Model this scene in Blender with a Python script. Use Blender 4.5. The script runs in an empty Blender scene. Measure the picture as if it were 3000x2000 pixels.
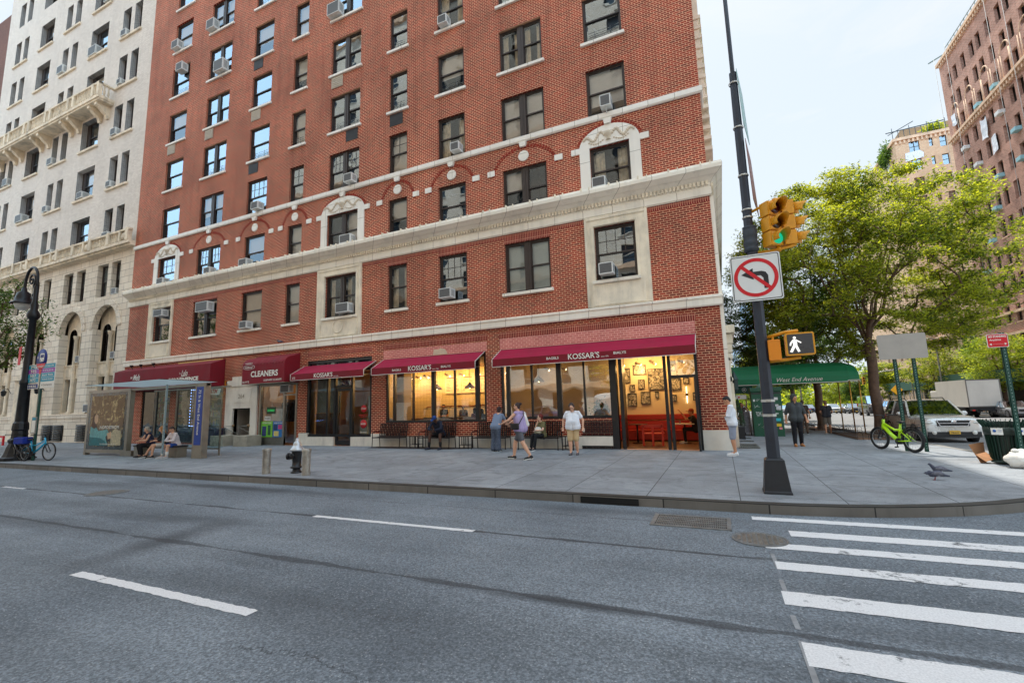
import bpy, bmesh, math, random
import numpy as np
from mathutils import Vector, Matrix, Euler
R = math.radians
SC = bpy.context.scene
COL = SC.collection
random.seed(7)

# ------------------------------------------------------------------ object helpers
def tag(o, label=None, cat=None, group=None, kind=None):
    if label: o['label'] = label
    if cat: o['category'] = cat
    if group: o['group'] = group
    if kind: o['kind'] = kind
    return o

def empty(name, loc, label=None, cat=None, group=None, rz=0.0):
    o = bpy.data.objects.new(name, None)
    o.empty_display_size = 0.2
    o.location = loc
    o.rotation_euler = (0, 0, rz)
    COL.objects.link(o)
    return tag(o, label, cat, group)

def attach(o, parent):
    """parent without moving: mesh data stays in the coordinates it was built in"""
    m = Matrix.Translation(parent.location) @ parent.rotation_euler.to_matrix().to_4x4()
    p = parent
    if p.parent is not None:
        m = Matrix.Identity(4) if p.type == 'MESH' else m
        o.parent = p
        return o
    o.parent = p
    if p.type == 'EMPTY':
        o.matrix_parent_inverse = m.inverted()
    return o

def kids(o):
    return [c for c in bpy.data.objects if c.parent == o]

def copy_tree(o, parent=None, ch=None):
    c = o.copy()
    COL.objects.link(c)
    if parent is not None:
        c.parent = parent
    for k in kids(o):
        copy_tree(k, c)
    return c

def rot_to(d):
    return Vector(d).normalized().to_track_quat('Z', 'Y').to_matrix()

class MB:
    def __init__(s):
        s.v = []; s.f = []; s.m = []; s.sm = []
    def add(s, vs, fs, mi=0, smooth=False):
        b = len(s.v)
        s.v.extend([tuple(p) for p in vs])
        for f in fs:
            s.f.append([b + i for i in f]); s.m.append(mi); s.sm.append(smooth)
        return s
    def box(s, x0, x1, y0, y1, z0, z1, mi=0):
        if x0 > x1: x0, x1 = x1, x0
        if y0 > y1: y0, y1 = y1, y0
        if z0 > z1: z0, z1 = z1, z0
        vs = [(x0,y0,z0),(x1,y0,z0),(x1,y1,z0),(x0,y1,z0),(x0,y0,z1),(x1,y0,z1),(x1,y1,z1),(x0,y1,z1)]
        return s.add(vs, [(0,3,2,1),(4,5,6,7),(0,1,5,4),(1,2,6,5),(2,3,7,6),(3,0,4,7)], mi)
    def obox(s, c, size, M=None, mi=0, taper=1.0):
        hx, hy, hz = size[0]/2, size[1]/2, size[2]/2
        M = M or Matrix.Identity(3)
        vs = []
        for z in (-hz, hz):
            t = 1.0 if z < 0 else taper
            for x, y in ((-hx,-hy),(hx,-hy),(hx,hy),(-hx,hy)):
                vs.append(Vector(c) + M @ Vector((x*t, y*t, z)))
        return s.add(vs, [(0,3,2,1),(4,5,6,7),(0,1,5,4),(1,2,6,5),(2,3,7,6),(3,0,4,7)], mi)
    def bar(s, p0, p1, w, d=None, mi=0, up=(0,0,1)):
        p0 = Vector(p0); p1 = Vector(p1); d = d or w
        z = (p1-p0).normalized(); u = Vector(up)
        if abs(z.dot(u)) > .98: u = Vector((0,1,0))
        x = z.cross(u).normalized(); y = z.cross(x).normalized()
        M = Matrix((x, y, z)).transposed()
        return s.obox((p0+p1)/2, (w, d, (p1-p0).length), M, mi)
    def cyl(s, p0, p1, r0, r1=None, n=12, mi=0, caps=True, smooth=True):
        p0 = Vector(p0); p1 = Vector(p1)
        r1 = r0 if r1 is None else r1
        if (p1-p0).length < 1e-6: return s
        M = rot_to(p1-p0)
        vs = []
        for p, r in ((p0, r0), (p1, r1)):
            for i in range(n):
                a = 2*math.pi*i/n
                vs.append(p + M @ Vector((r*math.cos(a), r*math.sin(a), 0)))
        fs = [(i, (i+1) % n, n+(i+1) % n, n+i) for i in range(n)]
        s.add(vs, fs, mi, smooth)
        if caps:
            b = len(s.v) - 2*n
            s.f.append([b+i for i in reversed(range(n))]); s.m.append(mi); s.sm.append(False)
            s.f.append([b+n+i for i in range(n)]); s.m.append(mi); s.sm.append(False)
        return s
    def tube(s, pts, r, n=8, mi=0):
        pts = [Vector(p) for p in pts]
        rr = r if isinstance(r, (list, tuple)) else [r]*len(pts)
        rings = []
        pu = None
        for i, p in enumerate(pts):
            d = (pts[min(i+1, len(pts)-1)] - pts[max(i-1, 0)]).normalized()
            if pu is None:
                pu = d.orthogonal().normalized()
            else:
                pu = (pu - d*pu.dot(d)).normalized()
            w = d.cross(pu)
            rings.append([p + (pu*math.cos(2*math.pi*k/n) + w*math.sin(2*math.pi*k/n))*rr[i] for k in range(n)])
        vs = [v for rg in rings for v in rg]
        fs = []
        for i in range(len(pts)-1):
            for k in range(n):
                fs.append((i*n+k, i*n+(k+1) % n, (i+1)*n+(k+1) % n, (i+1)*n+k))
        s.add(vs, fs, mi, True)
        b = len(s.v)-len(vs)
        s.f.append([b+k for k in reversed(range(n))]); s.m.append(mi); s.sm.append(False)
        s.f.append([b+(len(pts)-1)*n+k for k in range(n)]); s.m.append(mi); s.sm.append(False)
        return s
    def lathe(s, c, prof, n=16, mi=0, axis='Z', smooth=True, ph=0.0):
        vs = []
        for (r, z) in prof:
            for i in range(n):
                a = 2*math.pi*i/n + ph
                if axis == 'Z': q = (r*math.cos(a), r*math.sin(a), z)
                elif axis == 'Y': q = (r*math.cos(a), z, r*math.sin(a))
                else: q = (z, r*math.cos(a), r*math.sin(a))
                vs.append(Vector(c) + Vector(q))
        fs = []
        for j in range(len(prof)-1):
            for i in range(n):
                f = (j*n+i, j*n+(i+1) % n, (j+1)*n+(i+1) % n, (j+1)*n+i)
                fs.append(f if axis != 'Y' else tuple(reversed(f)))
        return s.add(vs, fs, mi, smooth)
    def ell(s, c, r, n=12, m=8, mi=0, M=None):
        if not isinstance(r, (tuple, list)): r = (r, r, r)
        M = M or Matrix.Identity(3)
        vs = [Vector(c) + M @ Vector((0, 0, -r[2]))]
        for j in range(1, m):
            t = math.pi*j/m
            for i in range(n):
                a = 2*math.pi*i/n
                vs.append(Vector(c) + M @ Vector((r[0]*math.sin(t)*math.cos(a), r[1]*math.sin(t)*math.sin(a), -r[2]*math.cos(t))))
        vs.append(Vector(c) + M @ Vector((0, 0, r[2])))
        fs = [(0, 1+(i+1) % n, 1+i) for i in range(n)]
        for j in range(m-2):
            for i in range(n):
                a = 1+j*n
                fs.append((a+i, a+(i+1) % n, a+n+(i+1) % n, a+n+i))
        a = 1+(m-2)*n
        fs += [(a+i, a+(i+1) % n, len(vs)-1) for i in range(n)]
        return s.add(vs, fs, mi, True)
    def cap(s, a, b, ra, rb, n=12):
        s.cyl(a, b, ra, rb, n)
        s.ell(a, ra, n, 8); s.ell(b, rb, n, 8)
        return s
    def prism(s, poly, d0, d1, axis='Y', mi=0, smooth=False):
        """poly: 2-D outline; axis Y: (x,z) extruded over y; X: (y,z) over x; Z: (x,y) over z"""
        def P(p, d):
            return {'Y': (p[0], d, p[1]), 'X': (d, p[0], p[1]), 'Z': (p[0], p[1], d)}[axis]
        n = len(poly)
        vs = [P(p, d0) for p in poly] + [P(p, d1) for p in poly]
        fs = [(i, (i+1) % n, n+(i+1) % n, n+i) for i in range(n)]
        s.add(vs, fs, mi, smooth)
        b = len(s.v)-2*n
        s.f.append([b+i for i in reversed(range(n))]); s.m.append(mi); s.sm.append(False)
        s.f.append([b+n+i for i in range(n)]); s.m.append(mi); s.sm.append(False)
        return s
    def quad(s, a, b, c, d, mi=0):
        return s.add([a, b, c, d], [(0, 1, 2, 3)], mi)
    def build(s, name, mats, parent=None, recalc=False, bevel=0, wn=False):
        me = bpy.data.meshes.new(name)
        me.from_pydata([tuple(v) for v in s.v], [], s.f)
        if not isinstance(mats, (list, tuple)): mats = [mats]
        for m in mats: me.materials.append(m)
        me.polygons.foreach_set('material_index', s.m)
        me.polygons.foreach_set('use_smooth', s.sm)
        if recalc:
            bm = bmesh.new(); bm.from_mesh(me)
            bmesh.ops.recalc_face_normals(bm, faces=bm.faces)
            bm.to_mesh(me); bm.free()
        me.update()
        o = bpy.data.objects.new(name, me)
        COL.objects.link(o)
        if bevel:
            md = o.modifiers.new('bevel', 'BEVEL'); md.width = bevel; md.segments = 2; md.limit_method = 'ANGLE'
        if parent is not None: attach(o, parent)
        return o

# ------------------------------------------------------------------ materials
MATS = {}
def nt(m):
    m.use_nodes = True
    t = m.node_tree; t.nodes.clear()
    return t, t.nodes, t.links
def N(t, typ, **kw):
    n = t.nodes.new(typ)
    for k, v in kw.items():
        if k.startswith('i_'):
            key = k[2:]
            key = int(key) if key.isdigit() else key.replace('_', ' ')
            n.inputs[key].default_value = v
        else:
            setattr(n, k, v)
    return n
def c4(c): return (c[0], c[1], c[2], 1.0)
def srgb(r, g, b):
    f = lambda u: ((u/255+.055)/1.055)**2.4 if u > 10 else u/255/12.92
    return (f(r), f(g), f(b))

def mat(name, col, rough=.6, metal=0.0, var=.12, scale=3.0, bump=.0, bscale=40.0, spec=.5, coat=0.0, emit=None, estr=0, grime=0.0, detail=6):
    """painted or natural surface with cloudy colour variation, optional bump and grime"""
    if name in MATS: return MATS[name]
    m = bpy.data.materials.new(name); t, n, l = nt(m)
    out = N(t, 'ShaderNodeOutputMaterial'); b = N(t, 'ShaderNodeBsdfPrincipled')
    tc = N(t, 'ShaderNodeTexCoord')
    nz = N(t, 'ShaderNodeTexNoise', i_Scale=scale, i_Detail=detail, i_Roughness=.6)
    l.new(tc.outputs['Object'], nz.inputs['Vector'])
    mp = N(t, 'ShaderNodeMapRange', i_1=.3, i_2=.7, i_3=1-var, i_4=1+var)
    l.new(nz.outputs['Fac'], mp.inputs[0])
    mul = N(t, 'ShaderNodeVectorMath', operation='SCALE'); mul.inputs[0].default_value = col
    l.new(mp.outputs[0], mul.inputs['Scale'])
    src = mul.outputs[0]
    if grime:
        n2 = N(t, 'ShaderNodeTexNoise', i_Scale=scale*.37, i_Detail=8, i_Roughness=.7)
        mpv = N(t, 'ShaderNodeMapping'); mpv.inputs['Scale'].default_value = (1, 1, .25)
        l.new(tc.outputs['Object'], mpv.inputs[0]); l.new(mpv.outputs[0], n2.inputs['Vector'])
        r2 = N(t, 'ShaderNodeMapRange', i_1=.5, i_2=.72, i_3=0, i_4=grime)
        l.new(n2.outputs['Fac'], r2.inputs[0])
        mx = N(t, 'ShaderNodeMixRGB'); mx.inputs[2].default_value = c4([c*.35 for c in col])
        l.new(r2.outputs[0], mx.inputs[0]); l.new(src, mx.inputs[1]); src = mx.outputs[0]
    l.new(src, b.inputs['Base Color'])
    rr = N(t, 'ShaderNodeMapRange', i_1=.3, i_2=.7, i_3=max(.02, rough-.08), i_4=min(1, rough+.08))
    l.new(nz.outputs['Fac'], rr.inputs[0]); l.new(rr.outputs[0], b.inputs['Roughness'])
    b.inputs['Metallic'].default_value = metal
    b.inputs['Specular IOR Level'].default_value = spec
    b.inputs['Coat Weight'].default_value = coat
    b.inputs['Coat Roughness'].default_value = .05
    if bump:
        n3 = N(t, 'ShaderNodeTexNoise', i_Scale=bscale, i_Detail=5)
        l.new(tc.outputs['Object'], n3.inputs['Vector'])
        bp = N(t, 'ShaderNodeBump', i_Strength=bump, i_Distance=.02)
        l.new(n3.outputs['Fac'], bp.inputs['Height']); l.new(bp.outputs[0], b.inputs['Normal'])
    if emit:
        b.inputs['Emission Color'].default_value = c4(emit); b.inputs['Emission Strength'].default_value = estr
    l.new(b.outputs[0], out.inputs[0])
    MATS[name] = m
    return m

def wallvec(t):
    """(x+y, z) so that bricks run on over corners and reveals"""
    tc = N(t, 'ShaderNodeTexCoord'); sp = N(t, 'ShaderNodeSeparateXYZ'); t.links.new(tc.outputs['Object'], sp.inputs[0])
    ad = N(t, 'ShaderNodeMath', operation='ADD'); t.links.new(sp.outputs[0], ad.inputs[0]); t.links.new(sp.outputs[1], ad.inputs[1])
    cb = N(t, 'ShaderNodeCombineXYZ'); t.links.new(ad.outputs[0], cb.inputs[0]); t.links.new(sp.outputs[2], cb.inputs[1])
    return tc, cb.outputs[0], sp

def brickmat(name, c1, c2, cm, bw=.2, rh=.083, mort=.011, tint=.18, rough=.85, bump=.35, off=.5, sq=1.0, sqf=2, dark=.35, flemish=False):
    if name in MATS: return MATS[name]
    m = bpy.data.materials.new(name); t, n, l = nt(m)
    out = N(t, 'ShaderNodeOutputMaterial'); b = N(t, 'ShaderNodeBsdfPrincipled', i_Roughness=rough)
    tc, vec, sp = wallvec(t)
    br = N(t, 'ShaderNodeTexBrick', i_Scale=1.0)
    br.offset = off; br.squash = sq; br.squash_frequency = sqf
    for k, v in (('Color1', c4(c1)), ('Color2', c4(c2)), ('Mortar', c4(cm)), ('Mortar Size', mort), ('Mortar Smooth', .12), ('Bias', 0.0), ('Brick Width', bw), ('Row Height', rh)):
        br.inputs[k].default_value = v
    l.new(vec, br.inputs['Vector'])
    nz = N(t, 'ShaderNodeTexNoise', i_Scale=.35, i_Detail=9, i_Roughness=.65)
    l.new(tc.outputs['Object'], nz.inputs['Vector'])
    mp = N(t, 'ShaderNodeMapRange', i_1=.3, i_2=.7, i_3=1-tint, i_4=1+tint); l.new(nz.outputs['Fac'], mp.inputs[0])
    sc = N(t, 'ShaderNodeVectorMath', operation='SCALE'); l.new(br.outputs['Color'], sc.inputs[0]); l.new(mp.outputs[0], sc.inputs['Scale'])
    # fine speckle + vertical streaks of dirt
    mv = N(t, 'ShaderNodeMapping'); mv.inputs['Scale'].default_value = (2.2, 2.2, .18); l.new(tc.outputs['Object'], mv.inputs[0])
    n2 = N(t, 'ShaderNodeTexNoise', i_Scale=1.0, i_Detail=7, i_Roughness=.7); l.new(mv.outputs[0], n2.inputs['Vector'])
    r2 = N(t, 'ShaderNodeMapRange', i_1=.5, i_2=.78, i_3=0, i_4=dark); l.new(n2.outputs['Fac'], r2.inputs[0])
    mx = N(t, 'ShaderNodeMixRGB'); mx.inputs[2].default_value = c4([c*.4 for c in c1]); l.new(r2.outputs[0], mx.inputs[0]); l.new(sc.outputs[0], mx.inputs[1])
    l.new(mx.outputs[0], b.inputs['Base Color'])
    bp = N(t, 'ShaderNodeBump', i_Strength=bump, i_Distance=.01, invert=True); l.new(br.outputs['Fac'], bp.inputs['Height']); l.new(bp.outputs[0], b.inputs['Normal'])
    l.new(b.outputs[0], out.inputs[0])
    MATS[name] = m
    return m

def glassmat(name, refl=.3, tint=(.75, .8, .8), wob=.05, wscale=1.2, rough=.0):
    """thin window glass: see-through, mirrors the street, slightly wavy like old panes"""
    if name in MATS: return MATS[name]
    m = bpy.data.materials.new(name); t, n, l = nt(m)
    out = N(t, 'ShaderNodeOutputMaterial'); mx = N(t, 'ShaderNodeMixShader')
    tr = N(t, 'ShaderNodeBsdfTransparent'); tr.inputs[0].default_value = c4(tint)
    gl = N(t, 'ShaderNodeBsdfGlossy'); gl.inputs['Roughness'].default_value = rough; gl.inputs[0].default_value = (.74,.88,1,1)
    fr = N(t, 'ShaderNodeFresnel', i_IOR=1.5)
    mr = N(t, 'ShaderNodeMapRange', i_1=.04, i_2=1.0, i_3=refl, i_4=1.0); l.new(fr.outputs[0], mr.inputs[0]); l.new(mr.outputs[0], mx.inputs[0])
    tc = N(t, 'ShaderNodeTexCoord'); nz = N(t, 'ShaderNodeTexNoise', i_Scale=wscale, i_Detail=2.0)
    l.new(tc.outputs['Object'], nz.inputs['Vector'])
    bp = N(t, 'ShaderNodeBump', i_Strength=1.0, i_Distance=wob); l.new(nz.outputs['Fac'], bp.inputs['Height']); l.new(bp.outputs[0], gl.inputs['Normal'])
    l.new(tr.outputs[0], mx.inputs[1]); l.new(gl.outputs[0], mx.inputs[2]); l.new(mx.outputs[0], out.inputs[0])
    MATS[name] = m
    return m

def emis(name, col, st):
    if name in MATS: return MATS[name]
    m = bpy.data.materials.new(name); t, n, l = nt(m)
    out = N(t, 'ShaderNodeOutputMaterial'); e = N(t, 'ShaderNodeEmission', i_Strength=st); e.inputs[0].default_value = c4(col)
    l.new(e.outputs[0], out.inputs[0]); MATS[name] = m
    return m

def text(s, w, h, loc, m, parent=None, name='lettering', facing='-Y', shear=0.0, bold=0.0, ext=.004, space=1.0, align='LEFT', rot=None):
    """real letters as a mesh, fitted into w x h metres with the lower left corner at loc"""
    cu = bpy.data.curves.new(name, 'FONT'); cu.body = s; cu.size = 1; cu.shear = shear; cu.offset = bold; cu.space_character = space
    cu.extrude = 0; cu.resolution_u = 3
    o = bpy.data.objects.new(name, cu); COL.objects.link(o)
    dg = bpy.context.evaluated_depsgraph_get()
    me = bpy.data.meshes.new_from_object(o.evaluated_get(dg))
    bpy.data.objects.remove(o)
    n = len(me.vertices)
    co = np.empty(n*3); me.vertices.foreach_get('co', co); co = co.reshape(-1, 3)
    mn = co.min(0); mxx = co.max(0); d = mxx-mn
    u = (co[:, 0]-mn[0])/max(d[0], 1e-6)*w; v = (co[:, 1]-mn[1])/max(d[1], 1e-6)*h
    if align == 'CENTER': u -= w/2; v -= h/2
    out = np.zeros_like(co)
    if facing == '-Y': out[:, 0] = u; out[:, 2] = v
    elif facing == '-X': out[:, 1] = -u; out[:, 2] = v
    elif facing == '+X': out[:, 1] = u; out[:, 2] = v
    elif facing == 'DOWN': out[:, 2] = -u; out[:, 0] = v      # runs down a face that looks to -Y
    if rot is not None:
        out = out @ np.array(rot.transposed())
    out += np.array(loc)
    me.vertices.foreach_set('co', out.ravel()); me.materials.clear(); me.materials.append(m); me.update()
    ob = bpy.data.objects.new(name, me); COL.objects.link(ob)
    if parent is not None: attach(ob, parent)
    return ob

def remesh(mb, name, m, vox, smooth=2, parent=None):
    """one continuous skin over overlapping volumes"""
    tmp = mb.build(name+'_tmp', m)
    md = tmp.modifiers.new('r', 'REMESH'); md.mode = 'VOXEL'; md.voxel_size = vox; md.use_smooth_shade = True
    if smooth:
        sm = tmp.modifiers.new('s', 'SMOOTH'); sm.iterations = smooth; sm.factor = .5
    dg = bpy.context.evaluated_depsgraph_get()
    me = bpy.data.meshes.new_from_object(tmp.evaluated_get(dg))
    me.name = name
    bpy.data.objects.remove(tmp)
    me.materials.clear(); me.materials.append(m)
    for p in me.polygons: p.use_smooth = True
    o = bpy.data.objects.new(name, me); COL.objects.link(o)
    if parent is not None: attach(o, parent)
    return o

ORD = ['first','second','third','fourth','fifth','sixth','seventh','eighth','ninth','tenth','eleventh','twelfth']
# ================================================================== materials of the buildings
RED = brickmat('red_brick', srgb(164,46,24), srgb(108,27,15), srgb(230,174,138), bw=.225, rh=.0815, mort=.0115, off=.5, tint=.28, dark=.5)
REDSOLDIER = brickmat('red_brick_soldier', srgb(146,44,32), srgb(118,32,24), srgb(214,150,124), bw=.075, rh=.24, mort=.011, off=0, dark=.4)
PINK = brickmat('faded_pink_brick', srgb(216,130,118), srgb(200,106,98), srgb(240,184,168), bw=.225, rh=.0815, mort=.011, dark=.25)
STONE = brickmat('limestone_trim', srgb(250,242,226), srgb(244,232,214), srgb(150,130,108), bw=1.15, rh=3.3, mort=.008, off=0, tint=.10, dark=.42, bump=.2, rough=.75)
WHITETC = brickmat('white_terracotta', srgb(248,242,232), srgb(242,234,222), srgb(150,138,120), bw=.95, rh=1.1, mort=.008, off=0, tint=.06, dark=.25, bump=.2, rough=.55)
SOOT = mat('weathered_limestone', srgb(244,230,206), .85, var=.16, scale=1.6, bump=.25, bscale=25, grime=.75)
BASE = mat('pale_stone_base', srgb(234,226,212), .8, var=.08, scale=2, bump=.15, bscale=60, grime=.5)
WBRICK = brickmat('cream_brick', srgb(243,231,218), srgb(224,210,196), srgb(198,188,180), bw=.21, rh=.083, mort=.010, tint=.08, dark=.25, bump=.2)
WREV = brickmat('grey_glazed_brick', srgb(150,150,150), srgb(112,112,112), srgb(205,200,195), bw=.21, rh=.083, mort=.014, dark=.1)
WSTONE = brickmat('cream_ashlar', srgb(242,228,208), srgb(226,209,188), srgb(146,124,104), bw=1.05, rh=.46, mort=.012, tint=.12, dark=.35, bump=.45, rough=.85)
WTRIM = mat('cream_carved_stone', srgb(238,220,194), .85, var=.18, scale=2.5, bump=.35, bscale=18, grime=.8)
FRAME = mat('dark_bronze_window_frame', srgb(58,48,44), .45, var=.2, scale=4)
BLACKF = mat('black_painted_frame', srgb(24,24,26), .35, var=.2, scale=5, spec=.6)
ALU = mat('brushed_aluminium', srgb(150,148,140), .38, metal=.85, var=.12, scale=6)
PANE = glassmat('old_window_glass', refl=.36, tint=(.93,.95,.95), wob=.006, wscale=.8)
PANE2 = glassmat('clearer_window_glass', refl=.11, tint=(1,1,1), wob=.008, wscale=.8)
SHOPG = glassmat('shop_window_glass', refl=.16, tint=(.9,.92,.92), wob=.015, wscale=.5)
BLIND = mat('white_roller_blind', srgb(246,240,230), .9, var=.05, scale=2)
BLINDG = mat('grey_green_blind', srgb(218,230,226), .9, var=.05, scale=2)
CURT = mat('cream_curtain', srgb(240,226,200), .9, var=.25, scale=6)
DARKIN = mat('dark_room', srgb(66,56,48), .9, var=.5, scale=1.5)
ACW = mat('white_air_conditioner_plastic', srgb(226,226,222), .5, var=.06, scale=5, grime=.25)
ACG = mat('air_conditioner_fins', srgb(112,112,112), .6, metal=.4, var=.25, scale=30)

def sash(mb, x0, x1, z0, z1, y, fw=.05, munt=None, mi=0):
    """double-hung pair of sashes with the upper one in front"""
    zm = (z0+z1)/2
    for (a, b, yy) in ((zm-.02, z1, y), (z0, zm+.03, y+.045)):
        mb.box(x0, x0+fw, yy, yy+.04, a, b, mi); mb.box(x1-fw, x1, yy, yy+.04, a, b, mi)
        mb.box(x0+fw, x1-fw, yy, yy+.04, a, a+fw*1.1, mi); mb.box(x0+fw, x1-fw, yy, yy+.04, b-fw, b, mi)
    if munt:
        cx, cz = munt
        for i in range(1, cx):
            xx = x0+(x1-x0)*i/cx; mb.box(xx-.011, xx+.011, y+.006, y+.03, zm, z1, mi)
        for i in range(1, cz):
            zz = zm+(z1-zm)*i/cz; mb.box(x0+fw, x1-fw, y+.008, y+.028, zz-.011, zz+.011, mi)

def window(par, x0, x1, z0, z1, dbl=False, munt=None, blind=(), y=.12, sill=True, sillmat=None, fmat=None, frame=.07, sy=0.0, bars=False, curtain=False, back=None, sh=.13):
    """blind: list of (which side, fraction from the top, material)"""
    fm = MB(); fmat = fmat or FRAME
    fm.box(x0, x0+frame, y-.02, y+.13, z0, z1); fm.box(x1-frame, x1, y-.02, y+.13, z0, z1)
    fm.box(x0+frame, x1-frame, y-.02, y+.13, z1-frame, z1); fm.box(x0+frame, x1-frame, y-.02, y+.13, z0, z0+frame*.7)
    bays = [(x0+frame, x1-frame)]
    if dbl:
        xm = (x0+x1)/2; w = .13
        fm.box(xm-w, xm+w, y-.035, y+.13, z0+.003, z1-.003)
        fm.box(xm-.02, xm+.02, y-.05, y-.03, z0+.01, z1-.01)
        bays = [(x0+frame, xm-w), (xm+w, x1-frame)]
    for b in bays: sash(fm, b[0], b[1], z0+frame*.7, z1-frame, y+.01, munt=munt)
    w_ = fm.build('window', fmat, par)
    pm = MB(); zm = (z0+z1)/2
    for b in bays:
        pm.quad((b[0], y+.03, zm), (b[1], y+.03, zm), (b[1], y+.03, z1-frame), (b[0], y+.03, z1-frame))
        pm.quad((b[0], y+.075, z0), (b[1], y+.075, z0), (b[1], y+.075, zm), (b[0], y+.075, zm))
    pm.build('pane', PANE2 if (blind or curtain) else PANE, w_)
    for (side, frac, bm_) in blind:
        b = bays[min(side, len(bays)-1)]
        zt = z1-frame*.5; zb = zt-(zt-z0)*frac
        k = MB(); k.box(b[0]+.01, b[1]-.01, y+.17, y+.175, zb, zt); k.box(b[0]+.01, b[1]-.01, y+.165, y+.18, zb-.025, zb)
        k.build('blind', bm_, w_)
    if curtain:
        k = MB()
        for b in bays:
            ww = b[1]-b[0]
            for s in (0, 1):
                n = 10; pts = []
                for i in range(n+1):
                    u = i/n*ww*.32; xx = b[0]+u if s == 0 else b[1]-u
                    pts.append((xx, y+.22+.03*math.sin(i*1.9)))
                for i in range(n):
                    k.quad((pts[i][0], pts[i][1], z0+.05), (pts[i+1][0], pts[i+1][1], z0+.05), (pts[i+1][0], pts[i+1][1], z1-.1), (pts[i][0], pts[i][1], z1-.1))
        k.build('curtain', CURT, w_)
    if bars:
        k = MB()
        for i in range(4): k.cyl((x0+.2, y-.03, z0+.12+.11*i), (x1-.2, y-.03, z0+.12+.11*i), .008, n=5)
        k.cyl((x0+.45, y-.03, z0+.05), (x0+.45, y-.03, z0+.5), .01, n=5); k.cyl((x1-.45, y-.03, z0+.05), (x1-.45, y-.03, z0+.5), .01, n=5)
        k.build('window_guard', BLACKF, w_)
    if sill:
        k = MB(); k.box(x0-.13, x1+.1, sy-.09, y-.01, z0-sh, z0-.004); k.build('sill', sillmat or WHITETC, w_, bevel=.012)
    return w_

def holes_wall(mb, x0, x1, z0, z1, holes, y=0.0, depth=.2, mi=0, rmi=None, soffit=True):
    """wall sheet with real openings and their reveals; holes = (xa, xb, za, zb)"""
    rmi = mi if rmi is None else rmi
    xs = sorted({x0, x1} | {h[0] for h in holes} | {h[1] for h in holes}); xs = [x for x in xs if x0 <= x <= x1]
    zs = sorted({z0, z1} | {h[2] for h in holes} | {h[3] for h in holes}); zs = [z for z in zs if z0 <= z <= z1]
    for j in range(len(zs)-1):
        zc = (zs[j]+zs[j+1])/2; run = None
        for i in range(len(xs)-1):
            xc = (xs[i]+xs[i+1])/2
            solid = not any(h[0] < xc < h[1] and h[2] < zc < h[3] for h in holes)
            if solid and run is None: run = xs[i]
            if run is not None and (not solid or i == len(xs)-2):
                e = xs[i+1] if solid else xs[i]
                mb.quad((run, y, zs[j]), (e, y, zs[j]), (e, y, zs[j+1]), (run, y, zs[j+1]), mi); run = None
    for (a, b, c, d) in holes:
        e = y+depth
        mb.quad((a, y, c), (a, e, c), (a, e, d), (a, y, d), rmi); mb.quad((b, e, c), (b, y, c), (b, y, d), (b, e, d), rmi)
        mb.quad((a, y, d), (a, e, d), (b, e, d), (b, y, d), rmi); mb.quad((a, e, c), (a, y, c), (b, y, c), (b, e, c), rmi)

def sweepL(mb, prof, xl, yb, mi=0, xc=0.0, y0=0.0, endcap=True):
    """moulding along the front, mitred round the right corner; prof = (outward, z)"""
    n = len(prof); vs = []
    for (o, z) in prof: vs.append((xl, y0-o, z))
    for (o, z) in prof: vs.append((xc+o, y0-o, z))
    for (o, z) in prof: vs.append((xc+o, yb, z))
    fs = []
    for s in (0, 1):
        for i in range(n):
            a = s*n+i; b = s*n+(i+1) % n
            fs.append((a, b, b+n, a+n))
    fs.append(tuple(range(n))); fs.append(tuple(reversed(range(2*n, 3*n))))
    mb.add(vs, fs, mi)

# ================================================================== red brick corner building
RB = empty('brick_apartment_building', (-17.5, 6, 0), 'tall red brick corner apartment building with pale stone cornice and shops at street level', 'building')
COLX = [(-32.36,-30.54),(-28.5,-26.32),(-24.22,-22.57),(-20.78,-19.73),(-17.91,-15.87),(-14.0,-12.92),(-11.17,-9.74),(-7.93,-5.94),(-4.13,-2.59)]
DBL = [0,1,0,0,1,0,0,1,0]
FZ = {2:(6.2,8.3),3:(9.6,11.56),4:(12.9,14.9),5:(16.13,18.17),6:(19.45,21.52),7:(22.76,24.93),8:(26.12,28.25),9:(29.42,31.55),10:(32.72,34.85),11:(36.0,38.1),12:(39.3,41.4)}
holes = []
for f, (a, b) in FZ.items():
    for (c, d) in COLX: holes.append((c, d, a, b))
for h in ((-33.0,-29.57-.55,.35,4.0),(-29.55,-25.38,.05,4.0),(-24.34,-22.93,-.01,1.92),(-22.35,-19.6,0,4.0),(-18.96,-14.88,.0,4.13),(-14.06,-8.93,1.03,3.9),(-8.26,-3.78,1.1,3.9),(-3.78,-.86,0,3.9)):
    holes.append(h)
HB = 52.0
w = MB(); holes_wall(w, -35.15, 0, -.6, HB, holes)
# side and rear walls, roof
w.quad((0,0,-.6),(0,26,-.6),(0,26,HB),(0,0,HB)); w.quad((0,26,-.6),(-35.15,26,-.6),(-35.15,26,HB),(0,26,HB)); w.quad((-35.15,26,-.6),(-35.15,0,-.6),(-35.15,0,HB),(-35.15,26,HB))
w.build('wall', RED, RB)
r = MB(); r.box(-35.15, 0, 0.2, 26, HB-.3, HB-.1); r.build('roof', mat('roofing', (.1,.1,.1), .9), RB)
w = MB(); w.box(-35.1, -.05, .95, 1.0, 4.6, HB-1); w.build('interior_wall', DARKIN, RB)

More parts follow.
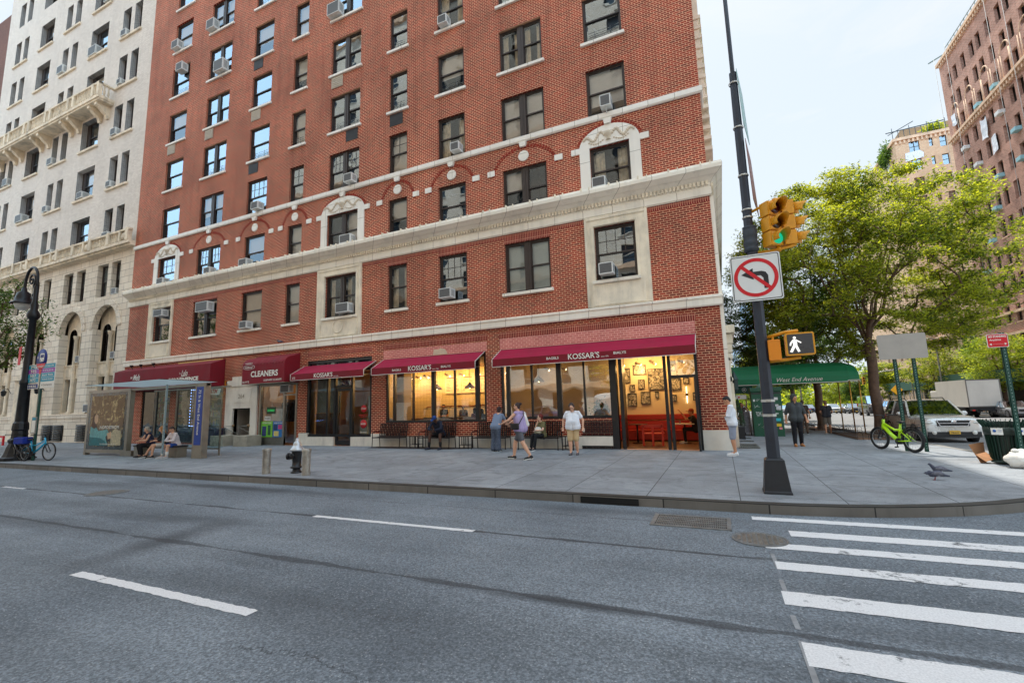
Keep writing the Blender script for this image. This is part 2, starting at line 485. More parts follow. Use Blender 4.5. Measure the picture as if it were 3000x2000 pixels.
# soldier courses above the shops and windows
w = MB()
for (a, b) in ((-33.0,-25.38),(-18.96,-14.88),(-14.2,-8.85),(-8.3,-.78)): w.box(a, b, -.012, .02, 4.36, 4.6)
for f in (2,):
    for i, (a, b) in enumerate(COLX):
        if i in (0,4,8): continue
        w.box(a-.02, b+.02, -.01, .02, FZ[f][1]+.003, FZ[f][1]+.24)
w.box(-35.1, -.01, -.011, .02, 8.52, 8.71)
w.build('soldier_course', REDSOLDIER, RB)
w = MB(); w.box(-14.2, -8.87, -.014, .02, 3.9, 4.3); w.box(-8.26, -.82, -.014, .02, 3.9, 4.35); w.build('faded_brick_panel', PINK, RB)
w = MB(); w.prism([(-11.5,3.92),(-10.75,3.92),(-10.86,4.12),(-11.12,4.2),(-11.2,4.14),(-11.45,4.17)], -.022, 0); w.build('bare_plaster_patch', mat('bare_plaster', srgb(214,196,168), .9), RB)

# cornice, belt and string courses
c = MB()
sweepL(c, [(0.004,8.7),(.06,8.7),(.06,8.72),(.09,8.74),(.09,8.98),(.07,9.0),(.07,9.16),(.20,9.3),(.24,9.34),(.30,9.36),(.42,9.47),(.47,9.5),(.48,9.62),(.45,9.72),(.10,9.76),(0.004,9.76)], -35.25, 26)
x = -35.05
while x < .0:
    c.box(x, x+.075, -.15, -.07, 9.07, 9.22, 1); x += .135
y = .1
while y < 5: c.box(.07, .15, y, y+.075, 9.07, 9.22, 1); y += .135
x = -35.2
while x < .3:       # ribs where the cornice slabs meet
    c.box(x, x+.05, -.49, -.12, 9.66, 9.775, 1); c.box(x+.32, x+.35, -.485, -.12, 9.66, 9.768, 1); x += 1.06
c.build('cornice', [STONE, SOOT], RB)
c = MB(); sweepL(c, [(.004,4.8),(.10,4.8),(.12,4.84),(.12,5.06),(.15,5.08),(.15,5.14),(.10,5.17),(.004,5.18)], -35.15, 26); c.build('string_course', STONE, RB)
c = MB(); sweepL(c, [(.004,12.61),(.06,12.61),(.10,12.66),(.10,12.84),(.04,12.89),(.004,12.89)], -35.15, 26); c.build('belt_course', WHITETC, RB)
# stone strips on the avenue side, seen edge-on
c = MB(); c.box(.004, .12, .02, 1.3, .7, 8.69); c.build('corner_pilaster', STONE, RB)
c = MB(); c.box(.004,.22,1.2,4.4,10.95,13.1); c.box(.004,.2,1.0,4.2,13.12,HB-1)
for k in range(14): c.box(.004,.27,.96,4.5,10.9+.42*k,11.04+.42*k)
c.build('corner_bay', SOOT, RB)
c = MB()
for (yy, dy) in ((1.2,.5),(3.2,.5)):
    c.box(.12,.34,yy,yy+dy,3.62,3.95); c.box(.1,.3,yy+.02,yy+dy-.02,3.3,3.6)
    c.lathe((.16,yy+.05,3.15),[(0,0),(.14,0),(.14,.4),(0,.4)],12,axis='Y'); c.box(.1,.2,yy+.05,yy+dy-.05,2.2,3.1)
    c.lathe((.15,yy+.05,2.35),[(0,0),(.09,0),(.09,.4),(0,.4)],12,axis='Y')
    c.box(.12,.24,yy,yy+dy,-.3,2.2)
c.box(.12,.42,1.0,4.0,3.98,4.25); c.build('side_door_brackets', SOOT, RB)

# stone surrounds, second floor
for i, (a, b, i0) in enumerate(((-32.88,-30.4,0),(-18.42,-15.55,4),(-4.5,-2.13,8))):
    x0, x1 = COLX[i0]; z0, z1 = FZ[2]
    s = MB(); yb, yf = .01, -.07
    s.box(a, x0, yf, yb, 5.19, 8.695); s.box(x1, b, yf, yb, 5.19, 8.695); s.box(x0, x1, yf, yb, z1, 8.695); s.box(x0, x1, yf, yb, 5.19, z0-.14)
    m_ = .13
    for (p, q, u, v) in ((a+.02,a+.1,5.2,8.68),(b-.1,b-.02,5.2,8.68),(a+.1,b-.1,8.58,8.68),(a+m_+.1,b-m_-.1,5.24,5.3),(a+m_+.1,a+m_+.16,5.3,5.95),(b-m_-.16,b-m_-.1,5.3,5.95)):
        s.box(p, q, yf-.03, yf+.001, u, v)
    s.box(x0-.09, x0-.02, yf-.04, yf+.001, z0, z1+.09); s.box(x1+.02, x1+.09, yf-.04, yf+.001, z0, z1+.09); s.box(x0-.02, x1+.02, yf-.04, yf+.001, z1+.02, z1+.09)
    if i0 == 4:
        for q in ((.42,.4),):
            s.lathe(((a+b)/2, yf-.004, 5.72), [(.34,0),(.34,-.02),(.30,-.02),(.30,0)], 28, axis='Y')
    s.build('window_surround', SOOT, RB)

# arched features, third floor
def arch_pts(cx, hw, zs, rise, n=18):
    return [(cx-hw*math.cos(math.pi*k/n), zs+rise*math.sin(math.pi*k/n)) for k in range(n+1)]
for i, (x0, x1) in enumerate(COLX):
    cx = (x0+x1)/2; stone = i in (0,4,8)
    hw = ((x1-x0)/2+.40) if stone else ((x1-x0)/2+.36)
    zs, rise = 11.55, .82
    # brick arch ring
    k = MB(); inn = arch_pts(cx, hw, zs if stone else 11.35, rise if stone else 1.0, 30); out = arch_pts(cx, hw+.13, zs if stone else 11.35, (rise if stone else 1.0)+.13, 30)
    for q in range(30):
        (a0,b0),(a1,b1),(a2,b2),(a3,b3) = inn[q],out[q],out[q+1],inn[q+1]
        g = .16; yf = -.014
        def L(p, r_, t_): return (p[0]+(r_[0]-p[0])*t_, p[1]+(r_[1]-p[1])*t_)
        p0, p3 = L(inn[q],inn[q+1],g), L(inn[q+1],inn[q],g); p1, p2 = L(out[q],out[q+1],g), L(out[q+1],out[q],g)
        k.prism([p0,p3,p2,p1], yf, .01)
    k.build('brick_arch', mat('arch_brick', srgb(146,46,28), .85, var=.35, scale=8), RB)
    k = MB(); zk = zs+rise
    k.prism([(cx-.12,zk+.02),(cx+.12,zk+.02),(cx+.17,12.6),(cx-.17,12.6)], -.11, .0); k.build('keystone', WHITETC, RB)
    k = MB()
    for s in (-1, 1):
        e = cx+s*(hw+.17); k.box(e-.17, e+.17, -.045, .01, 11.42, 11.66)
    k.build('impost_block', WHITETC, RB)
    if stone:
        k = MB(); pts = arch_pts(cx, hw, zs, rise, 26)
        # lunette with an opening for the window: two jambs and the arched head
        k.prism([(cx-hw,9.78),(x0,9.78),(x0,11.56),(x1,11.56),(x1,9.78),(cx+hw,9.78)]+[(p[0],p[1]) for p in reversed(pts)], -.05, .01)
        k.build('arched_surround', WHITETC, RB)
        k = MB(); rng = random.Random(i)      # carved garland and urn
        for s in (-1, 1):
            for q in range(15):
                t_ = q/14; xx = cx+s*(.16+t_*(hw-.36)); zz = 11.98+.16*math.sin(t_*9.0)*(1-.35*t_)-.1*t_
                k.ell((xx, -.055, zz), (.05+.03*rng.random(), .035, .045+.03*rng.random()), 7, 5)
            for q in range(7):
                t_ = q/6; k.ell((cx+s*(.22+.46*t_*hw), -.055, 11.76-.1*math.sin(math.pi*t_)), (.045, .03, .035), 7, 5)
        k.lathe((cx, -.05, 11.72), [(.0,0),(.10,0),(.05,.06),(.12,.16),(.16,.3),(.13,.34),(0,.36)], 10)
        k.build('carved_relief', mat('carved_stone', srgb(216,200,178), .8, var=.12, scale=6, bump=.3, bscale=30, grime=.4), RB)
    else:
        k = MB(); k.lathe((cx, 0, 12.0), [(0,-.045),(.21,-.045),(.235,-.03),(.235,.01)], 26, axis='Y', smooth=False); k.build('roundel', WHITETC, RB)

# windows -----------------------------------------------------------
B, G_, U = BLIND, BLINDG, None
WN = {  # (column, floor): options
 (0,2):dict(), (1,2):dict(), (2,2):dict(blind=[(0,1,B)]), (3,2):dict(blind=[(0,1,B)]), (4,2):dict(curtain=True), (5,2):dict(curtain=True), (6,2):dict(munt=(4,2)), (7,2):dict(blind=[(0,1,G_),(1,1,G_)]), (8,2):dict(munt=(4,2)),
 (0,3):dict(munt=(3,2)), (1,3):dict(munt=(3,2)), (2,3):dict(blind=[(0,.5,B)]), (3,3):dict(blind=[(0,1,B)]), (4,3):dict(blind=[(1,.9,B)]), (5,3):dict(blind=[(0,.5,B)]), (6,3):dict(bars=True), (7,3):dict(blind=[(0,.45,B)],bars=True), (8,3):dict(curtain=True),
 (0,4):dict(), (1,4):dict(blind=[(0,.6,B),(1,.5,B)]), (2,4):dict(munt=(4,2)), (3,4):dict(munt=(2,2)), (4,4):dict(munt=(3,2)), (5,4):dict(munt=(2,2),blind=[(0,1,B)]), (6,4):dict(curtain=True), (7,4):dict(blind=[(0,1,B),(1,1,B)]), (8,4):dict(blind=[(0,.72,B)]),
 (0,5):dict(), (1,5):dict(bars=True), (2,5):dict(bars=True), (3,5):dict(blind=[(0,1,B)],bars=True), (4,5):dict(bars=True), (5,5):dict(bars=True), (6,5):dict(blind=[(0,.55,B)],bars=True), (7,5):dict(curtain=True), (8,5):dict(bars=True),
 (0,6):dict(blind=[(0,.4,B)]), (1,6):dict(), (2,6):dict(), (3,6):dict(blind=[(0,.6,B)],bars=True), (4,6):dict(), (5,6):dict(bars=True), (6,6):dict(curtain=True), (7,6):dict(), (8,6):dict(),
 (0,7):dict(bars=True), (1,7):dict(bars=True), (2,7):dict(blind=[(0,.5,B)]), (3,7):dict(blind=[(0,1,B)]), (4,7):dict(), (0,8):dict(blind=[(0,.8,B)]), (1,8):dict(blind=[(0,.6,B),(1,.6,B)]), (2,8):dict(bars=True)}
for f in FZ:
    for i, (x0, x1) in enumerate(COLX):
        if f > 9: continue
        if f >= 8 and i > 3 or f >= 7 and i > 5: continue      # beyond the top of the picture
        o = dict(WN.get((i, f), {}))
        sy = -.05 if (f == 2 and i in (0,4,8)) else 0
        window(RB, x0, x1, FZ[f][0], FZ[f][1], dbl=bool(DBL[i]), sill=f not in (3,4), sy=sy, sillmat=(STONE if f == 2 else None), **o)

# vents under sills
k_ = [(0,6,'l'),(1,6,'l'),(2,6,'l'),(2,5,'d'),(2,7,'d'),(5,5,'d'),(4,5,'d'),(4,6,'l')]
for (i, f, kd) in k_:
    x0, x1 = COLX[i]; zt = FZ[f][0]-.17; xa = x0+(.0 if i != 4 else .0)+.05
    if (i, f) == (4,5): xa = -16.77
    k = MB()
    if kd == 'd': k.box(xa, xa+.78, -.02, .0, zt-.62, zt); k.build('vent', mat('soot_black_vent', srgb(26,22,22), .6), RB)
    else:
        k.box(xa, xa+.78, -.03, .0, zt-.62, zt)
        for q in range(5): k.box(xa+.04, xa+.74, -.05, -.031, zt-.56+.11*q, zt-.5+.11*q)
        k.build('vent', mat('pale_vent', srgb(190,178,160), .6, var=.1), RB)

# fallout style sign, number plate, small things on the wall
k = MB(); k.box(-25.2,-24.84,-.02,0,3.02,3.46); fs_ = k.build('shelter_sign', mat('orange_sign_paint', srgb(214,140,40), .6, grime=.6), RB)
k = MB()
for zc in (3.33,3.13):
    k.lathe((-25.02,-.021,zc),[(0,-.002),(.085,-.002),(.085,0)],20,axis='Y')
k.build('sign_mark', BLACKF, fs_)

def ac(x, z, w, h, d, y, lab, grp, front=ACG, prop=False, tilt=0):
    """window air conditioner: white casing, finned back, side louvers"""
    t = empty('air_conditioner', (x, y, z), lab, 'air conditioner', grp)
    k = MB(); b = .03
    k.box(x-w/2, x+w/2, y-d+.012, y, z, z+h)
    k.box(x-w/2, x-w/2+b, y-d, y-d+.012, z, z+h); k.box(x+w/2-b, x+w/2, y-d, y-d+.012, z, z+h)
    k.box(x-w/2+b, x+w/2-b, y-d, y-d+.012, z, z+b); k.box(x-w/2+b, x+w/2-b, y-d, y-d+.012, z+h-b, z+h)
    k.build('casing', ACW, t)
    k = MB(); k.box(x-w/2+b, x+w/2-b, y-d+.004, y-d+.011, z+b, z+h-b)
    for q in range(9): zz = z+b+(h-2*b)*(q+.5)/9; k.box(x-w/2+b+.01, x+w/2-b-.01, y-d-.001, y-d+.004, zz-.006, zz+.006)
    k.build('grille', front, t)
    k = MB()
    for q in range(6):
        zz = z+h*.22+h*.11*q
        k.box(x+w/2, x+w/2+.003, y-d*.8, y-d*.25, zz, zz+h*.045); k.box(x-w/2-.003, x-w/2, y-d*.8, y-d*.25, zz, zz+h*.045)
    k.build('side_louvre', ACG, t)
    if prop:
        k = MB(); k.bar((x, y-d+.05, z), (x, y-.02, z-.35), .03); k.bar((x, y-d+.05, z-.006), (x, y, z-.006), .03); k.build('bracket', ACW, t)
    return t
COLW = ['leftmost column','second column from left','third column from left','fourth column from left','middle column','fourth column from right','third column from right','second column from right','rightmost column']
FW = {2:'just above the shops',3:'resting on the main cornice',4:'on the white belt course',6:'three rows above the main cornice',7:'four rows above the main cornice',8:'five rows above the main cornice'}
ACS = [(0,2,-31.45,7.72,.95,.45,0),(1,2,-27.2,7.55,1.15,.62,0),(2,2,-23.55,6.22,.62,.42,0),(4,2,-16.5,6.32,.86,.5,0),(6,2,-10.68,6.32,.64,.45,0),(8,2,-3.7,6.36,.56,.46,0),
 (0,3,-31.5,9.78,.7,.4,0),(1,3,-26.95,9.78,.6,.4,0),(2,3,-23.85,9.78,.7,.42,0),(4,3,-16.4,9.78,.75,.46,0),(8,3,-3.78,9.78,.55,.42,0),
 (2,4,-23.1,12.93,.6,.46,1),(4,4,-16.3,12.95,.56,.46,1),(6,4,-10.1,12.95,.48,.42,0),(8,4,-3.35,12.98,.44,.5,1),
 (0,7,-31.2,24.3,.72,.6,0),(1,7,-27.1,22.85,.95,.8,1),(0,8,-31.9,26.2,.75,.6,0),(1,8,-28.2,26.2,.8,.7,0),(6,6,-10.7,19.5,.52,.46,0),(4,7,-17.6,22.85,.9,.75,0)]
for (i, f, x, z, w_, h_, pr) in ACS:
    ac(x, z, w_*.92, h_*.92, .42, .08, 'air conditioner, red building, %s, %s' % (COLW[i], FW[f]), 'air conditioners in the red brick building', prop=bool(pr))

# ================================================================== shopfronts
MAROON = mat('crimson_canvas', srgb(160,6,56), .8, var=.10, scale=3, bump=.05, bscale=120, grime=.25)
MAROOND = mat('dark_maroon_and_shaded_canvas', srgb(128,6,28), .75, var=.12, scale=2, bump=.05, bscale=100, grime=.3)
PIPE = mat('white_piping', srgb(226,218,208), .6)
LETTER = mat('white_lettering', srgb(240,236,226), .6, var=.03)

def awning(x0, x1, lab, ttl, zt=3.88, zf=3.44, zb=3.14, yf=-.83):
    t = empty('shop_awning', ((x0+x1)/2, 0, 3.2), lab, 'awning')
    k = MB(); n = 24       # sloping top, slightly sagging between ribs
    for i in range(n):
        a = x0+(x1-x0)*i/n; b = x0+(x1-x0)*(i+1)/n
        s = lambda xx: -.012*math.sin(math.pi*((xx-x0) % 1.3)/1.3)
        k.quad((a, yf, zf), (b, yf, zf), (b, yf/2, (zt+zf)/2+s(b)), (a, yf/2, (zt+zf)/2+s(a)))
        k.quad((a, yf/2, (zt+zf)/2+s(a)), (b, yf/2, (zt+zf)/2+s(b)), (b, -.03, zt), (a, -.03, zt))
    k.build('canopy', MAROON, t)
    k = MB(); k.box(x0, x1, yf-.004, yf, zb, zf-.002)
    v = k.build('valance', MAROOND, t)  # same canvas as the canopy, its shade painted in as a darker red
    k = MB()
    for p, q in (((x0,yf-.008,zb),(x1,yf-.008,zb)), ((x1,yf-.008,zb),(x1,yf-.008,zf)), ((x0,yf-.008,zb),(x0,yf-.008,zf)), ((x1,yf,zf),(x1,-.03,zt)), ((x0,yf,zf),(x0,-.03,zt))):
        k.cyl(p, q, .013, n=6)
    k.build('piping', PIPE, t)
    k = MB()
    for xx in (x0+.03, (x0+x1)/2, x1-.03):
        k.bar((xx, yf+.02, zb+.06), (xx, -.01, zb+.16), .03); k.bar((xx, yf+.02, zb+.02), (xx, yf+.02, zf-.02), .03); k.bar((xx, yf+.02, zf-.03), (xx,-.02, zt-.05), .028)
    k.bar((x0+.03, yf+.02, zb+.04), (x1-.03, yf+.02, zb+.04), .03)
    k.build('frame', ALU, t)
    for (s, w_, h_, x, z, b_) in ttl:
        text(s, w_, h_, (x, yf-.012, z), LETTER, v, bold=b_, ext=0)
    return t
awning(-19.17, -14.62, 'short crimson awning lettered KOSSAR\'S over the shop door', [("KOSSAR'S", 1.16, .21, -17.62, 3.21, .012), ('since 1936', .3, .05, -16.4, 3.2, 0.0), ('270', .2, .1, -19.05, 3.2, .01)])
awning(-14.19, -8.97, 'crimson awning lettered BAGELS KOSSAR\'S BIALYS over the left shop window', [("KOSSAR'S", 1.16, .21, -12.2, 3.22, .012), ('BAGELS', .47, .09, -13.04, 3.25, .012), ('BIALYS', .46, .09, -10.56, 3.26, .012), ('since 1936', .3, .05, -10.98, 3.21, 0)])
awning(-8.22, -.83, 'longest crimson awning lettered BAGELS KOSSAR\'S BIALYS, at the building corner', [("KOSSAR'S", 1.15, .21, -5.14, 3.23, .012), ('BAGELS', .47, .09, -5.97, 3.28, .012), ('BIALYS', .43, .09, -3.49, 3.31, .012), ('since 1936', .26, .05, -3.93, 3.24, 0)])

# cleaners awning: rounded waterfall canopy
t = empty('shop_awning', (-21, 0, 3.2), 'rounded maroon awning lettered CLEANERS beside the stone entrance', 'awning')
x0, x1 = -22.55, -19.5; prof = [(-.92,3.1),(-.92,4.0)]
for q in range(1, 10):
    a = math.pi/2*q/9; prof.append((-.92+.42*(1-math.cos(a)), 4.0+.42*math.sin(a)))
prof += [(-.2,4.52),(-.01,4.6)]
k = MB()
for i in range(len(prof)-1):
    m_ = 7
    for j in range(m_):
        a = x0+(x1-x0)*j/m_; b = x0+(x1-x0)*(j+1)/m_; c = (a+b)/2; bul = .02 if 1 < i < 11 else 0
        (ya, za), (yb_, zb_) = prof[i], prof[i+1]
        k.add([(a,ya,za),(c,ya-bul,za+bul),(b,ya,za),(b,yb_,zb_),(c,yb_-bul,zb_+bul),(a,yb_,zb_)], [(0,1,4,5),(1,2,3,4)], 0, True)
cn = k.build('canopy', MAROOND, t)
k = MB()
for xx in (x0, x1):
    vs = [(xx, p[0], p[1]) for p in prof] + [(xx, -.01, 3.1)]
    k.add(vs, [tuple(range(len(vs)))])
k.build('side_panel', MAROOND, t)
k = MB(); k.bar((x0,-.925,3.1),(x1,-.925,3.1),.025); k.bar((x1,-.925,3.1),(x1,-.01,3.1),.025); k.box(x0+.02,x1-.02,-.9,-.02,3.115,3.125); k.build('frame', ALU, t)
text('CLEANERS', 1.95, .3, (-21.86, -.945, 3.44), LETTER, cn, bold=.03)
text('212-874-6470 / 212-362-0570', 1.25, .1, (-20.9, -.945, 3.2), LETTER, cn, bold=.02)
text('266 W 72', .5, .09, (-22.47, -.945, 3.17), LETTER, cn, bold=.02)
text('VALDINNER BY', .55, .06, (-22.3, -.945, 4.12), LETTER, cn, bold=.02)
text('Valdinner', .6, .1, (-22.32, -.945, 3.9), LETTER, cn, bold=.02, shear=.3)
k = MB(); el = [( -22.02+.42*math.cos(2*math.pi*q/28), -.945, 3.95+.11*math.sin(2*math.pi*q/28)) for q in range(29)]; k.tube(el, .008, 5); k.build('oval_outline', LETTER, cn)

# convenience store awning: deep box
t = empty('shop_awning', (-30, 0, 3.2), 'long dark red box awning of the convenience store behind the bus shelter', 'awning')
k = MB(); x0, x1, yf = -34.5, -25.27, -.83
k.prism([(yf,3.17),(yf,4.38),(-.01,4.68),(-.01,3.17)], x0, x1, 'X'); cn = k.build('canopy', MAROOND, t)
text('Mels', .72, .36, (-32.45,-.84,3.78), LETTER, cn, shear=.35, bold=.02); text('Lalo', .55, .34, (-27.75,-.84,3.8), LETTER, cn, shear=.35, bold=.01); text('The', .14,.1,(-27.95,-.84,3.92), LETTER, cn)
text('FINE', .22,.12,(-32.72,-.84,3.9), LETTER, cn, shear=.3, bold=.03)
text('CONVENIENCE', 2.75, .22, (-28.98,-.84,3.52), LETTER, cn, bold=.05)
text('212-721-2987', .9, .1, (-26.35,-.84,3.24), LETTER, cn, bold=.02)
k = MB(); k.bar((-27.98,-.845,3.76),(-26.95,-.845,3.83),.02,.004); k.build('underline', LETTER, cn)
k = MB(); k.box(-29.45,-25.45,-.06,-.02,4.58,4.73); k.build('wooden_batten', mat('yellow_timber', srgb(216,180,110), .7, var=.15, scale=8), t)
for x, wd in ((-33.5,'leftmost'),(-32.5,'middle'),(-31.2,'rightmost')):
    q = empty('spotlight', (x,-.4,4.6), 'small black floodlight on the convenience store awning, %s of three' % wd, 'spotlight', 'floodlights on the convenience store awning')
    k = MB(); k.cyl((x,-.35,4.5),(x,-.45,4.66),.02,n=6); k.build('stem', BLACKF, q); k = MB(); k.lathe((x,-.45,4.66),[(0,0),(.05,0),(.1,.12),(.1,.14),(0,.14)],10); k.build('lamp_head', BLACKF, q)

# ---- pale stone base under the shops
k = MB()
def basebox(a, b, z, y=-.035, zb=-.35): k.box(a, b, y, .1, zb, z)
basebox(-.855, .04, .65); basebox(-19.42, -18.83, .6); basebox(-14.86,-14.06,.56); basebox(-14.06,-5.0,.45,-.03)
k.build('stone_base', BASE, RB)
# entrance 264
k = MB(); a, b, c, d = -24.95, -22.45, -24.34, -22.93
k.box(a, c, -.1, .0, 0, 3.1); k.box(d, b, -.1, .0, 0, 3.1); k.box(c, d, -.1, .0, 1.92, 3.1); k.box(a+.12,b-.12,-.14,-.0,3.1,3.42); k.box(a+.5,b-.5,-.12,0,3.42,3.62)
k.prism([(-24.4,2.15),(-24.25,2.15),(-24.25,2.22),(-23.05,2.22),(-23.05,2.15),(-22.9,2.15),(-22.9,2.95),(-24.4,2.95)], -.115, -.098)
for xx in (-24.75,-22.65): k.lathe((xx,-.1,3.28),[(0,-.06),(.07,-.06),(.1,-.03),(.1,.0)],14,axis='Y')
en = k.build('entrance_surround', BASE, RB)
text('264', .5, .24, (-23.9,-.122,2.44), mat('carved_number', srgb(168,156,140), .8), en, bold=.01)
k = MB(); k.quad((-24.34,.2,-.6),(-22.93,.2,-.6),(-22.93,1.8,-.6),(-24.34,1.8,-.6)); k.box(-24.34,-22.93,1.8,1.85,-.6,1.95); k.box(-24.36,-24.34,0.0,1.8,-.6,1.95); k.box(-22.93,-22.91,0.0,1.8,-.6,1.95); k.build('entry_passage', mat('grey_render_wall', srgb(170,162,152), .9, var=.1, scale=3, grime=.5), RB)
k = MB(); k.box(-23.35,-22.95,1.7,1.79,-.6,1.9); k.build('basement_door', mat('brown_door', srgb(70,48,32), .5), RB)
for (a, b, wd) in ((-24.05-.3,-23.42-.35,'left'),(-22.5,-22.4+.55,'right')):
    q = empty('stoop_wall', ((a+b)/2, -.5, 0), 'low stained stone cheek wall on the %s of the entrance steps' % wd, 'low wall', 'cheek walls at the entrance steps')
    k = MB(); k.box(-24.75 if wd == 'left' else -22.95, -23.75 if wd == 'left' else -21.95, -.95, -.1, -.02, .53); k.build('wall_block', mat('stained_stone', srgb(168,158,140), .85, var=.2, scale=3, grime=.9, bump=.2), q, bevel=.02)
for (x, wd) in ((-24.4,'left'),(-23.2,'right')):
    q = empty('handrail', (x, -.2, 0), 'thin metal handrail on the %s side of the stone entrance' % wd, 'handrail', 'handrails at the entrance steps')
    k = MB(); k.tube([(x-.25,-.3,0),(x-.25,-.3,.98),(x+.15,-.12,1.0),(x+.2,-.1,1.0)], .018, 6); k.tube([(x-.2,-.28,.9),(x+.75,.2,.35)], .016, 6); k.build('rail', ALU, q)
    k = MB(); k.lathe((x+.22,-.12,1.0),[(0,-.02),(.08,-.02),(.08,.02),(0,.02)],12,axis='Y'); k.build('wall_plate', mat('old_bronze', srgb(140,112,80), .5, metal=.5), q)

# ---- KOSSAR'S door bay
def frames(mb, xs, z0, z1, y, w=.07, d=.1, top=True, bot=True, zt=None):
    for x in xs: mb.box(x-w/2, x+w/2, y, y+d, z0, z1)
    if bot: mb.box(xs[0]-w/2, xs[-1]+w/2, y-.004, y+d+.004, z0-.003, z0+w)
    if top: mb.box(xs[0]-w/2, xs[-1]+w/2, y-.004, y+d+.004, z1-w, z1+.003)
def sheet(par, x0, x1, z0, z1, y, m, name='glass'):
    k = MB(); k.quad((x0,y,z0),(x1,y,z0),(x1,y,z1),(x0,y,z1)); return k.build(name, m, par)
k = MB(); frames(k, [-18.9,-17.62,-17.15,-16.08,-14.94], .42, 4.1, .02, .12, .12); k.box(-18.9,-14.94,.015,.15,3.5,3.6)
k.box(-17.15,-16.08,.02,.14,2.72,2.84); sf = k.build('shopfront_frame', BLACKF, RB)
sheet(sf, -18.85, -17.2, .5, 4.05, .08, SHOPG); sheet(sf, -16.0, -15.0, .5, 4.05, .08, SHOPG); sheet(sf, -17.1,-16.1,2.84,4.05,.08,SHOPG)
k = MB(); k.box(-18.95,-17.15,-.03,.2,-.05,.42); k.box(-16.08,-14.87,-.03,.2,-.05,.42); k.build('stone_base', BASE, RB)
k = MB(); k.box(-17.1,-16.96,.05,.12,.02,2.7); k.box(-16.24,-16.1,.05,.12,.02,2.7); k.box(-16.96,-16.24,.05,.12,.02,.24); k.box(-16.96,-16.24,.05,.12,2.56,2.7)
dr = k.build('door', BLACKF, RB); sheet(dr, -16.97,-16.23,.24,2.56,.085,SHOPG)
k = MB(); k.tube([(-16.3,.04,.95),(-16.3,-.03,.95),(-16.3,-.03,1.3),(-16.3,.04,1.3)],.014,6); k.build('handle', ALU, dr)
k = MB(); k.box(-18.85,-17.3,.55,.58,1.55,3.6); k.build('window_backing_panel', mat('painted_reflection_panel', srgb(150,154,140), .4, var=.1), RB)  # grey reflection in the glass, painted as a panel behind it
k = MB()
for q in range(26): x = -18.85+q*.06; k.cyl((x,.56,.45),(x,.56,1.54),.032,n=8)
k.build('ribbed_panel', mat('ribbed_brown', srgb(120,88,58), .6), RB)
k = MB(); k.box(-15.5,-15.0,.5,.53,.5,2.3); k.box(-16.0,-15.55,.5,.53,.5,1.2); k.build('window_backing_panel', mat('pale_board', srgb(196,210,200), .5), RB)
REDP = mat('red_sign_paint', srgb(200,30,34), .5)
for (zc, r_, tx) in ((1.7,.17,"KOSSAR'S"),(1.0,.2,'BAGELS')):
    k = MB(); k.lathe((-15.4,.072,zc),[(0,-.001),(r_,-.001),(r_,.002)],26,axis='Y'); d_ = k.build('round_sticker', REDP, sf); text(tx, r_*1.5, .07, (-15.4-r_*.75,.066,zc-.03), LETTER, d_, bold=.02)
text('BREAKFAST', .52, .06, (-15.68,.07,1.38), REDP, sf, bold=.02); text('ALL DAY', .36, .06, (-15.6,.07,1.29), REDP, sf, bold=.02); text('@KOSSARS', .4, .07, (-15.6,.07,.58), LETTER, sf, bold=.02)
q = empty('hanging_sign', (-17.6,.9,3), "red sign with pale letters KOSSAR'S hanging inside the shop door", 'sign'); k = MB(); k.box(-18.3,-17.0,.9,.93,2.8,3.25); p_ = k.build('board', mat('dim_red_board', srgb(120,22,24), .6), q); text("KOSSAR'S", 1.1,.24,(-18.2,.885,2.93), mat('tan_letters', srgb(220,180,130), .6), p_)

# ---- left shop window (five lights)
k = MB(); frames(k, [-14.0,-13.62,-12.59,-11.54,-10.46,-9.38,-8.99], 1.05, 3.9, .03, .07, .1); k.box(-13.62-.05,-13.62+.05,.02,.14,1.05,3.9); k.box(-11.62,-11.44,.02,.14,1.05,3.9); k.box(-9.46,-9.28,.02,.14,1.05,3.9); k.box(-14.05,-8.95,.0,.15,1.03,1.13)
sf2 = k.build('shopfront_frame', BLACKF, RB); sheet(sf2, -14.0,-9.0,1.1,3.88,.08,SHOPG)
# ---- right shop window
k = MB(); frames(k, [-8.2,-7.97,-6.94,-5.82,-4.83,-3.84], 1.12, 3.9, .03, .07, .1); k.box(-8.04,-7.9,.02,.14,1.12,3.9); k.box(-5.92,-5.72,.02,.14,1.12,3.9); k.box(-8.25,-3.78,.0,.15,1.1,1.2); k.box(-3.86,-3.62,-.02,.2,-.05,3.9)
sf3 = k.build('shopfront_frame', BLACKF, RB); sheet(sf3, -8.2,-3.84,1.16,3.88,.08,glassmat('shop_window_glass_right', refl=.34, tint=(.85,.88,.88), wob=.015, wscale=.5))
k = MB(); k.box(-5.0,-3.86,-.04,-.0,.11,.47); k.build('kick_panel', BASE, RB)
k = MB(); k.box(-5.0,-3.86,-.05,-.034,.46,.5); k.box(-5.0,-3.86,-.05,-.034,.06,.12); k.box(-5.0,-3.86,-.045,-.034,-.02,.05); k.build('kick_panel_frame', BLACKF, RB)
k = MB()
for i in range(11):
    for j in range(9):
        x = -4.95+i*.1; z = .53+j*.057; k.box(x, x+.075, -.06-.012*((i+j) % 2), -.035, z, z+.042)
k.build('woven_vent_panel', mat('dark_woven_panel', srgb(58,36,34), .5, var=.3, scale=20), RB)
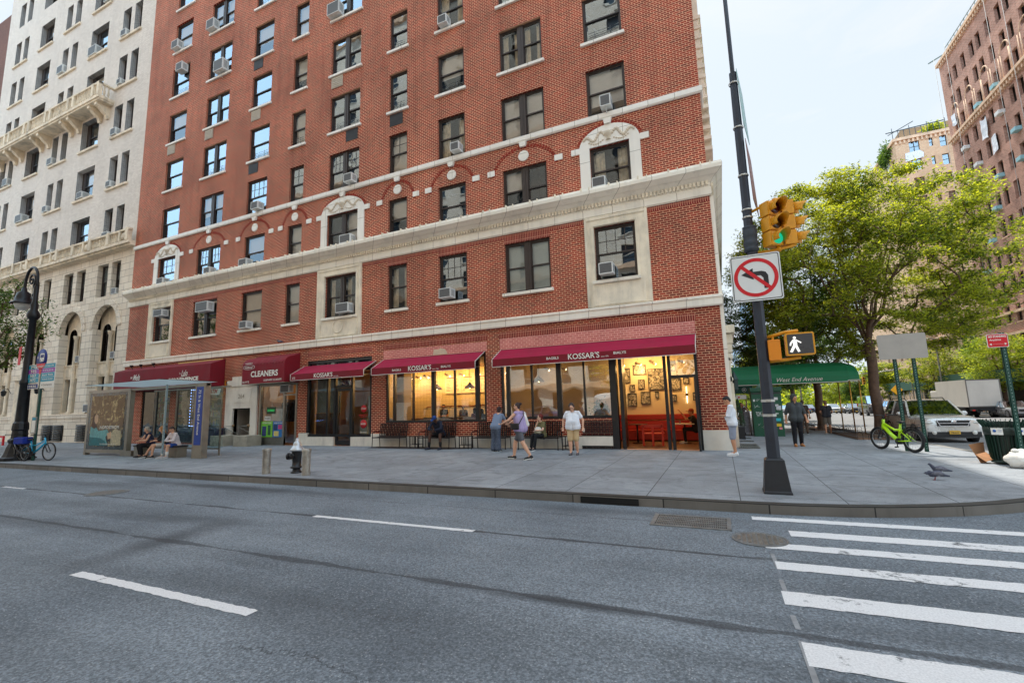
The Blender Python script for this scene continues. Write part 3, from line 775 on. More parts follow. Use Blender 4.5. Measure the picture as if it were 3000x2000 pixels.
# ---- open folding door bay
k = MB()
for x in (-3.45,-1.93,-1.78,-.9): k.box(x-.05,x+.05,.0,.12,-.02,3.88)
k.box(-1.78,-.9,.01,.11,2.42,2.52); k.box(-3.5,-.86,-.004,.124,3.82,3.9); k.build('door_frame', BLACKF, RB)
d1 = MB(); d1.box(-3.55,-3.49,.12,1.0,.02,3.4); d1.build('folded_door', BLACKF, RB)
k = MB(); k.box(-.98,-.92,-.55,.0,.02,2.4); k.build('open_door', BLACKF, RB)
sheet(RB, -1.74,-.94,2.52,3.84,.06,glassmat('transom_glass', refl=.4), 'transom_glass')

# ================================================================== shop interior
INW = mat('warm_plaster_wall', srgb(226,204,164), .85, var=.06, scale=1)
TILE = brickmat('cream_wall_tile', srgb(232,206,150), srgb(226,198,140), srgb(176,148,100), bw=.2, rh=.2, mort=.006, off=0, tint=.05, dark=.05, bump=.2, rough=.3)
FLOORT = brickmat('shop_floor_tile', srgb(196,160,124), srgb(180,140,104), srgb(120,90,70), bw=.1, rh=.1, mort=.008, off=0, tint=.05, dark=.2, rough=.4)
SH = empty('shop_room', (-8, 3, 0), 'lit shop interior with tiled counter room and dining room seen through the windows', 'room')
k = MB(); k.box(-19.0,-.3,4.02,4.1,-.02,3.9); k.build('dining_wall', INW, SH)
k = MB(); k.box(-16.3,-8.9,4.0,4.015,-.02,3.9); k.build('tiled_wall', TILE, SH)
k = MB(); k.box(-.32,-.25,.22,4.1,-.02,3.9); k.box(-19.05,-18.98,.25,4.1,-.02,3.9); k.box(-8.55,-8.4,1.2,4.0,0,3.9); k.build('side_wall', INW, SH)
k = MB(); k.box(-16.9,-16.3,2.2,4.0,0,3.9); k.box(-14.1,-13.6,.7,1.3,0,3.9); k.build('column', mat('grey_plaster', srgb(176,160,136), .85, var=.05), SH)
k = MB(); k.quad((-19,.2,.002),(-.3,.2,.002),(-.3,4.1,.002),(-19,4.1,.002)); k.build('floor', FLOORT, SH)
k = MB(); k.box(-19,-.3,.2,4.1,3.72,3.78); k.build('ceiling', mat('shop_ceiling', srgb(110,84,60), .9), SH)
# counter with a glass display
q = empty('shop_counter', (-12.3,2.4,0), 'long bakery counter with glass display case in the left shop window', 'counter')
k = MB(); k.box(-16,-9.2,2.3,3.0,.01,1.15); k.build('cabinet', mat('counter_wood', srgb(120,80,46), .5, var=.15), q)
k = MB(); k.box(-13.6,-9.3,2.25,2.9,1.6,1.63); k.box(-13.6,-9.3,2.25,2.9,1.15,1.18); k.build('case_shelf', ALU, q)
k = MB(); k.quad((-13.6,2.25,1.18),(-9.3,2.25,1.18),(-9.3,2.3,1.6),(-13.6,2.3,1.6)); k.build('case_glass', SHOPG, q)
rng = random.Random(3)
k = MB()
for i in range(140):
    x = rng.uniform(-13.5,-9.4); y = rng.uniform(2.4,2.8); z = 1.66+.06*rng.random()
    k.lathe((x,y,z),[(.02,-.02),(.055,-.02),(.065,.0),(.055,.02),(.02,.02)],7)
bg = k.build('bagels', mat('baked_bagel', srgb(176,110,50), .6, var=.3, scale=8)); tag(bg, 'heap of golden baked bagels on top of the bakery counter', 'bagels', kind='stuff')
for i, (x0_, x1_) in enumerate(((-13.4,-12.45),(-12.4,-11.6),(-11.5,-10.9))):
    q = empty('menu_board', ((x0_+x1_)/2,3.9,2.7), ['cream menu board of small print, leftmost behind the bakery counter','cream menu board of small print, middle one behind the bakery counter','cream menu board of small print, rightmost behind the bakery counter'][i], 'menu board', 'menu boards behind the bakery counter')
    k = MB(); k.box(x0_,x1_,3.93,3.96,2.35,3.25); b_ = k.build('board', mat('cream_menu_board', srgb(236,214,160), .7), q)
    rr = random.Random(i)
    k = MB()
    for c_ in range(2):
        for l_ in range(9):
            zz = 3.08-.075*l_; xa = x0_+.07+c_*(x1_-x0_)/2; k.box(xa, xa+(.12+.2*rr.random()), 3.925,3.929, zz, zz+.022)
    k.build('menu_print', mat('dark_print', srgb(80,60,40), .7), b_)
    k = MB(); k.box(x0_+.1,x0_+.6,3.925,3.929,3.14,3.19); k.build('menu_heading', REDP, b_)
LAMPC = (1.0,.60,.22)
BULB = emis('warm_bulb', (1,.7,.35), 14)
def light(loc, e, size=.25, col=LAMPC, rot=None, spot=None):
    ld = bpy.data.lights.new('shop_lamp_light', 'SPOT' if spot else 'POINT'); ld.energy = e; ld.color = col; ld.shadow_soft_size = size
    if spot: ld.spot_size = R(spot); ld.spot_blend = .6
    o = bpy.data.objects.new('shop_lamp_light', ld); o.location = loc
    if rot is not None: o.rotation_euler = rot
    COL.objects.link(o); return o
for i, (x, z) in enumerate(((-14.0,2.45),(-12.3,2.48),(-10.55,2.48),(-7.2,2.6))):
    q = empty('pendant_lamp', (x,1.5,3.7), 'dark rust domed pendant lamp, %s from the left in the shop windows' % ORD[i], 'pendant lamp', 'pendant lamps in the shop')
    k = MB(); k.cyl((x,1.5,z+.22),(x,1.5,3.7),.008,n=5); k.build('cord', BLACKF, q)
    k = MB(); k.lathe((x,1.5,z),[(.24,0),(.25,.02),(.22,.07),(.12,.16),(.06,.2),(.05,.25),(.0,.26)],18); sh_ = k.build('lamp_shade', mat('rust_enamel', srgb(110,58,36), .5), q)
    k = MB(); k.ell((x,1.5,z+.04),.05,8,6); k.build('bulb', BULB, sh_)
for i, x in enumerate((-15.0,-14.5,-14.0,-13.7,-12.7,-11.9,-11.0,-9.6,-7.4,-6.6,-4.0,-3.3,-2.7,-1.6)):
    yy = 3.0
    q = empty('track_spotlight', (x,yy,3.5), 'small cylindrical ceiling spotlight, number %s from the left inside the shop' % (ORD[i] if i < 12 else ['thirteenth','fourteenth'][i-12]), 'spotlight', 'ceiling spotlights in the shop')
    a = .5 if i % 2 else -.2
    k = MB(); k.cyl((x,yy,3.72),(x,yy,3.35),.01,n=5); k.cyl((x-.09*math.cos(a),yy-.05,3.3-.08*a),(x+.09,yy+.12,3.2),.055,n=10); k.build('lamp_body', mat('pale_spot_body', srgb(200,180,150), .5), q)
    k = MB(); k.ell((x+.095,yy+.13,3.195),.045,8,6); k.build('bulb', BULB, q)
for (x, e) in ((-15.2,60),(-13.6,80),(-12.2,80),(-10.8,66),(-9.5,34),(-7.3,9),(-5.0,6),(-3.4,78),(-2.0,60)):
    light((x,3.3,3.05), e*.9, .12)
light((-2.4,2.0,3.3), 46, .3); light((-12,1.8,3.3), 40, .3); light((-17.5,2.5,3.2), 5, .2, (1,.5,.2))
# dining room pictures
PICS = [(-4.20,-3.80,2.48,3.14),(-3.66,-3.13,2.82,3.24),(-3.05,-2.33,2.14,3.05),(-3.48,-3.21,2.21,2.61),(-3.85,-3.63,2.10,2.40),(-3.96,-3.58,1.46,2.02),(-3.40,-3.0,1.54,2.07),(-2.79,-2.64,1.79,2.06),(-2.16,-1.89,2.9,3.31),(-2.18,-1.72,2.1,2.6),(-1.62,-1.39,2.35,2.59),(-2.19,-1.92,1.62,1.9),(-1.28,-1.15,1.63,1.97)]
PL = ['dark framed street photograph high at the left of the dining wall','wide framed market photograph under the ceiling lights','largest framed picture, crowded with figures, on the dining wall','small framed picture left of the largest one','small mirror with rounded dark frame on the dining wall','framed photograph with slanting top, lowest at the left','framed photograph below the largest picture','smallest framed picture, on the lower dining wall','framed picture behind the transom glass','framed picture of a round dish seen through the glass door','small framed picture above the wall light','pale framed print beside the door post','half hidden framed picture right of the wall light']
def picmat(name, seed):
    m = bpy.data.materials.new(name); t, n, l = nt(m); out = N(t,'ShaderNodeOutputMaterial'); b = N(t,'ShaderNodeBsdfPrincipled', i_Roughness=.3)
    tc = N(t,'ShaderNodeTexCoord'); mp = N(t,'ShaderNodeMapping'); mp.inputs['Location'].default_value = (seed*3.1,0,seed*1.7); nz = N(t,'ShaderNodeTexNoise', i_Scale=9, i_Detail=8, i_Distortion=1.5)
    l.new(tc.outputs['Object'], mp.inputs[0]); l.new(mp.outputs[0], nz.inputs['Vector']); cr = N(t,'ShaderNodeValToRGB')
    cr.color_ramp.elements[0].position = .4; cr.color_ramp.elements[0].color = (.07,.06,.045,1); cr.color_ramp.elements[1].position = .66; cr.color_ramp.elements[1].color = (.62,.55,.42,1)
    l.new(nz.outputs['Fac'], cr.inputs[0]); l.new(cr.outputs[0], b.inputs['Base Color']); l.new(b.outputs[0], out.inputs[0]); return m
for i, (a, b, c, d) in enumerate(PICS):
    q = empty('framed_picture', ((a+b)/2,4,(c+d)/2), PL[i], 'picture', 'pictures on the dining room wall')
    k = MB(); f = .022
    k.box(a,a+f,3.95,4.0,c,d); k.box(b-f,b,3.95,4.0,c,d); k.box(a+f,b-f,3.95,4.0,c,c+f); k.box(a+f,b-f,3.95,4.0,d-f,d); k.build('frame', BLACKF, q)
    k = MB(); k.box(a+f,b-f,3.97,3.99,c+f,d-f); k.build('photograph', picmat('photo_%d' % i, i), q)
for i, x in enumerate((-1.51,-4.12)):
    q = empty('wall_light', (x,3.95,1.9), ['slim glowing tube wall light with round dark centre by the right dining table','slim glowing tube wall light behind the left window post'][i], 'wall light', 'tube wall lights in the dining room')
    k = MB(); k.cyl((x,3.93,1.55),(x,3.93,1.84),.012,n=8); k.cyl((x,3.93,1.94),(x,3.93,2.22),.012,n=8); k.build('tube', emis('warm_tube',(1,.75,.4),9), q)
    k = MB(); k.lathe((x,3.95,1.89),[(0,-.04),(.06,-.04),(.06,0)],14,axis='Y'); k.build('centre_disc', mat('brown_disc', srgb(70,40,24), .5), q)
REDL = mat('red_leather', srgb(170,44,22), .45, var=.12, scale=3); REDC = mat('orange_red_paint', srgb(226,60,26), .4, var=.08)
q = empty('banquette', (-2.8,3.6,0), 'long red leather banquette along the dining wall', 'banquette')
k = MB(); k.box(-8.3,-.5,3.35,3.95,.05,.48); k.build('seat', REDL, q, bevel=.03); k = MB(); k.box(-8.3,-.5,3.78,3.95,.48,.85); k.box(-8.3,-.5,3.76,3.95,.87,1.1); k.build('backrest', REDL, q, bevel=.03)
def table(x, y, lab, top):
    q = empty('cafe_table', (x,y,0), lab, 'table', 'tables in the dining room')
    k = MB(); k.box(x-.38,x+.38,y-.33,y+.33,.73,.76); k.build('tabletop', top, q, bevel=.008); k = MB(); k.cyl((x,y,.03),(x,y,.73),.035,n=8); k.build('leg', BLACKF, q); k = MB(); k.cyl((x,y,.004),(x,y,.03),.22,n=16); k.build('base', BLACKF, q)
table(-1.6,2.6,'small cafe table with pale top and a glass, behind the right door opening', mat('pale_tabletop', srgb(222,214,196), .3)); table(-3.4,2.5,'dark cafe table left of the red chair', mat('dark_tabletop', srgb(60,36,26), .3)); table(-6.6,2.3,'cafe table behind the right shop window', mat('dark_tabletop', (0,0,0)))
q = empty('chair', (-2.65,1.5,0), 'bright orange red wooden chair with its back to the open doorway', 'chair')
k = MB()
for x in (-3.0,-2.3): k.box(x-.035,x+.035,1.3,1.37,.0,.8)
k.build('leg', REDC, q); k = MB(); k.box(-3.0,-2.3,1.3,1.36,.68,.78); k.box(-2.69,-2.61,1.3,1.36,.0,.68); k.build('backrest', REDC, q)
k = MB(); k.box(-3.02,-2.28,1.36,1.85,.42,.47); k.build('seat', REDC, q, bevel=.01)

# ================================================================== convenience store and cleaners fronts
k = MB(); frames(k, [-32.95,-31.55,-30.2], .35, 3.5, .05, .09, .1); frames(k, [-29.5,-27.9,-26.7,-25.43], .05, 3.5, .05, .08, .1); k.box(-33,-25.38,.0,.12,3.3,3.42); sf4 = k.build('shopfront_frame', BLACKF, RB)
DG = glassmat('dim_shop_glass', refl=.09, tint=(.6,.65,.65), wob=.015, wscale=.5)
sheet(sf4,-33,-30.15,.4,4,.09,DG); sheet(sf4,-29.5,-25.4,.1,4,.09,DG)
k = MB(); k.box(-33.2,-25.2,2.4,2.5,-.02,4.2); k.box(-33.2,-33.1,.25,2.4,0,4.2); k.box(-25.3,-25.2,.25,2.4,0,4.2); k.quad((-33.2,.2,.0),(-25.2,.2,.0),(-25.2,2.4,.0),(-33.2,2.4,.0)); k.quad((-33.2,.2,4.1),(-25.2,.2,4.1),(-25.2,2.4,4.1),(-33.2,2.4,4.1)); k.build('store_interior_wall', mat('dim_store', srgb(54,48,42), .9, var=.2), RB)
GOODS = [mat('goods_%d' % i, srgb(*c), .5, var=.2) for i, c in enumerate(((200,60,40),(230,200,80),(60,130,70),(50,80,160),(230,225,215),(190,110,50),(120,40,90)))]
for i, (a, b) in enumerate(((-32.8,-31.6),(-31.4,-30.3),(-29.3,-28.0),(-27.7,-26.6),(-26.5,-25.5))):
    q = empty('store_shelf', ((a+b)/2,.9,0), 'shelf of small coloured goods, %s from the left in the convenience store window' % ORD[i], 'shelf', 'goods shelves in the convenience store')
    k = MB()
    for z in (.5,1.0,1.5,2.0,2.5,3.0): k.box(a,b,.7,1.05,z,z+.03)
    k.build('boards', ALU, q); k = MB()
    for z in (.53,1.03,1.53,2.03,2.53):
        x = a+.02
        while x < b-.12:
            w_ = rng.uniform(.05,.15); h_ = rng.uniform(.12,.36); k.box(x,x+w_,.72,.9,z,z+h_,rng.randrange(7)); x += w_+.02
    g_ = k.build('goods', GOODS, q); g_['kind'] = 'stuff'
light((-27.5,1.5,3.6), 20, .3, (1,.85,.65)); light((-31.5,1.5,3.6), 12, .3, (1,.85,.65))
k = MB()
for z in np.arange(1.0,3.1,.17): k.box(-28.2,-28.17,.02,.035,z,z+.06)
for x in np.arange(-28.17,-27.2,.15): k.box(x,x+.06,.02,.035,1.0,1.03); k.box(x,x+.06,.02,.035,3.05,3.08)
k.build('window_led_string', emis('blue_led', (.3,.45,1), 4), RB)
q = empty('hanging_sign', (-25.4,-.4,3), 'white sign with slanting red letters ATM beside the convenience store', 'sign')
k = MB(); k.prism([(-26.02,2.72),(-25.05,2.68),(-24.9,3.02),(-25.95,3.08)], -.44,-.40); b_ = k.build('sign_panel', LETTER, q); text('ATM', .72, .24, (-25.85,-.446,2.76), REDP, b_, shear=.25, bold=.03)
k = MB(); k.box(-25.55,-25.5,-.4,0,3.1,3.13); k.build('bracket', BLACKF, q)
q = empty('trash_container', (-25.2,-.5,0), 'dark blue metal bin covered in scribbles beside the convenience store', 'bin')
k = MB(); k.box(-25.9,-24.7,-.75,-.2,.05,.84); k.build('body', mat('dark_blue_scribbled', srgb(24,34,66), .5, var=.5, scale=14), q, bevel=.02); k = MB(); k.box(-25.93,-24.67,-.78,-.17,.84,.9); k.build('lid', mat('dark_blue', srgb(30,40,70), .5), q)

# cleaners
k = MB()
for x in (-22.3,-19.66): k.box(x-.06,x+.06,-.03,.1,0,3.6)
k.box(-22.3,-19.66,-.02,.1,3.0,3.12); k.box(-20.62,-20.5,.0,.1,0,3.0); k.box(-22.25,-20.5,.02,.1,.0,.38); k.box(-20.5,-19.7,.0,.1,2.48,2.56); cf = k.build('shopfront_frame', ALU, RB)
sheet(cf,-22.24,-20.62,.38,3.0,.06,SHOPG); sheet(cf,-20.5,-19.72,.1,2.48,.06,SHOPG)
k = MB(); k.box(-22.4,-19.5,2.6,2.7,-.02,4.2); k.box(-22.42,-22.36,.22,2.6,0,4.2); k.box(-19.56,-19.5,.22,2.6,0,4.2); k.quad((-22.4,.2,.01),(-19.5,.2,.01),(-19.5,2.6,.01),(-22.4,2.6,.01)); k.quad((-22.4,.2,4.1),(-19.5,.2,4.1),(-19.5,2.6,4.1),(-22.4,2.6,4.1)); k.build('store_interior_wall', mat('tan_store', srgb(190,150,104), .9, var=.1), RB)
light((-21,1.2,3.4), 22, .25, (1,.75,.45))
q = empty('clothes_rack', (-21,1.4,0), 'rail of hanging clothes inside the cleaners window', 'clothes rack'); k = MB(); k.cyl((-22.2,1.4,2.3),(-19.7,1.4,2.3),.02,n=6); k.build('rail', ALU, q); k = MB(); x = -22.15
CL = [mat('garment_%d' % i, srgb(*c), .9, var=.2) for i, c in enumerate(((60,50,44),(140,120,100),(40,44,60),(180,170,150),(110,40,36)))]
while x < -19.7:
    w_ = rng.uniform(.05,.1); k.prism([(1.2,2.15),(1.4,2.28),(1.6,2.15),(1.64,1.1+.4*rng.random()),(1.16,1.15)], x, x+w_, 'X', rng.randrange(5)); x += w_+.025
g_ = k.build('garments', CL, q); g_['kind'] = 'stuff'
def poster(a, b, c, d, y, col, lab, tx, tcol, shapes=()):
    q = tag((lambda o: o)(MB().box(a,b,y,y+.01,c,d).build('poster', mat('poster_'+lab[:14], srgb(*col), .5), None)), lab, 'poster')
    text(tx, (b-a)*.8, (d-c)*.1 if len(shapes) else (d-c)*.3, (a+(b-a)*.1, y-.006, d-(d-c)*.15 if len(shapes) else c+(d-c)*.35), tcol, q, bold=.02)
    for (u, v, w_, h_, cc) in shapes: MB().box(u,u+w_,y-.005,y-.001,v,v+h_).build('printed_garment', mat('print_%s' % str(cc), srgb(*cc), .6), q)
poster(-22.2,-21.37,.4,1.2,.04,(120,200,60),'lime green ALTERATIONS poster low in the cleaners window','ALTERATIONS',LETTER,((-22.12,.45,.3,.5,(40,60,120)),(-21.7,.5,.2,.5,(30,90,60))))
poster(-21.33,-20.55,.4,1.19,.04,(40,120,190),'blue WASH N FOLD poster low in the cleaners window',"WASH 'N' FOLD",LETTER,((-21.28,.75,.28,.28,(24,60,110)),(-20.95,.8,.35,.22,(200,60,130)),(-21.25,.45,.35,.25,(225,205,120))))
GRN = emis('green_neon', (.08,.8,.2), .7)
poster(-21.85,-21.2,1.58,1.93,.05,(16,60,24),'small dark sign with green letters ECO FRIENDLY in the cleaners window','ECO-FRIENDLY',GRN)
poster(-22.0,-21.55,1.24,1.46,.05,(225,222,215),'small white sign VIDA\'S CLEANERS in the cleaners window',"VIDA'S CLEANERS",BLACKF)
ac(-20.35, 2.62, .62, .4, .3, .12, 'white air conditioner above the door of the cleaners', None)

# pigeon helper used again on the pavement
def pigeon(x, y, z, ang, lab, grp=None, peck=False):
    t = empty('pigeon', (x,y,z), lab, 'pigeon', grp, rz=ang)
    M = Matrix.Translation((x,y,z)) @ Matrix.Rotation(ang,4,'Z')
    P = lambda a, b, c: M @ Vector((a,b,c))
    k = MB(); hz = .12 if peck else .2
    k.ell(P(0,0,.12),(.11,.055,.055),12,8,M=M.to_3x3() @ Matrix.Rotation(.15 if not peck else .35,3,'Y'))
    k.cap(P(.08,0,.14),P(.125,0,hz),.038,.024); k.ell(P(.135,0,hz+.01),(.026,.021,.022),10,8); k.cap(P(-.08,0,.105),P(-.2,0,.085),.035,.014); k.cap(P(.15,0,hz+.008),P(.178,0,hz-.002),.008,.003)
    b = remesh(k, 'body', mat('pigeon_grey', srgb(74,76,92), .6, var=.35, scale=22), .006, 1, t)
    k = MB()
    for s in (-1,1): k.cyl(P(.0,.025*s,.08),P(.02,.025*s,.0),.005,n=5); k.cyl(P(.02,.025*s,.004),P(.05,.025*s,.003),.004,n=4)
    k.build('leg', mat('pink_leg', srgb(160,80,76), .6), t)
    k = MB()
    for s in (-1,1): k.ell(P(-.03,.05*s,.125),(.1,.012,.038),10,6,M=M.to_3x3())
    k.build('wing', mat('pigeon_wing', srgb(108,108,118), .6, var=.5, scale=30), t)
pigeon(-20.93,-.09,5.18,R(200),'grey pigeon perched on the stone ledge above the cleaners awning')

# ================================================================== cream building on the left
WB = empty('stone_apartment_building', (-47.7, 6, 0), 'cream brick apartment building with rusticated stone base and arched windows', 'building')
WF = [(14.2,16.45),(18.05,20.5),(22.1,24.55),(26.1,28.6),(30.2,32.6),(34.3,36.7),(38.4,40.8)]
PAIRS = [(-39.72,-38.66,-38.16,-37.2),(-48.8,-47.88,-47.3,-46.38),(-58.1,-57.08,-56.5,-55.6)]; WIDES = [(-44.25,-41.75),(-53.3,-50.95)]
hh = []
for (a, b) in WF:
    for p in PAIRS: hh += [(p[0],p[1],a,b),(p[2],p[3],a,b)]
    for p in WIDES: hh.append((p[0],p[1],a,b))
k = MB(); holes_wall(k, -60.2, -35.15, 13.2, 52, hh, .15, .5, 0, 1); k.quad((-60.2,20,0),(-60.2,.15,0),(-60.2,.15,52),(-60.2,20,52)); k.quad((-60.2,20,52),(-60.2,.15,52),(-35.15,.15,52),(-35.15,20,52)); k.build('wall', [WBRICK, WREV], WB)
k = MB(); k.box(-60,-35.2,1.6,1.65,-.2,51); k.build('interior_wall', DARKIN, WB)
for j, (a, b) in enumerate(WF[:6]):
    for p in PAIRS:
        for (c, d) in ((p[0],p[1]),(p[2],p[3])): window(WB, c, d, a, b, y=.52, sill=False, blind=([(0,.5,BLIND)] if (j+int(c)) % 2 == 0 else ()))
        k = MB(); k.box(p[0]-.15,p[3]+.12,.03,.6,a-.16,a-.01); k.build('sill', WTRIM, WB)
    for p in WIDES:
        c, d = p; m3 = .42
        k = MB(); k.box(c,c+m3,.5,.6,a,b); k.box(d-m3,d,.5,.6,a,b); k.box(c+.12,c+m3-.1,.49,.5,a+.2,b-.2); k.build('side_light', FRAME, WB)
        window(WB, c+m3, d-m3, a, b, y=.5, sill=False, blind=([(0,.4,BLIND)] if j % 2 else ()))
        k = MB(); k.box(c-.15,d+.12,.03,.6,a-.16,a-.01); k.build('sill', WTRIM, WB)
# stone base
def arch_hole(cx, hw, zs, zb, n=14):
    return [(cx-hw,zb)]+[(cx-hw*math.cos(math.pi*q/n), zs+hw*math.sin(math.pi*q/n)) for q in range(n+1)]+[(cx+hw,zb)]
def fill_between(mb, holes, x0, x1, z0, z1, y, mi=0):
    """flat wall with arched holes, each hole = (cx, hw, spring z, bottom z)"""
    bm = bmesh.new()
    def loop(pts):
        vs = [bm.verts.new((p[0], y, p[1])) for p in pts]
        return [bm.edges.new((vs[i], vs[(i+1) % len(vs)])) for i in range(len(vs))]
    ed = loop([(x0,z0),(x1,z0),(x1,z1),(x0,z1)])
    for h in holes: ed += loop(arch_hole(*h))
    r = bmesh.ops.triangle_fill(bm, use_beauty=True, use_dissolve=False, edges=ed)
    bm.verts.ensure_lookup_table(); bm.verts.index_update()
    vs = [tuple(v.co) for v in bm.verts]; fs = []
    for f in bm.faces:
        idx = [v.index for v in f.verts]
        if f.normal.y > 0: idx = idx[::-1]
        fs.append(idx)
    bm.free(); mb.add(vs, fs, mi)
ARC = [(-38.2,1.55,7.75),(-42.65,1.55,7.75),(-47.7,1.9,7.4),(-52.6,1.55,7.75),(-57.0,1.55,7.75)]
k = MB()
base_y = .1
arh = [(cx, hw, zs, 1.95) for (cx, hw, zs) in ARC if cx != -47.7]
# the wall over 0..9.6 with arched recesses, 9.6..13.2 with square pairs
fill_between(k, arh+[(-47.7,1.3,7.9,5.6)], -60.2, -35.15, 1.9, 9.75, base_y)
sq = []
for p in ((-39.8,-38.45,-38.0,-36.9),(-44.4,-43.1,-42.6,-41.4),(-49.3,-48.1,-47.4,-46.3),(-53.9,-52.8,-52.3,-51.1),(-58.4,-57.3,-56.8,-55.6)): sq += [(p[0],p[1],9.95,12.3),(p[2],p[3],9.95,12.3)]
holes_wall(k, -60.2, -35.15, 9.75, 13.2, sq, base_y, .5)
bh = [(-44.85,-43.5,.1,1.17),(-43.35,-42.0,.1,1.17),(-40.2,-38.9,.1,1.17),(-48.6,-46.9,0,1.9),(-54,-52.7,.1,1.17),(-58,-56.7,.1,1.17)]
holes_wall(k, -60.2, -35.15, -.3, 1.9, bh, base_y-.12, .4)
k.box(-60.2,-35.16,-.07,.1,1.66,1.905)
for (cx, hw, zs) in ARC:       # voussoir ring
    if cx == -47.7: hw = 1.3; zs = 7.9
    inn = arch_pts(cx, hw, zs, hw, 13); out_ = arch_pts(cx, hw+.42, zs, hw+.42, 13)
    for q in range(13):
        g = .03; L2 = lambda p, r_: (p[0]+(r_[0]-p[0])*g, p[1]+(r_[1]-p[1])*g)
        k.prism([L2(inn[q],inn[q+1]),L2(inn[q+1],inn[q]),L2(out_[q+1],out_[q]),L2(out_[q],out_[q+1])], base_y-.07, base_y+.3)
    for s in (-1,1): k.box(cx+s*hw-.02 if s > 0 else cx-hw-.42, cx+hw+.42 if s > 0 else cx-hw+.02, base_y-.001, base_y+.55, 1.95, zs)
k.build('stone_base_wall', WSTONE, WB)
k = MB()
for (cx, hw, zs) in ARC:      # recessed tympanum with a pair of narrow arched lights
    if cx == -47.7: hw = 1.3; zs = 7.9
    lw = .52; bot = 1.95 if cx != -47.7 else 5.6
    hs = [(cx-hw*.5, lw, zs-.15, 5.5 if cx != -47.7 else 5.8), (cx+hw*.5, lw, zs-.15, 5.5 if cx != -47.7 else 5.8)]
    yy = base_y+.5
    fill_between(k, hs+([] if cx == -47.7 else []), cx-hw-.1, cx+hw+.1, 5.4 if cx != -47.7 else 5.6, zs+hw+.1, yy)
    if cx != -47.7:
        k.box(cx-hw, cx+hw, yy-.05, yy+.3, 4.45, 5.4); k.box(cx-hw, cx+hw, yy-.1, yy+.0, 5.38, 5.48)
        for s in (-1,1): k.box(cx+s*hw*.5-.4, cx+s*hw*.5+.4, yy-.09, yy-.05, 4.6, 5.2)
        for x in (cx-hw, cx+hw-.22): k.box(x, x+.22, yy-.02, yy+.3, 1.95, 4.45)
        k.box(cx-.16, cx+.16, yy-.1, yy+.3, 1.95, 4.45); k.box(cx-hw,cx+hw,yy-.1,yy+.4,1.9,2.05)
    k.lathe((cx, yy-.12, 1.95 if cx != -47.7 else 5.8), [(.2,0),(.2,.15),(.13,.2),(.115,zs-.5-1.95 if cx != -47.7 else 1.6),(.17,(zs-.4-1.95) if cx != -47.7 else 1.7),(.2,(zs-.2-1.95) if cx != -47.7 else 1.9)], 14)
k.build('arched_recess', WTRIM, WB)
for (cx, hw, zs) in ARC:
    if cx == -47.7: hw = 1.3; zs = 7.9
    yy = base_y+.72
    k = MB(); k.box(cx-hw, cx+hw, yy, yy+.05, zs-.1, zs-.04)
    for s in (-1,1):
        c_ = cx+s*hw*.5; k.box(c_-.52,c_-.46,yy,yy+.05,2,zs+.5); k.box(c_+.46,c_+.52,yy,yy+.05,2,zs+.5)
        for z in (2.1,3.5,5.5,6.6): k.box(c_-.5,c_+.5,yy+.002,yy+.048,z,z+.07)
    w_ = k.build('window', FRAME, WB); k = MB(); k.quad((cx-hw,yy+.06,2),(cx+hw,yy+.06,2),(cx+hw,yy+.06,zs+hw),(cx-hw,yy+.06,zs+hw)); k.build('pane', glassmat('dark_pane', refl=.3), w_)
for h in sq:
    window(WB, h[0]+.0, h[1], h[2], h[3], y=.42, sill=False)
k = MB()
for (a, b, c, d) in bh:
    if c == 0: continue
    for q in range(9): x = a+.03+(b-a-.06)*q/8; k.cyl((x,-.08,c),(x,-.08,d+.05),.02,n=5)
    for z in np.arange(c+.05,d,.16): k.cyl((a,-.1,z),(b,-.1,z),.024,n=5)
k.build('basement_grille', BLACKF, WB)
# door
k = MB(); k.box(-48.5,-47.0,.35,.4,0,3.9); k.build('door', mat('brown_wood_door', srgb(84,54,36), .5, var=.2), WB)
k = MB(); k.box(-49.6,-48.6,-.12,.1,0,4.6); k.box(-46.9,-45.9,-.12,.1,0,4.6); k.box(-49.8,-45.7,-.3,.1,4.6,4.95); k.box(-48.6,-46.9,-.1,.1,3.9,4.6); k.build('door_surround', WTRIM, WB)
for i, x in enumerate((-50.5,-45.3)):
    q = empty('wall_lantern', (x,-.3,3.8), 'black iron wall lantern %s of the stone building door' % ['left','right'][i], 'lantern', 'lanterns at the stone building door')
    k = MB(); k.tube([(x,0.0,3.7),(x,-.2,4.05),(x,-.4,4.0),(x,-.4,3.9)],.025,6); k.build('bracket', BLACKF, q); k = MB(); k.lathe((x,-.4,3.45),[(.0,0),(.12,.06),(.17,.35),(.19,.36),(.05,.5),(0,.52)],8); k.build('lamp_head', BLACKF, q)
# balustrade over the stone base
def baluster(k, x, y, z, h, n=8): k.lathe((x,y,z),[(.05,0),(.05,h*.06),(.03,h*.12),(.075,h*.35),(.03,h*.72),(.045,h*.8),(.05,h*.9),(.05,h)],n)
k = MB(); k.box(-60.2,-35.16,-.42,.15,13.12,13.32); k.box(-60.2,-35.16,-.3,.15,12.98,13.12); k.box(-60.2,-35.16,-.42,-.2,14.02,14.14)
pier = []
x = -35.45
while x > -60: pier.append(x); x -= 2.3
for q, x in enumerate(pier):
    k.box(x-.16,x+.16,-.45,-.17,13.32,14.16)
    if q % 2 == 0:
        k.box(x-.95,x-.8,-.44,-.18,13.32,14.1); k.lathe((x-.48,-.33,13.67),[(0,-.06),(.2,-.06),(.25,-.02),(.25,.06),(0,.06)],16,axis='Y')
    for j in range(9):
        xx = x-.3-j*.215-(.6 if q % 2 == 0 else 0)
        if xx > x-2.2: baluster(k, xx, -.31, 13.32, .7, 6)
k.build('balustrade', WTRIM, WB)
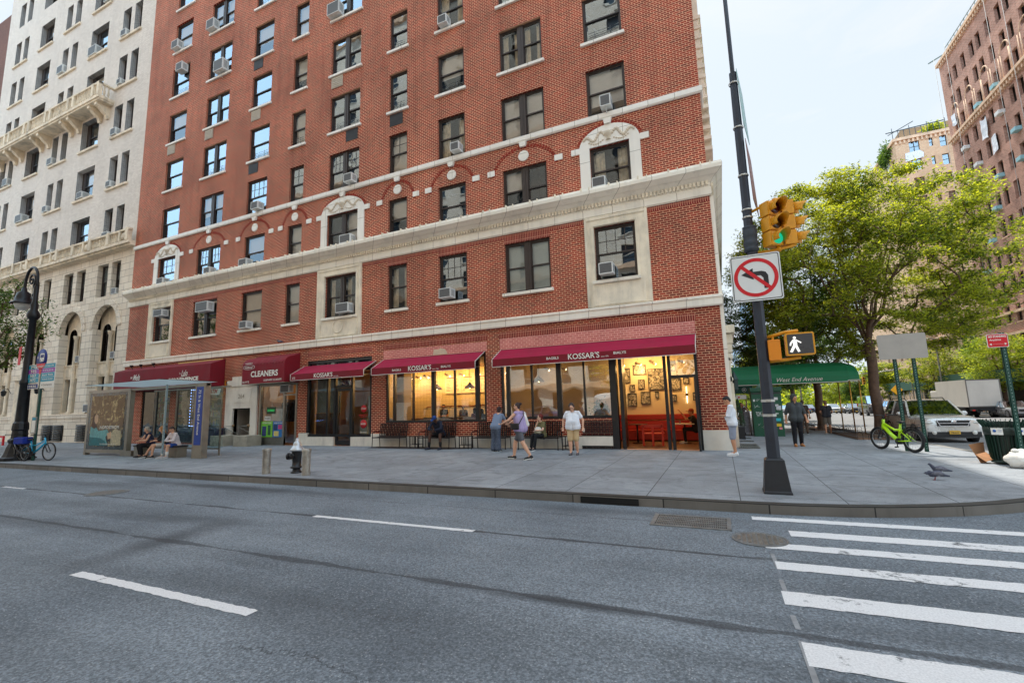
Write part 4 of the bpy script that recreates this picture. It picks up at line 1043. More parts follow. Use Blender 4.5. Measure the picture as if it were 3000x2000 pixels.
# stone balcony on brackets
k = MB(); a, b = -58.2, -39.9
k.box(a,b,-.85,.15,24.9,25.12); k.box(a+.05,b-.05,-.78,.15,24.75,24.9); k.box(a,b,-.86,-.66,26.0,26.12); k.box(b-.2,b,-.86,.15,26.0,26.12)
x = b-.15; j = 0
while x > a:
    k.box(x-.15,x+.15,-.87,-.62,25.12,26.14)
    for q in range(1,9):
        xx = x-.28-q*.24
        if xx > x-2.35 and xx > a: baluster(k, xx, -.76, 25.12, .88, 6)
    x -= 2.75 if j % 2 else .75; j += 1
for q in range(2): baluster(k, b-.1, -.45+q*.25, 25.12, .88, 6)
for x in (-40.5,-41.5,-44.5,-45.6,-49.2,-50.4,-53.9,-55.0,-57.6):
    k.prism([(.15,23.8),(.0,23.75),(-.08,24.05),(-.3,24.2),(-.55,24.45),(-.72,24.5),(-.72,24.75),(.15,24.75)], x-.16, x+.16, 'X')
k.build('balcony', WTRIM, WB)
WAC = [(-39.2,30.2,.8,.62),(-43.6,30.2,1.3,.95),(-48.6,30.35,1.1,.85),(-39.2,26.2,.6,.5),(-39.3,22.15,.8,.65),(-48.6,22.15,.9,.7),(-39.3,18.1,.7,.55),(-43.2,18.1,.9,.6),(-48.5,18.1,.8,.6),(-52.9,18.1,1.3,.8),(-39.1,14.25,.9,.5),(-47.0,14.25,.8,.55),(-56.4,22.15,1.0,.8),(-48.0,38.5,1,.8),(-42.0,34.4,1.2,.8)]
for i, (x, z, w_, h_) in enumerate(WAC):
    ac(x, z, w_*.85, h_*.8, .5, .45, 'air conditioner, cream building, %s row over the balustrade, %s' % (ORD[int((z-13.5)/4.05)], 'paired windows beside the red building' if x > -40 else ('wide window column' if x > -45 else ('second paired column' if x > -50 else 'further left column'))), 'air conditioners in the cream building', prop=z > 25)
ac(-37.5, 5.6, .5, .45, .3, .62, 'white air conditioner in the arched window nearest the red building', 'air conditioners in the stone arches')
ac(-42.0, 5.6, .5, .45, .3, .62, 'white air conditioner in the second arched window from the red building', 'air conditioners in the stone arches')
ac(-39.2, 2.05, .95, .5, .4, .35, 'large air conditioner with dark front low in the stone arch left of the bus shelter', 'air conditioners in the stone arches')
ac(-37.6, 10.0, .55, .42, .3, .4, 'air conditioner in the upper square window of the stone wall', 'air conditioners in the stone arches')
# sliver of the next building on the left
k = MB(); k.box(-80,-60.9,.6,14,-.3,41.8); o = k.build('brown_brick_building', brickmat('brown_brick', srgb(120,72,56), srgb(100,56,44), srgb(130,96,80), dark=.4)); tag(o, 'sliver of a brown brick building at the far left edge', 'building')
# ================================================================== ground
def gz(y): return -.015*max(y, 0)
def asphalt(name, seams):
    m = bpy.data.materials.new(name); t, n, l = nt(m)
    out = N(t,'ShaderNodeOutputMaterial'); b = N(t,'ShaderNodeBsdfPrincipled'); tc = N(t,'ShaderNodeTexCoord')
    big = N(t,'ShaderNodeTexNoise', i_Scale=.45, i_Detail=9, i_Roughness=.62); l.new(tc.outputs['Object'], big.inputs['Vector'])
    fine = N(t,'ShaderNodeTexNoise', i_Scale=42, i_Detail=3, i_Roughness=.8); l.new(tc.outputs['Object'], fine.inputs['Vector'])
    vo = N(t,'ShaderNodeTexVoronoi', i_Scale=55); l.new(tc.outputs['Object'], vo.inputs['Vector'])
    cr = N(t,'ShaderNodeValToRGB'); e = cr.color_ramp.elements
    e[0].position = .3; e[0].color = (.126,.150,.174,1); e[1].position = .72; e[1].color = (.228,.262,.292,1)
    l.new(big.outputs['Fac'], cr.inputs[0])
    ml = N(t,'ShaderNodeMapping'); ml.inputs['Scale'].default_value = (.09,1.0,1); l.new(tc.outputs['Object'], ml.inputs[0]); ln_ = N(t,'ShaderNodeTexNoise', i_Scale=1.1, i_Detail=7, i_Roughness=.65); l.new(ml.outputs[0], ln_.inputs['Vector'])      # wear along the lanes
    lr = N(t,'ShaderNodeMapRange', i_1=.3, i_2=.7, i_3=.74, i_4=1.22); l.new(ln_.outputs['Fac'], lr.inputs[0]); s0 = N(t,'ShaderNodeVectorMath', operation='SCALE'); l.new(cr.outputs[0], s0.inputs[0]); l.new(lr.outputs[0], s0.inputs['Scale']); cr = s0
    st = N(t,'ShaderNodeMapRange', i_1=.4, i_2=.66, i_3=.60, i_4=1.55); l.new(fine.outputs['Fac'], st.inputs[0])
    sc = N(t,'ShaderNodeVectorMath', operation='SCALE'); l.new(cr.outputs[0], sc.inputs[0]); l.new(st.outputs[0], sc.inputs['Scale'])
    sp = N(t,'ShaderNodeSeparateXYZ'); l.new(vo.outputs['Color'], sp.inputs[0])     # pale aggregate
    ag = N(t,'ShaderNodeMath', operation='GREATER_THAN'); ag.inputs[1].default_value = .90; l.new(sp.outputs[0], ag.inputs[0])
    ds = N(t,'ShaderNodeMath', operation='LESS_THAN'); ds.inputs[1].default_value = .38; l.new(vo.outputs['Distance'], ds.inputs[0])
    am = N(t,'ShaderNodeMath', operation='MULTIPLY'); l.new(ag.outputs[0], am.inputs[0]); l.new(ds.outputs[0], am.inputs[1])
    am2 = N(t,'ShaderNodeMath', operation='MULTIPLY'); am2.inputs[1].default_value = .55; l.new(am.outputs[0], am2.inputs[0])
    mx = N(t,'ShaderNodeMixRGB'); mx.inputs[2].default_value = (.5,.52,.54,1); l.new(am2.outputs[0], mx.inputs[0]); l.new(sc.outputs[0], mx.inputs[1])
    src = mx.outputs[0]
    xyz = N(t,'ShaderNodeSeparateXYZ'); l.new(tc.outputs['Object'], xyz.inputs[0])
    for (y0, wd, amp, strength, xa, xb) in seams:     # tar seams and cracks running along the street
        wn = N(t,'ShaderNodeTexNoise', i_Scale=.5 if wd > .03 else 1.1, i_Detail=8, i_Roughness=.72); wn.noise_dimensions = '1D'; l.new(xyz.outputs[0], wn.inputs['W'])
        w2 = N(t,'ShaderNodeTexNoise', i_Scale=.8, i_Detail=5); w2.noise_dimensions = '1D'
        ad0 = N(t,'ShaderNodeMath', operation='ADD'); ad0.inputs[1].default_value = 37.0+y0; l.new(xyz.outputs[0], ad0.inputs[0]); l.new(ad0.outputs[0], w2.inputs['W'])
        a = N(t,'ShaderNodeMath', operation='MULTIPLY_ADD'); a.inputs[1].default_value = amp; a.inputs[2].default_value = y0-amp*.5; l.new(wn.outputs['Fac'], a.inputs[0])
        d = N(t,'ShaderNodeMath', operation='SUBTRACT'); l.new(xyz.outputs[1], d.inputs[0]); l.new(a.outputs[0], d.inputs[1])
        ab = N(t,'ShaderNodeMath', operation='ABSOLUTE'); l.new(d.outputs[0], ab.inputs[0])
        ww = N(t,'ShaderNodeMapRange', i_1=.3, i_2=.7, i_3=wd*.25, i_4=wd*1.5); l.new(w2.outputs['Fac'], ww.inputs[0])
        dv = N(t,'ShaderNodeMath', operation='DIVIDE'); l.new(ab.outputs[0], dv.inputs[0]); l.new(ww.outputs[0], dv.inputs[1])
        mr = N(t,'ShaderNodeMapRange', i_1=.8, i_2=1.25, i_3=strength, i_4=0); l.new(dv.outputs[0], mr.inputs[0])
        g1 = N(t,'ShaderNodeMapRange', i_1=xa, i_2=xa+1, i_3=0, i_4=1); l.new(xyz.outputs[0], g1.inputs[0])
        g2 = N(t,'ShaderNodeMapRange', i_1=xb-1, i_2=xb, i_3=1, i_4=0); l.new(xyz.outputs[0], g2.inputs[0])
        q = N(t,'ShaderNodeMath', operation='MULTIPLY'); l.new(mr.outputs[0], q.inputs[0]); l.new(g1.outputs[0], q.inputs[1])
        q2 = N(t,'ShaderNodeMath', operation='MULTIPLY'); l.new(q.outputs[0], q2.inputs[0]); l.new(g2.outputs[0], q2.inputs[1])
        m2 = N(t,'ShaderNodeMixRGB'); m2.inputs[2].default_value = (.030,.032,.037,1); l.new(q2.outputs[0], m2.inputs[0]); l.new(src, m2.inputs[1]); src = m2.outputs[0]
    # soft dark stains: (x, y, rx, ry, angle, strength)
    for (x, y, rx, ry, an, s_) in ((-7.75,-12.55,.42,1.2,.25,.6),(-9.6,-11.6,2.6,.3,.1,.45),(-14,-13,3,.35,.15,.4),(-3.5,-13.6,2.4,.5,-.1,.3),(-16,-9.7,3.5,.4,.05,.4),(-11.6,-9.0,4.5,.28,0,.75),(-2.0,-8.9,2.2,.3,0,.45),(-1.7,-12.55,1.3,.1,0,.7),(-6,-15,1.6,.5,.3,.25),(1.5,-12.2,2.6,.2,.04,.4)):
        mp = N(t,'ShaderNodeMapping', vector_type='TEXTURE'); mp.inputs['Location'].default_value = (x,y,-.146); mp.inputs['Rotation'].default_value = (0,0,an); mp.inputs['Scale'].default_value = (rx,ry,1)
        ns = N(t,'ShaderNodeTexNoise', i_Scale=1.6, i_Detail=6); l.new(tc.outputs['Object'], ns.inputs['Vector'])
        l.new(tc.outputs['Object'], mp.inputs[0]); ln = N(t,'ShaderNodeVectorMath', operation='LENGTH'); l.new(mp.outputs[0], ln.inputs[0])
        a2 = N(t,'ShaderNodeMath', operation='MULTIPLY_ADD'); a2.inputs[1].default_value = .9; l.new(ns.outputs['Fac'], a2.inputs[0]); l.new(ln.outputs['Value'], a2.inputs[2])
        mr = N(t,'ShaderNodeMapRange', i_1=.75, i_2=1.6, i_3=s_, i_4=0); l.new(a2.outputs[0], mr.inputs[0])
        m2 = N(t,'ShaderNodeMixRGB'); m2.inputs[2].default_value = (.03,.034,.04,1); l.new(mr.outputs[0], m2.inputs[0]); l.new(src, m2.inputs[1]); src = m2.outputs[0]
    l.new(src, b.inputs['Base Color']); b.inputs['Roughness'].default_value = .82
    bp = N(t,'ShaderNodeBump', i_Strength=.5, i_Distance=.012); l.new(fine.outputs['Fac'], bp.inputs['Height']); l.new(bp.outputs[0], b.inputs['Normal'])
    l.new(b.outputs[0], out.inputs[0]); return m
ASPH = asphalt('street_asphalt', ((-12.5,.048,.16,.65,-60,20),(-10.66,.035,.14,.8,-40,.8),(-14.15,.007,.75,.75,-4.6,6),(-15.0,.006,.9,.6,-4.5,5),(-9.3,.014,.3,.6,-20,0)))
ASPH2 = mat('avenue_asphalt', (.22,.22,.22), .85, var=.22, scale=.5, bump=.3, bscale=60)
def concrete(name, base, jx=.05, jy=6.25, pitch=1.5):
    m = bpy.data.materials.new(name); t, n, l = nt(m)
    out = N(t,'ShaderNodeOutputMaterial'); b = N(t,'ShaderNodeBsdfPrincipled', i_Roughness=.85); tc = N(t,'ShaderNodeTexCoord')
    mp = N(t,'ShaderNodeMapping'); mp.inputs['Location'].default_value = (jx+300, jy+300, 0); l.new(tc.outputs['Object'], mp.inputs[0])
    br = N(t,'ShaderNodeTexBrick', i_Scale=1.0); br.offset = 0
    for k, v in (('Color1', c4(base)), ('Color2', c4([c*.84 for c in base])), ('Mortar', c4([c*.22 for c in base])), ('Mortar Size', .009), ('Mortar Smooth', .2), ('Brick Width', pitch), ('Row Height', pitch)): br.inputs[k].default_value = v
    l.new(mp.outputs[0], br.inputs['Vector'])
    nz = N(t,'ShaderNodeTexNoise', i_Scale=.7, i_Detail=9, i_Roughness=.66); l.new(tc.outputs['Object'], nz.inputs['Vector'])
    r1 = N(t,'ShaderNodeMapRange', i_1=.3, i_2=.72, i_3=.72, i_4=1.22); l.new(nz.outputs['Fac'], r1.inputs[0])
    s1 = N(t,'ShaderNodeVectorMath', operation='SCALE'); l.new(br.outputs['Color'], s1.inputs[0]); l.new(r1.outputs[0], s1.inputs['Scale'])
    fn = N(t,'ShaderNodeTexNoise', i_Scale=60, i_Detail=3, i_Roughness=.8); l.new(tc.outputs['Object'], fn.inputs['Vector'])
    r2 = N(t,'ShaderNodeMapRange', i_1=.38, i_2=.66, i_3=.82, i_4=1.2); l.new(fn.outputs['Fac'], r2.inputs[0])
    s2 = N(t,'ShaderNodeVectorMath', operation='SCALE'); l.new(s1.outputs[0], s2.inputs[0]); l.new(r2.outputs[0], s2.inputs['Scale'])
    vo = N(t,'ShaderNodeTexVoronoi', i_Scale=2.6); l.new(tc.outputs['Object'], vo.inputs['Vector'])     # chewing gum spots
    g = N(t,'ShaderNodeMath', operation='LESS_THAN'); g.inputs[1].default_value = .05; l.new(vo.outputs['Distance'], g.inputs[0])
    g2 = N(t,'ShaderNodeMath', operation='MULTIPLY'); g2.inputs[1].default_value = .5; l.new(g.outputs[0], g2.inputs[0])
    mx = N(t,'ShaderNodeMixRGB'); mx.inputs[2].default_value = c4([c*.35 for c in base]); l.new(g2.outputs[0], mx.inputs[0]); l.new(s2.outputs[0], mx.inputs[1])
    wd = N(t,'ShaderNodeTexNoise', i_Scale=1.3, i_Detail=8, i_Roughness=.7, i_Distortion=2.0); l.new(tc.outputs['Object'], wd.inputs['Vector'])
    r3 = N(t,'ShaderNodeMapRange', i_1=.50, i_2=.68, i_3=0, i_4=.62); l.new(wd.outputs['Fac'], r3.inputs[0])
    m3 = N(t,'ShaderNodeMixRGB'); m3.inputs[2].default_value = c4([c*.4 for c in base]); l.new(r3.outputs[0], m3.inputs[0]); l.new(mx.outputs[0], m3.inputs[1])
    l.new(m3.outputs[0], b.inputs['Base Color'])
    bp = N(t,'ShaderNodeBump', i_Strength=.4, i_Distance=.01); l.new(fn.outputs['Fac'], bp.inputs['Height']); l.new(bp.outputs[0], b.inputs['Normal'])
    l.new(b.outputs[0], out.inputs[0]); return m
CONC = concrete('pavement_concrete', (.305,.325,.345))
CURBM = brickmat('granite_kerb', srgb(150,146,138), srgb(132,128,122), srgb(60,58,54), bw=1.6, rh=5, mort=.012, off=0, tint=.2, dark=.5, rough=.8, bump=.2)
YE = 260
k = MB(); k.quad((-1500,-1500,-.45),(1500,-1500,-.45),(1500,0,-.45),(-1500,0,-.45)); k.quad((-1500,0,-.45),(1500,0,-.45),(1500,1500,-23),(-1500,1500,-23))
tag(k.build('ground', mat('city_ground', (.16,.16,.15), .9, var=.2, scale=.05)), kind='structure')
k = MB(); k.quad((-200,-26.6,-.15),(200,-26.6,-.15),(200,0,-.15),(-200,0,-.15)); tag(k.build('road', ASPH), kind='structure')
k = MB(); k.quad((5.5,0,-.146),(25.2,0,-.146),(25.2,YE,-.146-.015*YE),(5.5,YE,-.146-.015*YE)); k.quad((3.0,-4,-.1462),(25.2,-4,-.1462),(25.2,0,-.146),(3.0,0,-.146)); tag(k.build('avenue_road', ASPH2), kind='structure')
# near-left block pavement with a rounded corner
cx_, cy_, rr_ = .2, -2.35, 6.0
arc = [(cx_+rr_*math.sin(math.pi/2*q/16), cy_-rr_*math.cos(math.pi/2*q/16)) for q in range(17)]
poly = [(-200,-8.35)]+arc+[(6.2,0),(-200,0)]
k = MB(); k.add([(p[0],p[1],0) for p in poly], [tuple(range(len(poly)))])
k.quad((-200,0,0),(6.2,0,0),(6.2,YE,gz(YE)),(-200,YE,gz(YE))); tag(k.build('pavement', CONC), kind='structure')
k = MB(); path = [(-200,-8.35),(-100,-8.35),(-40,-8.35),(-20,-8.35)]+arc+[(6.2,0),(6.2,YE)]
def inner(p):
    if p[1] <= cy_ and p[0] > cx_:
        v = Vector((p[0]-cx_, p[1]-cy_)).normalized(); return (p[0]-v.x*.17, p[1]-v.y*.17)
    return (p[0], p[1]+.17) if p[0] <= cx_+.001 else (p[0]-.17, p[1])
for i in range(len(path)-1):
    a, b = path[i], path[i+1]; ai, bi = inner(a), inner(b); za, zb = gz(a[1]), gz(b[1])
    k.quad((a[0],a[1],za+.004),(b[0],b[1],zb+.004),(bi[0],bi[1],zb+.004),(ai[0],ai[1],za+.004))
    k.quad((a[0],a[1],za-.17),(b[0],b[1],zb-.17),(b[0],b[1],zb+.004),(a[0],a[1],za+.004)); k.m[-1] = 1
tag(k.build('kerb', [CURBM, brickmat('grimy_kerb_face', srgb(128,122,114), srgb(108,104,98), srgb(50,48,46), bw=1.6, rh=5, mort=.012, off=0, tint=.3, dark=.7)]), kind='structure')
# far side of the avenue and the far side of the street (behind the camera)
k = MB(); k.quad((24.9,-7.5,0),(80,-7.5,0),(80,0,0),(24.9,0,0)); k.quad((24.9,0,0),(80,0,0),(80,62,gz(62)),(24.9,62,gz(62))); k.quad((24.9,74,gz(74)),(80,74,gz(74)),(80,YE,gz(YE)),(24.9,YE,gz(YE)))
k.box(24.85,24.9,-7.5,0,-.2,.004); tag(k.build('far_pavement', CONC), kind='structure')
k = MB(); k.quad((-200,-34.8,0),(200,-34.8,0),(200,-26.6,0),(-200,-26.6,0)); tag(k.build('opposite_pavement', CONC), kind='structure')

PAINT = None
def paintmat():
    m = bpy.data.materials.new('worn_white_road_paint'); t, n, l = nt(m)
    out = N(t,'ShaderNodeOutputMaterial'); b = N(t,'ShaderNodeBsdfPrincipled', i_Roughness=.7); tc = N(t,'ShaderNodeTexCoord')
    n1 = N(t,'ShaderNodeTexNoise', i_Scale=6, i_Detail=10, i_Roughness=.75); l.new(tc.outputs['Object'], n1.inputs['Vector'])
    n2 = N(t,'ShaderNodeTexNoise', i_Scale=1.1, i_Detail=4); l.new(tc.outputs['Object'], n2.inputs['Vector'])
    mm = N(t,'ShaderNodeMath', operation='MULTIPLY_ADD'); mm.inputs[1].default_value = .55; l.new(n2.outputs['Fac'], mm.inputs[0]); l.new(n1.outputs['Fac'], mm.inputs[2])
    mr = N(t,'ShaderNodeMapRange', i_1=.87, i_2=.96, i_3=0, i_4=1); l.new(mm.outputs[0], mr.inputs[0])
    n3 = N(t,'ShaderNodeTexNoise', i_Scale=70, i_Detail=2); l.new(tc.outputs['Object'], n3.inputs['Vector']); r3 = N(t,'ShaderNodeMapRange', i_1=.3, i_2=.7, i_3=.68, i_4=.88); l.new(n3.outputs['Fac'], r3.inputs[0])
    cb = N(t,'ShaderNodeCombineXYZ'); [l.new(r3.outputs[0], cb.inputs[i]) for i in range(3)]
    mx = N(t,'ShaderNodeMixRGB'); mx.inputs[2].default_value = (.11,.118,.125,1); l.new(mr.outputs[0], mx.inputs[0]); l.new(cb.outputs[0], mx.inputs[1])
    l.new(mx.outputs[0], b.inputs['Base Color']); l.new(b.outputs[0], out.inputs[0]); return m
PAINT = paintmat()
def ragged(mb, x0, x1, y0, y1, z, seed=0, slope=0.0, skew=0.0):
    r = random.Random(seed); n = max(4, int((x1-x0)/.06)); lo = []; hi = []
    for i in range(n+1):
        x = x0+(x1-x0)*i/n; dy = slope*(x-x0)
        lo.append((x, y0+dy+r.uniform(-.008,.008), z)); hi.append((x+skew, y1+dy+r.uniform(-.008,.008), z))
    for i in range(n): mb.quad(lo[i], lo[i+1], hi[i+1], hi[i])
CW = [(.07,-8.80,-8.59),(.48,-9.59,-9.31),(.14,-10.23,-9.99),(.19,-10.98,-10.72),(.16,-11.92,-11.6),(.19,-12.95,-12.61),(.2,-13.95,-13.62),(.2,-14.95,-14.6)]
for i, (x, a, b) in enumerate(CW):
    k = MB(); ragged(k, x, x+4.6, a, b, -.145, i, slope=.02); tag(k.build('crosswalk_stripe', PAINT), kind='structure')
for i, (x0, x1, a, b) in enumerate(((-6.8,-3.65,-10.725,-10.615),(-7.26,-4.24,-13.80,-13.675),(-18.3,-17.1,-10.74,-10.66),(-28,-25,-10.74,-10.66),(-17.5,-14.2,-13.78,-13.7))):
    k = MB(); ragged(k, x0, x1, a, b, -.145, 30+i); tag(k.build('lane_line', PAINT), kind='structure')
k = MB()
r_ = random.Random(5); y = -9.7
while y > -15: 
    h = r_.uniform(.25,.6); k.quad((.18,y-h,-.1452),(.22,y-h,-.1452),(.21,y,-.1452),(.17,y,-.1452)); y -= h+r_.uniform(.05,.35)
tag(k.build('faded_edge_line', mat('faded_paint', (.3,.31,.32), .8, var=.3, scale=8)), kind='structure')
IRON = mat('worn_cast_iron', srgb(122,124,124), .6, metal=.4, var=.35, scale=9, bump=.3, bscale=50); PIT = mat('drain_pit', (.008,.008,.008), .9)
def manhole(x, y, r, lab, rings=True):
    t = empty('manhole_cover', (x,y,-.146), lab, 'manhole cover')
    k = MB(); k.lathe((x,y,-.146),[(r,0),(r,.006),(r*.92,.006),(r*.9,.002),(r*.88,.006),(0,.006)],36,smooth=False); k.build('cover', IRON, t)
    k = MB()
    for i in range(-4,5):
        for j in range(-4,5):
            if math.hypot(i,j) < 4.4: k.box(x+i*r*.18-.02, x+i*r*.18+.02, y+j*r*.18-.02, y+j*r*.18+.02, -.140, -.135)
    k.build('raised_pattern', mat('polished_iron', srgb(150,144,136), .4, metal=.6), t)
manhole(.1,-9.87,.33,'round patterned manhole cover beside the end of the crosswalk'); manhole(-13.85,-10.4,.42,'reddish round manhole cover in the lane left of the fire hydrant')
t = empty('storm_drain', (-.77,-9.2,-.146), 'rectangular slotted storm drain grate in the road at the kerb', 'drain grate')
k = MB(); k.box(-1.3,-.24,-9.52,-8.86,-.149,-.1455); k.build('pit', PIT, t)
k = MB(); k.box(-1.32,-.22,-9.56,-9.5,-.15,-.135); k.box(-1.32,-.22,-8.9,-8.84,-.15,-.135); k.box(-1.32,-1.26,-9.5,-8.9,-.15,-.135); k.box(-.28,-.22,-9.5,-8.9,-.15,-.135)
for i in range(1,40): x = -1.26+i*.0245; k.box(x-.006,x+.006,-9.5,-8.9,-.15,-.137)
for i in range(1,5): y = -9.5+i*.12; k.box(-1.26,-.28,y-.018,y+.018,-.15,-.1345)
k.build('grate', IRON, t)
k = MB(); k.box(-2.7,-1.66,-8.37,-8.2,-.14,-.03); tag(k.build('kerb_inlet', PIT), 'dark slot opening in the kerb left of the storm drain', 'kerb inlet')
for i, (x0,x1,y0,y1) in enumerate(((.2,.85,.85,1.5),(.2,.85,1.75,2.6),(.2,.85,4.2,4.5),(.2,.85,6.2,6.6))):
    t = empty('pavement_grating', (x0,y0,gz(y0)), 'steel pavement grating beside the side wall, %s from the corner' % ORD[i], 'grating', 'gratings beside the avenue wall')
    z = gz(y1); k = MB(); k.box(x0,x1,y0,y1,z-.05,z+.018); k.build('pit', mat('blue_grey_steel', srgb(84,96,104), .5, metal=.4), t)
    k = MB(); q = x0
    while q < x1: k.box(q,q+.02,y0,y1,z,z+.03); q += .055
    k.box(x0,x1,y0,y0+.03,z,z+.031); k.box(x0,x1,y1-.03,y1,z,z+.031); k.build('grate', ALU, t)
k = MB(); k.prism([(-14.4,-.75),(-12.4,-.9),(-10.2,-.9),(-9.6,-.55),(-9.6,-.1),(-14.4,-.1)], .002, .008, 'Z'); k.build('rubber_mat', mat('dark_brown_mat', srgb(58,46,44), .9, var=.2, scale=4)); tag(bpy.data.objects['rubber_mat'], 'dark brown mat on the pavement under the left benches', 'mat')

# ================================================================== camera, sky, sun
cam = bpy.data.cameras.new('camera'); co_ = bpy.data.objects.new('camera', cam); COL.objects.link(co_); SC.camera = co_
cam.sensor_width = 36; cam.sensor_fit = 'HORIZONTAL'; cam.lens = 36*1350/3000; cam.clip_end = 4000; cam.clip_start = .05
yaw, pit, rol = R(-24.066), R(7.890), R(-1.672)
f = Vector((math.sin(yaw)*math.cos(pit), math.cos(yaw)*math.cos(pit), math.sin(pit))); rt = Vector((math.cos(yaw), -math.sin(yaw), 0)); up = rt.cross(f)
r2 = rt*math.cos(rol)+up*math.sin(rol); u2 = -rt*math.sin(rol)+up*math.cos(rol)
M = Matrix((r2, u2, -f)).transposed().to_4x4(); M.translation = Vector((-.2,-16.83,1.65)); co_.matrix_world = M
SUNV = Vector((-.088,.40,1)).normalized()      # towards the sun
EL = math.asin(SUNV.z); AZ = math.atan2(SUNV.x, SUNV.y)
wd = bpy.data.worlds.new('World'); SC.world = wd; wd.use_nodes = True; t = wd.node_tree; t.nodes.clear(); l = t.links
out = N(t,'ShaderNodeOutputWorld'); bg = N(t,'ShaderNodeBackground', i_Strength=.15)
sky = N(t,'ShaderNodeTexSky'); sky.sky_type = 'NISHITA'; sky.sun_disc = False; sky.sun_elevation = EL; sky.sun_rotation = AZ; sky.dust_density = 2.5; sky.ozone_density = 1.2; sky.air_density = 1.0
tc = N(t,'ShaderNodeTexCoord'); sx = N(t,'ShaderNodeSeparateXYZ'); l.new(tc.outputs['Generated'], sx.inputs[0])
hz = N(t,'ShaderNodeMapRange', i_1=0, i_2=.9, i_3=.92, i_4=.62); l.new(sx.outputs[2], hz.inputs[0])
mx = N(t,'ShaderNodeMixRGB'); mx.inputs[2].default_value = (6.15,6.85,7.2,1); l.new(hz.outputs[0], mx.inputs[0]); l.new(sky.outputs[0], mx.inputs[1])
mp = N(t,'ShaderNodeMapping'); mp.inputs['Scale'].default_value = (1.6,1.6,5); mp.inputs['Rotation'].default_value = (.3,.5,.2); l.new(tc.outputs['Generated'], mp.inputs[0])
nz = N(t,'ShaderNodeTexNoise', i_Scale=1.8, i_Detail=9, i_Roughness=.62, i_Distortion=.6); l.new(mp.outputs[0], nz.inputs['Vector'])
cr = N(t,'ShaderNodeMapRange', i_1=.48, i_2=.78, i_3=0, i_4=.7); l.new(nz.outputs['Fac'], cr.inputs[0])
m2 = N(t,'ShaderNodeMixRGB'); m2.inputs[2].default_value = (6.6,6.7,6.8,1); l.new(cr.outputs[0], m2.inputs[0]); l.new(mx.outputs[0], m2.inputs[1])
nf = N(t,'ShaderNodeMapRange', i_1=.25, i_2=-.45, i_3=1.0, i_4=2.7); l.new(sx.outputs[1], nf.inputs[0])      # added fill: sky behind the camera brightened to lift the shade
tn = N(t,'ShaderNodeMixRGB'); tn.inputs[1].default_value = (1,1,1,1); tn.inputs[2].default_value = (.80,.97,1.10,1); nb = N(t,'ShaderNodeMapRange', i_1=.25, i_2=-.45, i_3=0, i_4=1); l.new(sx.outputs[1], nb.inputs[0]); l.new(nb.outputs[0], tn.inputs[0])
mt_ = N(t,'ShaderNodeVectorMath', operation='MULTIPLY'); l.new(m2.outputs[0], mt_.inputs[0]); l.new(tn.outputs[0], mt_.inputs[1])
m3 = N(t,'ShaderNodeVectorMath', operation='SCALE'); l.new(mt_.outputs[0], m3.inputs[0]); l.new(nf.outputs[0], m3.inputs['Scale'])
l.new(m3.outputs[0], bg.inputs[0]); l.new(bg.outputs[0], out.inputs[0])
sl = bpy.data.lights.new('sun', 'SUN'); sl.energy = 5.0; sl.angle = R(.5); sl.color = (1,.94,.84); so = bpy.data.objects.new('sun', sl); COL.objects.link(so)
so.rotation_euler = SUNV.to_track_quat('Z','Y').to_euler(); so.location = (0,0,80)
SC.view_settings.view_transform = 'Standard'; SC.view_settings.look = 'None'; SC.view_settings.exposure = 0
SC.cycles.use_denoising = True; SC.cycles.max_bounces = 7; SC.cycles.diffuse_bounces = 3; SC.cycles.glossy_bounces = 3; SC.cycles.transparent_max_bounces = 10; SC.cycles.transmission_bounces = 3; SC.cycles.sample_clamp_indirect = 6
SC.cycles.caustics_reflective = False; SC.cycles.caustics_refractive = False

# ================================================================== street furniture
def bench(cx, lab, w=1.5):
    t = empty('park_bench', (cx,-.4,0), lab, 'bench', 'benches under the shop windows')
    BR = mat('dark_brown_metal', srgb(40,32,32), .4, metal=.5, var=.2, scale=6); h = w/2
    for s in (-1,1):
        x = cx+s*(h-.02)
        k = MB(); k.tube([(x,-.68,0),(x,-.66,.3),(x,-.66,.62),(x,-.6,.67),(x,-.15,.66)],.017,6); k.build('arm', BR, t)
        k = MB(); k.tube([(x,-.66,.44),(x,-.2,.42)],.016,6); k.tube([(x,-.16,0),(x,-.2,.42),(x,-.1,.98)],.017,6); k.build('leg', BR, t)
    k = MB()
    for q in range(6): k.box(cx-h, cx+h, -.66+.078*q, -.60+.078*q, .435, .447)
    k.bar((cx-h,-.66,.43),(cx+h,-.66,.43),.03); k.build('seat', BR, t)
    k = MB(); a, b = Vector((0,-.2,.47)), Vector((0,-.1,1.0))
    def P(u, v): p = a.lerp(b, v); return (cx-h+.02+u*(w-.04), p.y, p.z)
    n = 17
    for q in range(n+1): k.bar(P(q/n,.02), P(q/n,.98), .05 if q % 2 else .038, .006)
    for q in range(6): 
        v = .06+.88*q/5; k.bar(tuple(Vector(P(0,v))-Vector((0,.008,0))), tuple(Vector(P(1,v))-Vector((0,.008,0))), .045, .006)
    k.bar(P(0,1), P(1,1), .035); k.bar(P(0,0), P(1,0), .03); k.build('backrest', BR, t)
    return t
bench(-13.5,'dark metal bench left empty under the left shop window'); bench(-11.05,'dark metal bench on which the man with a blue cap sits'); bench(-8.55,'dark metal bench the bending woman leans on'); bench(-6.5,'dark metal bench where the woman with sunglasses sits',1.6)
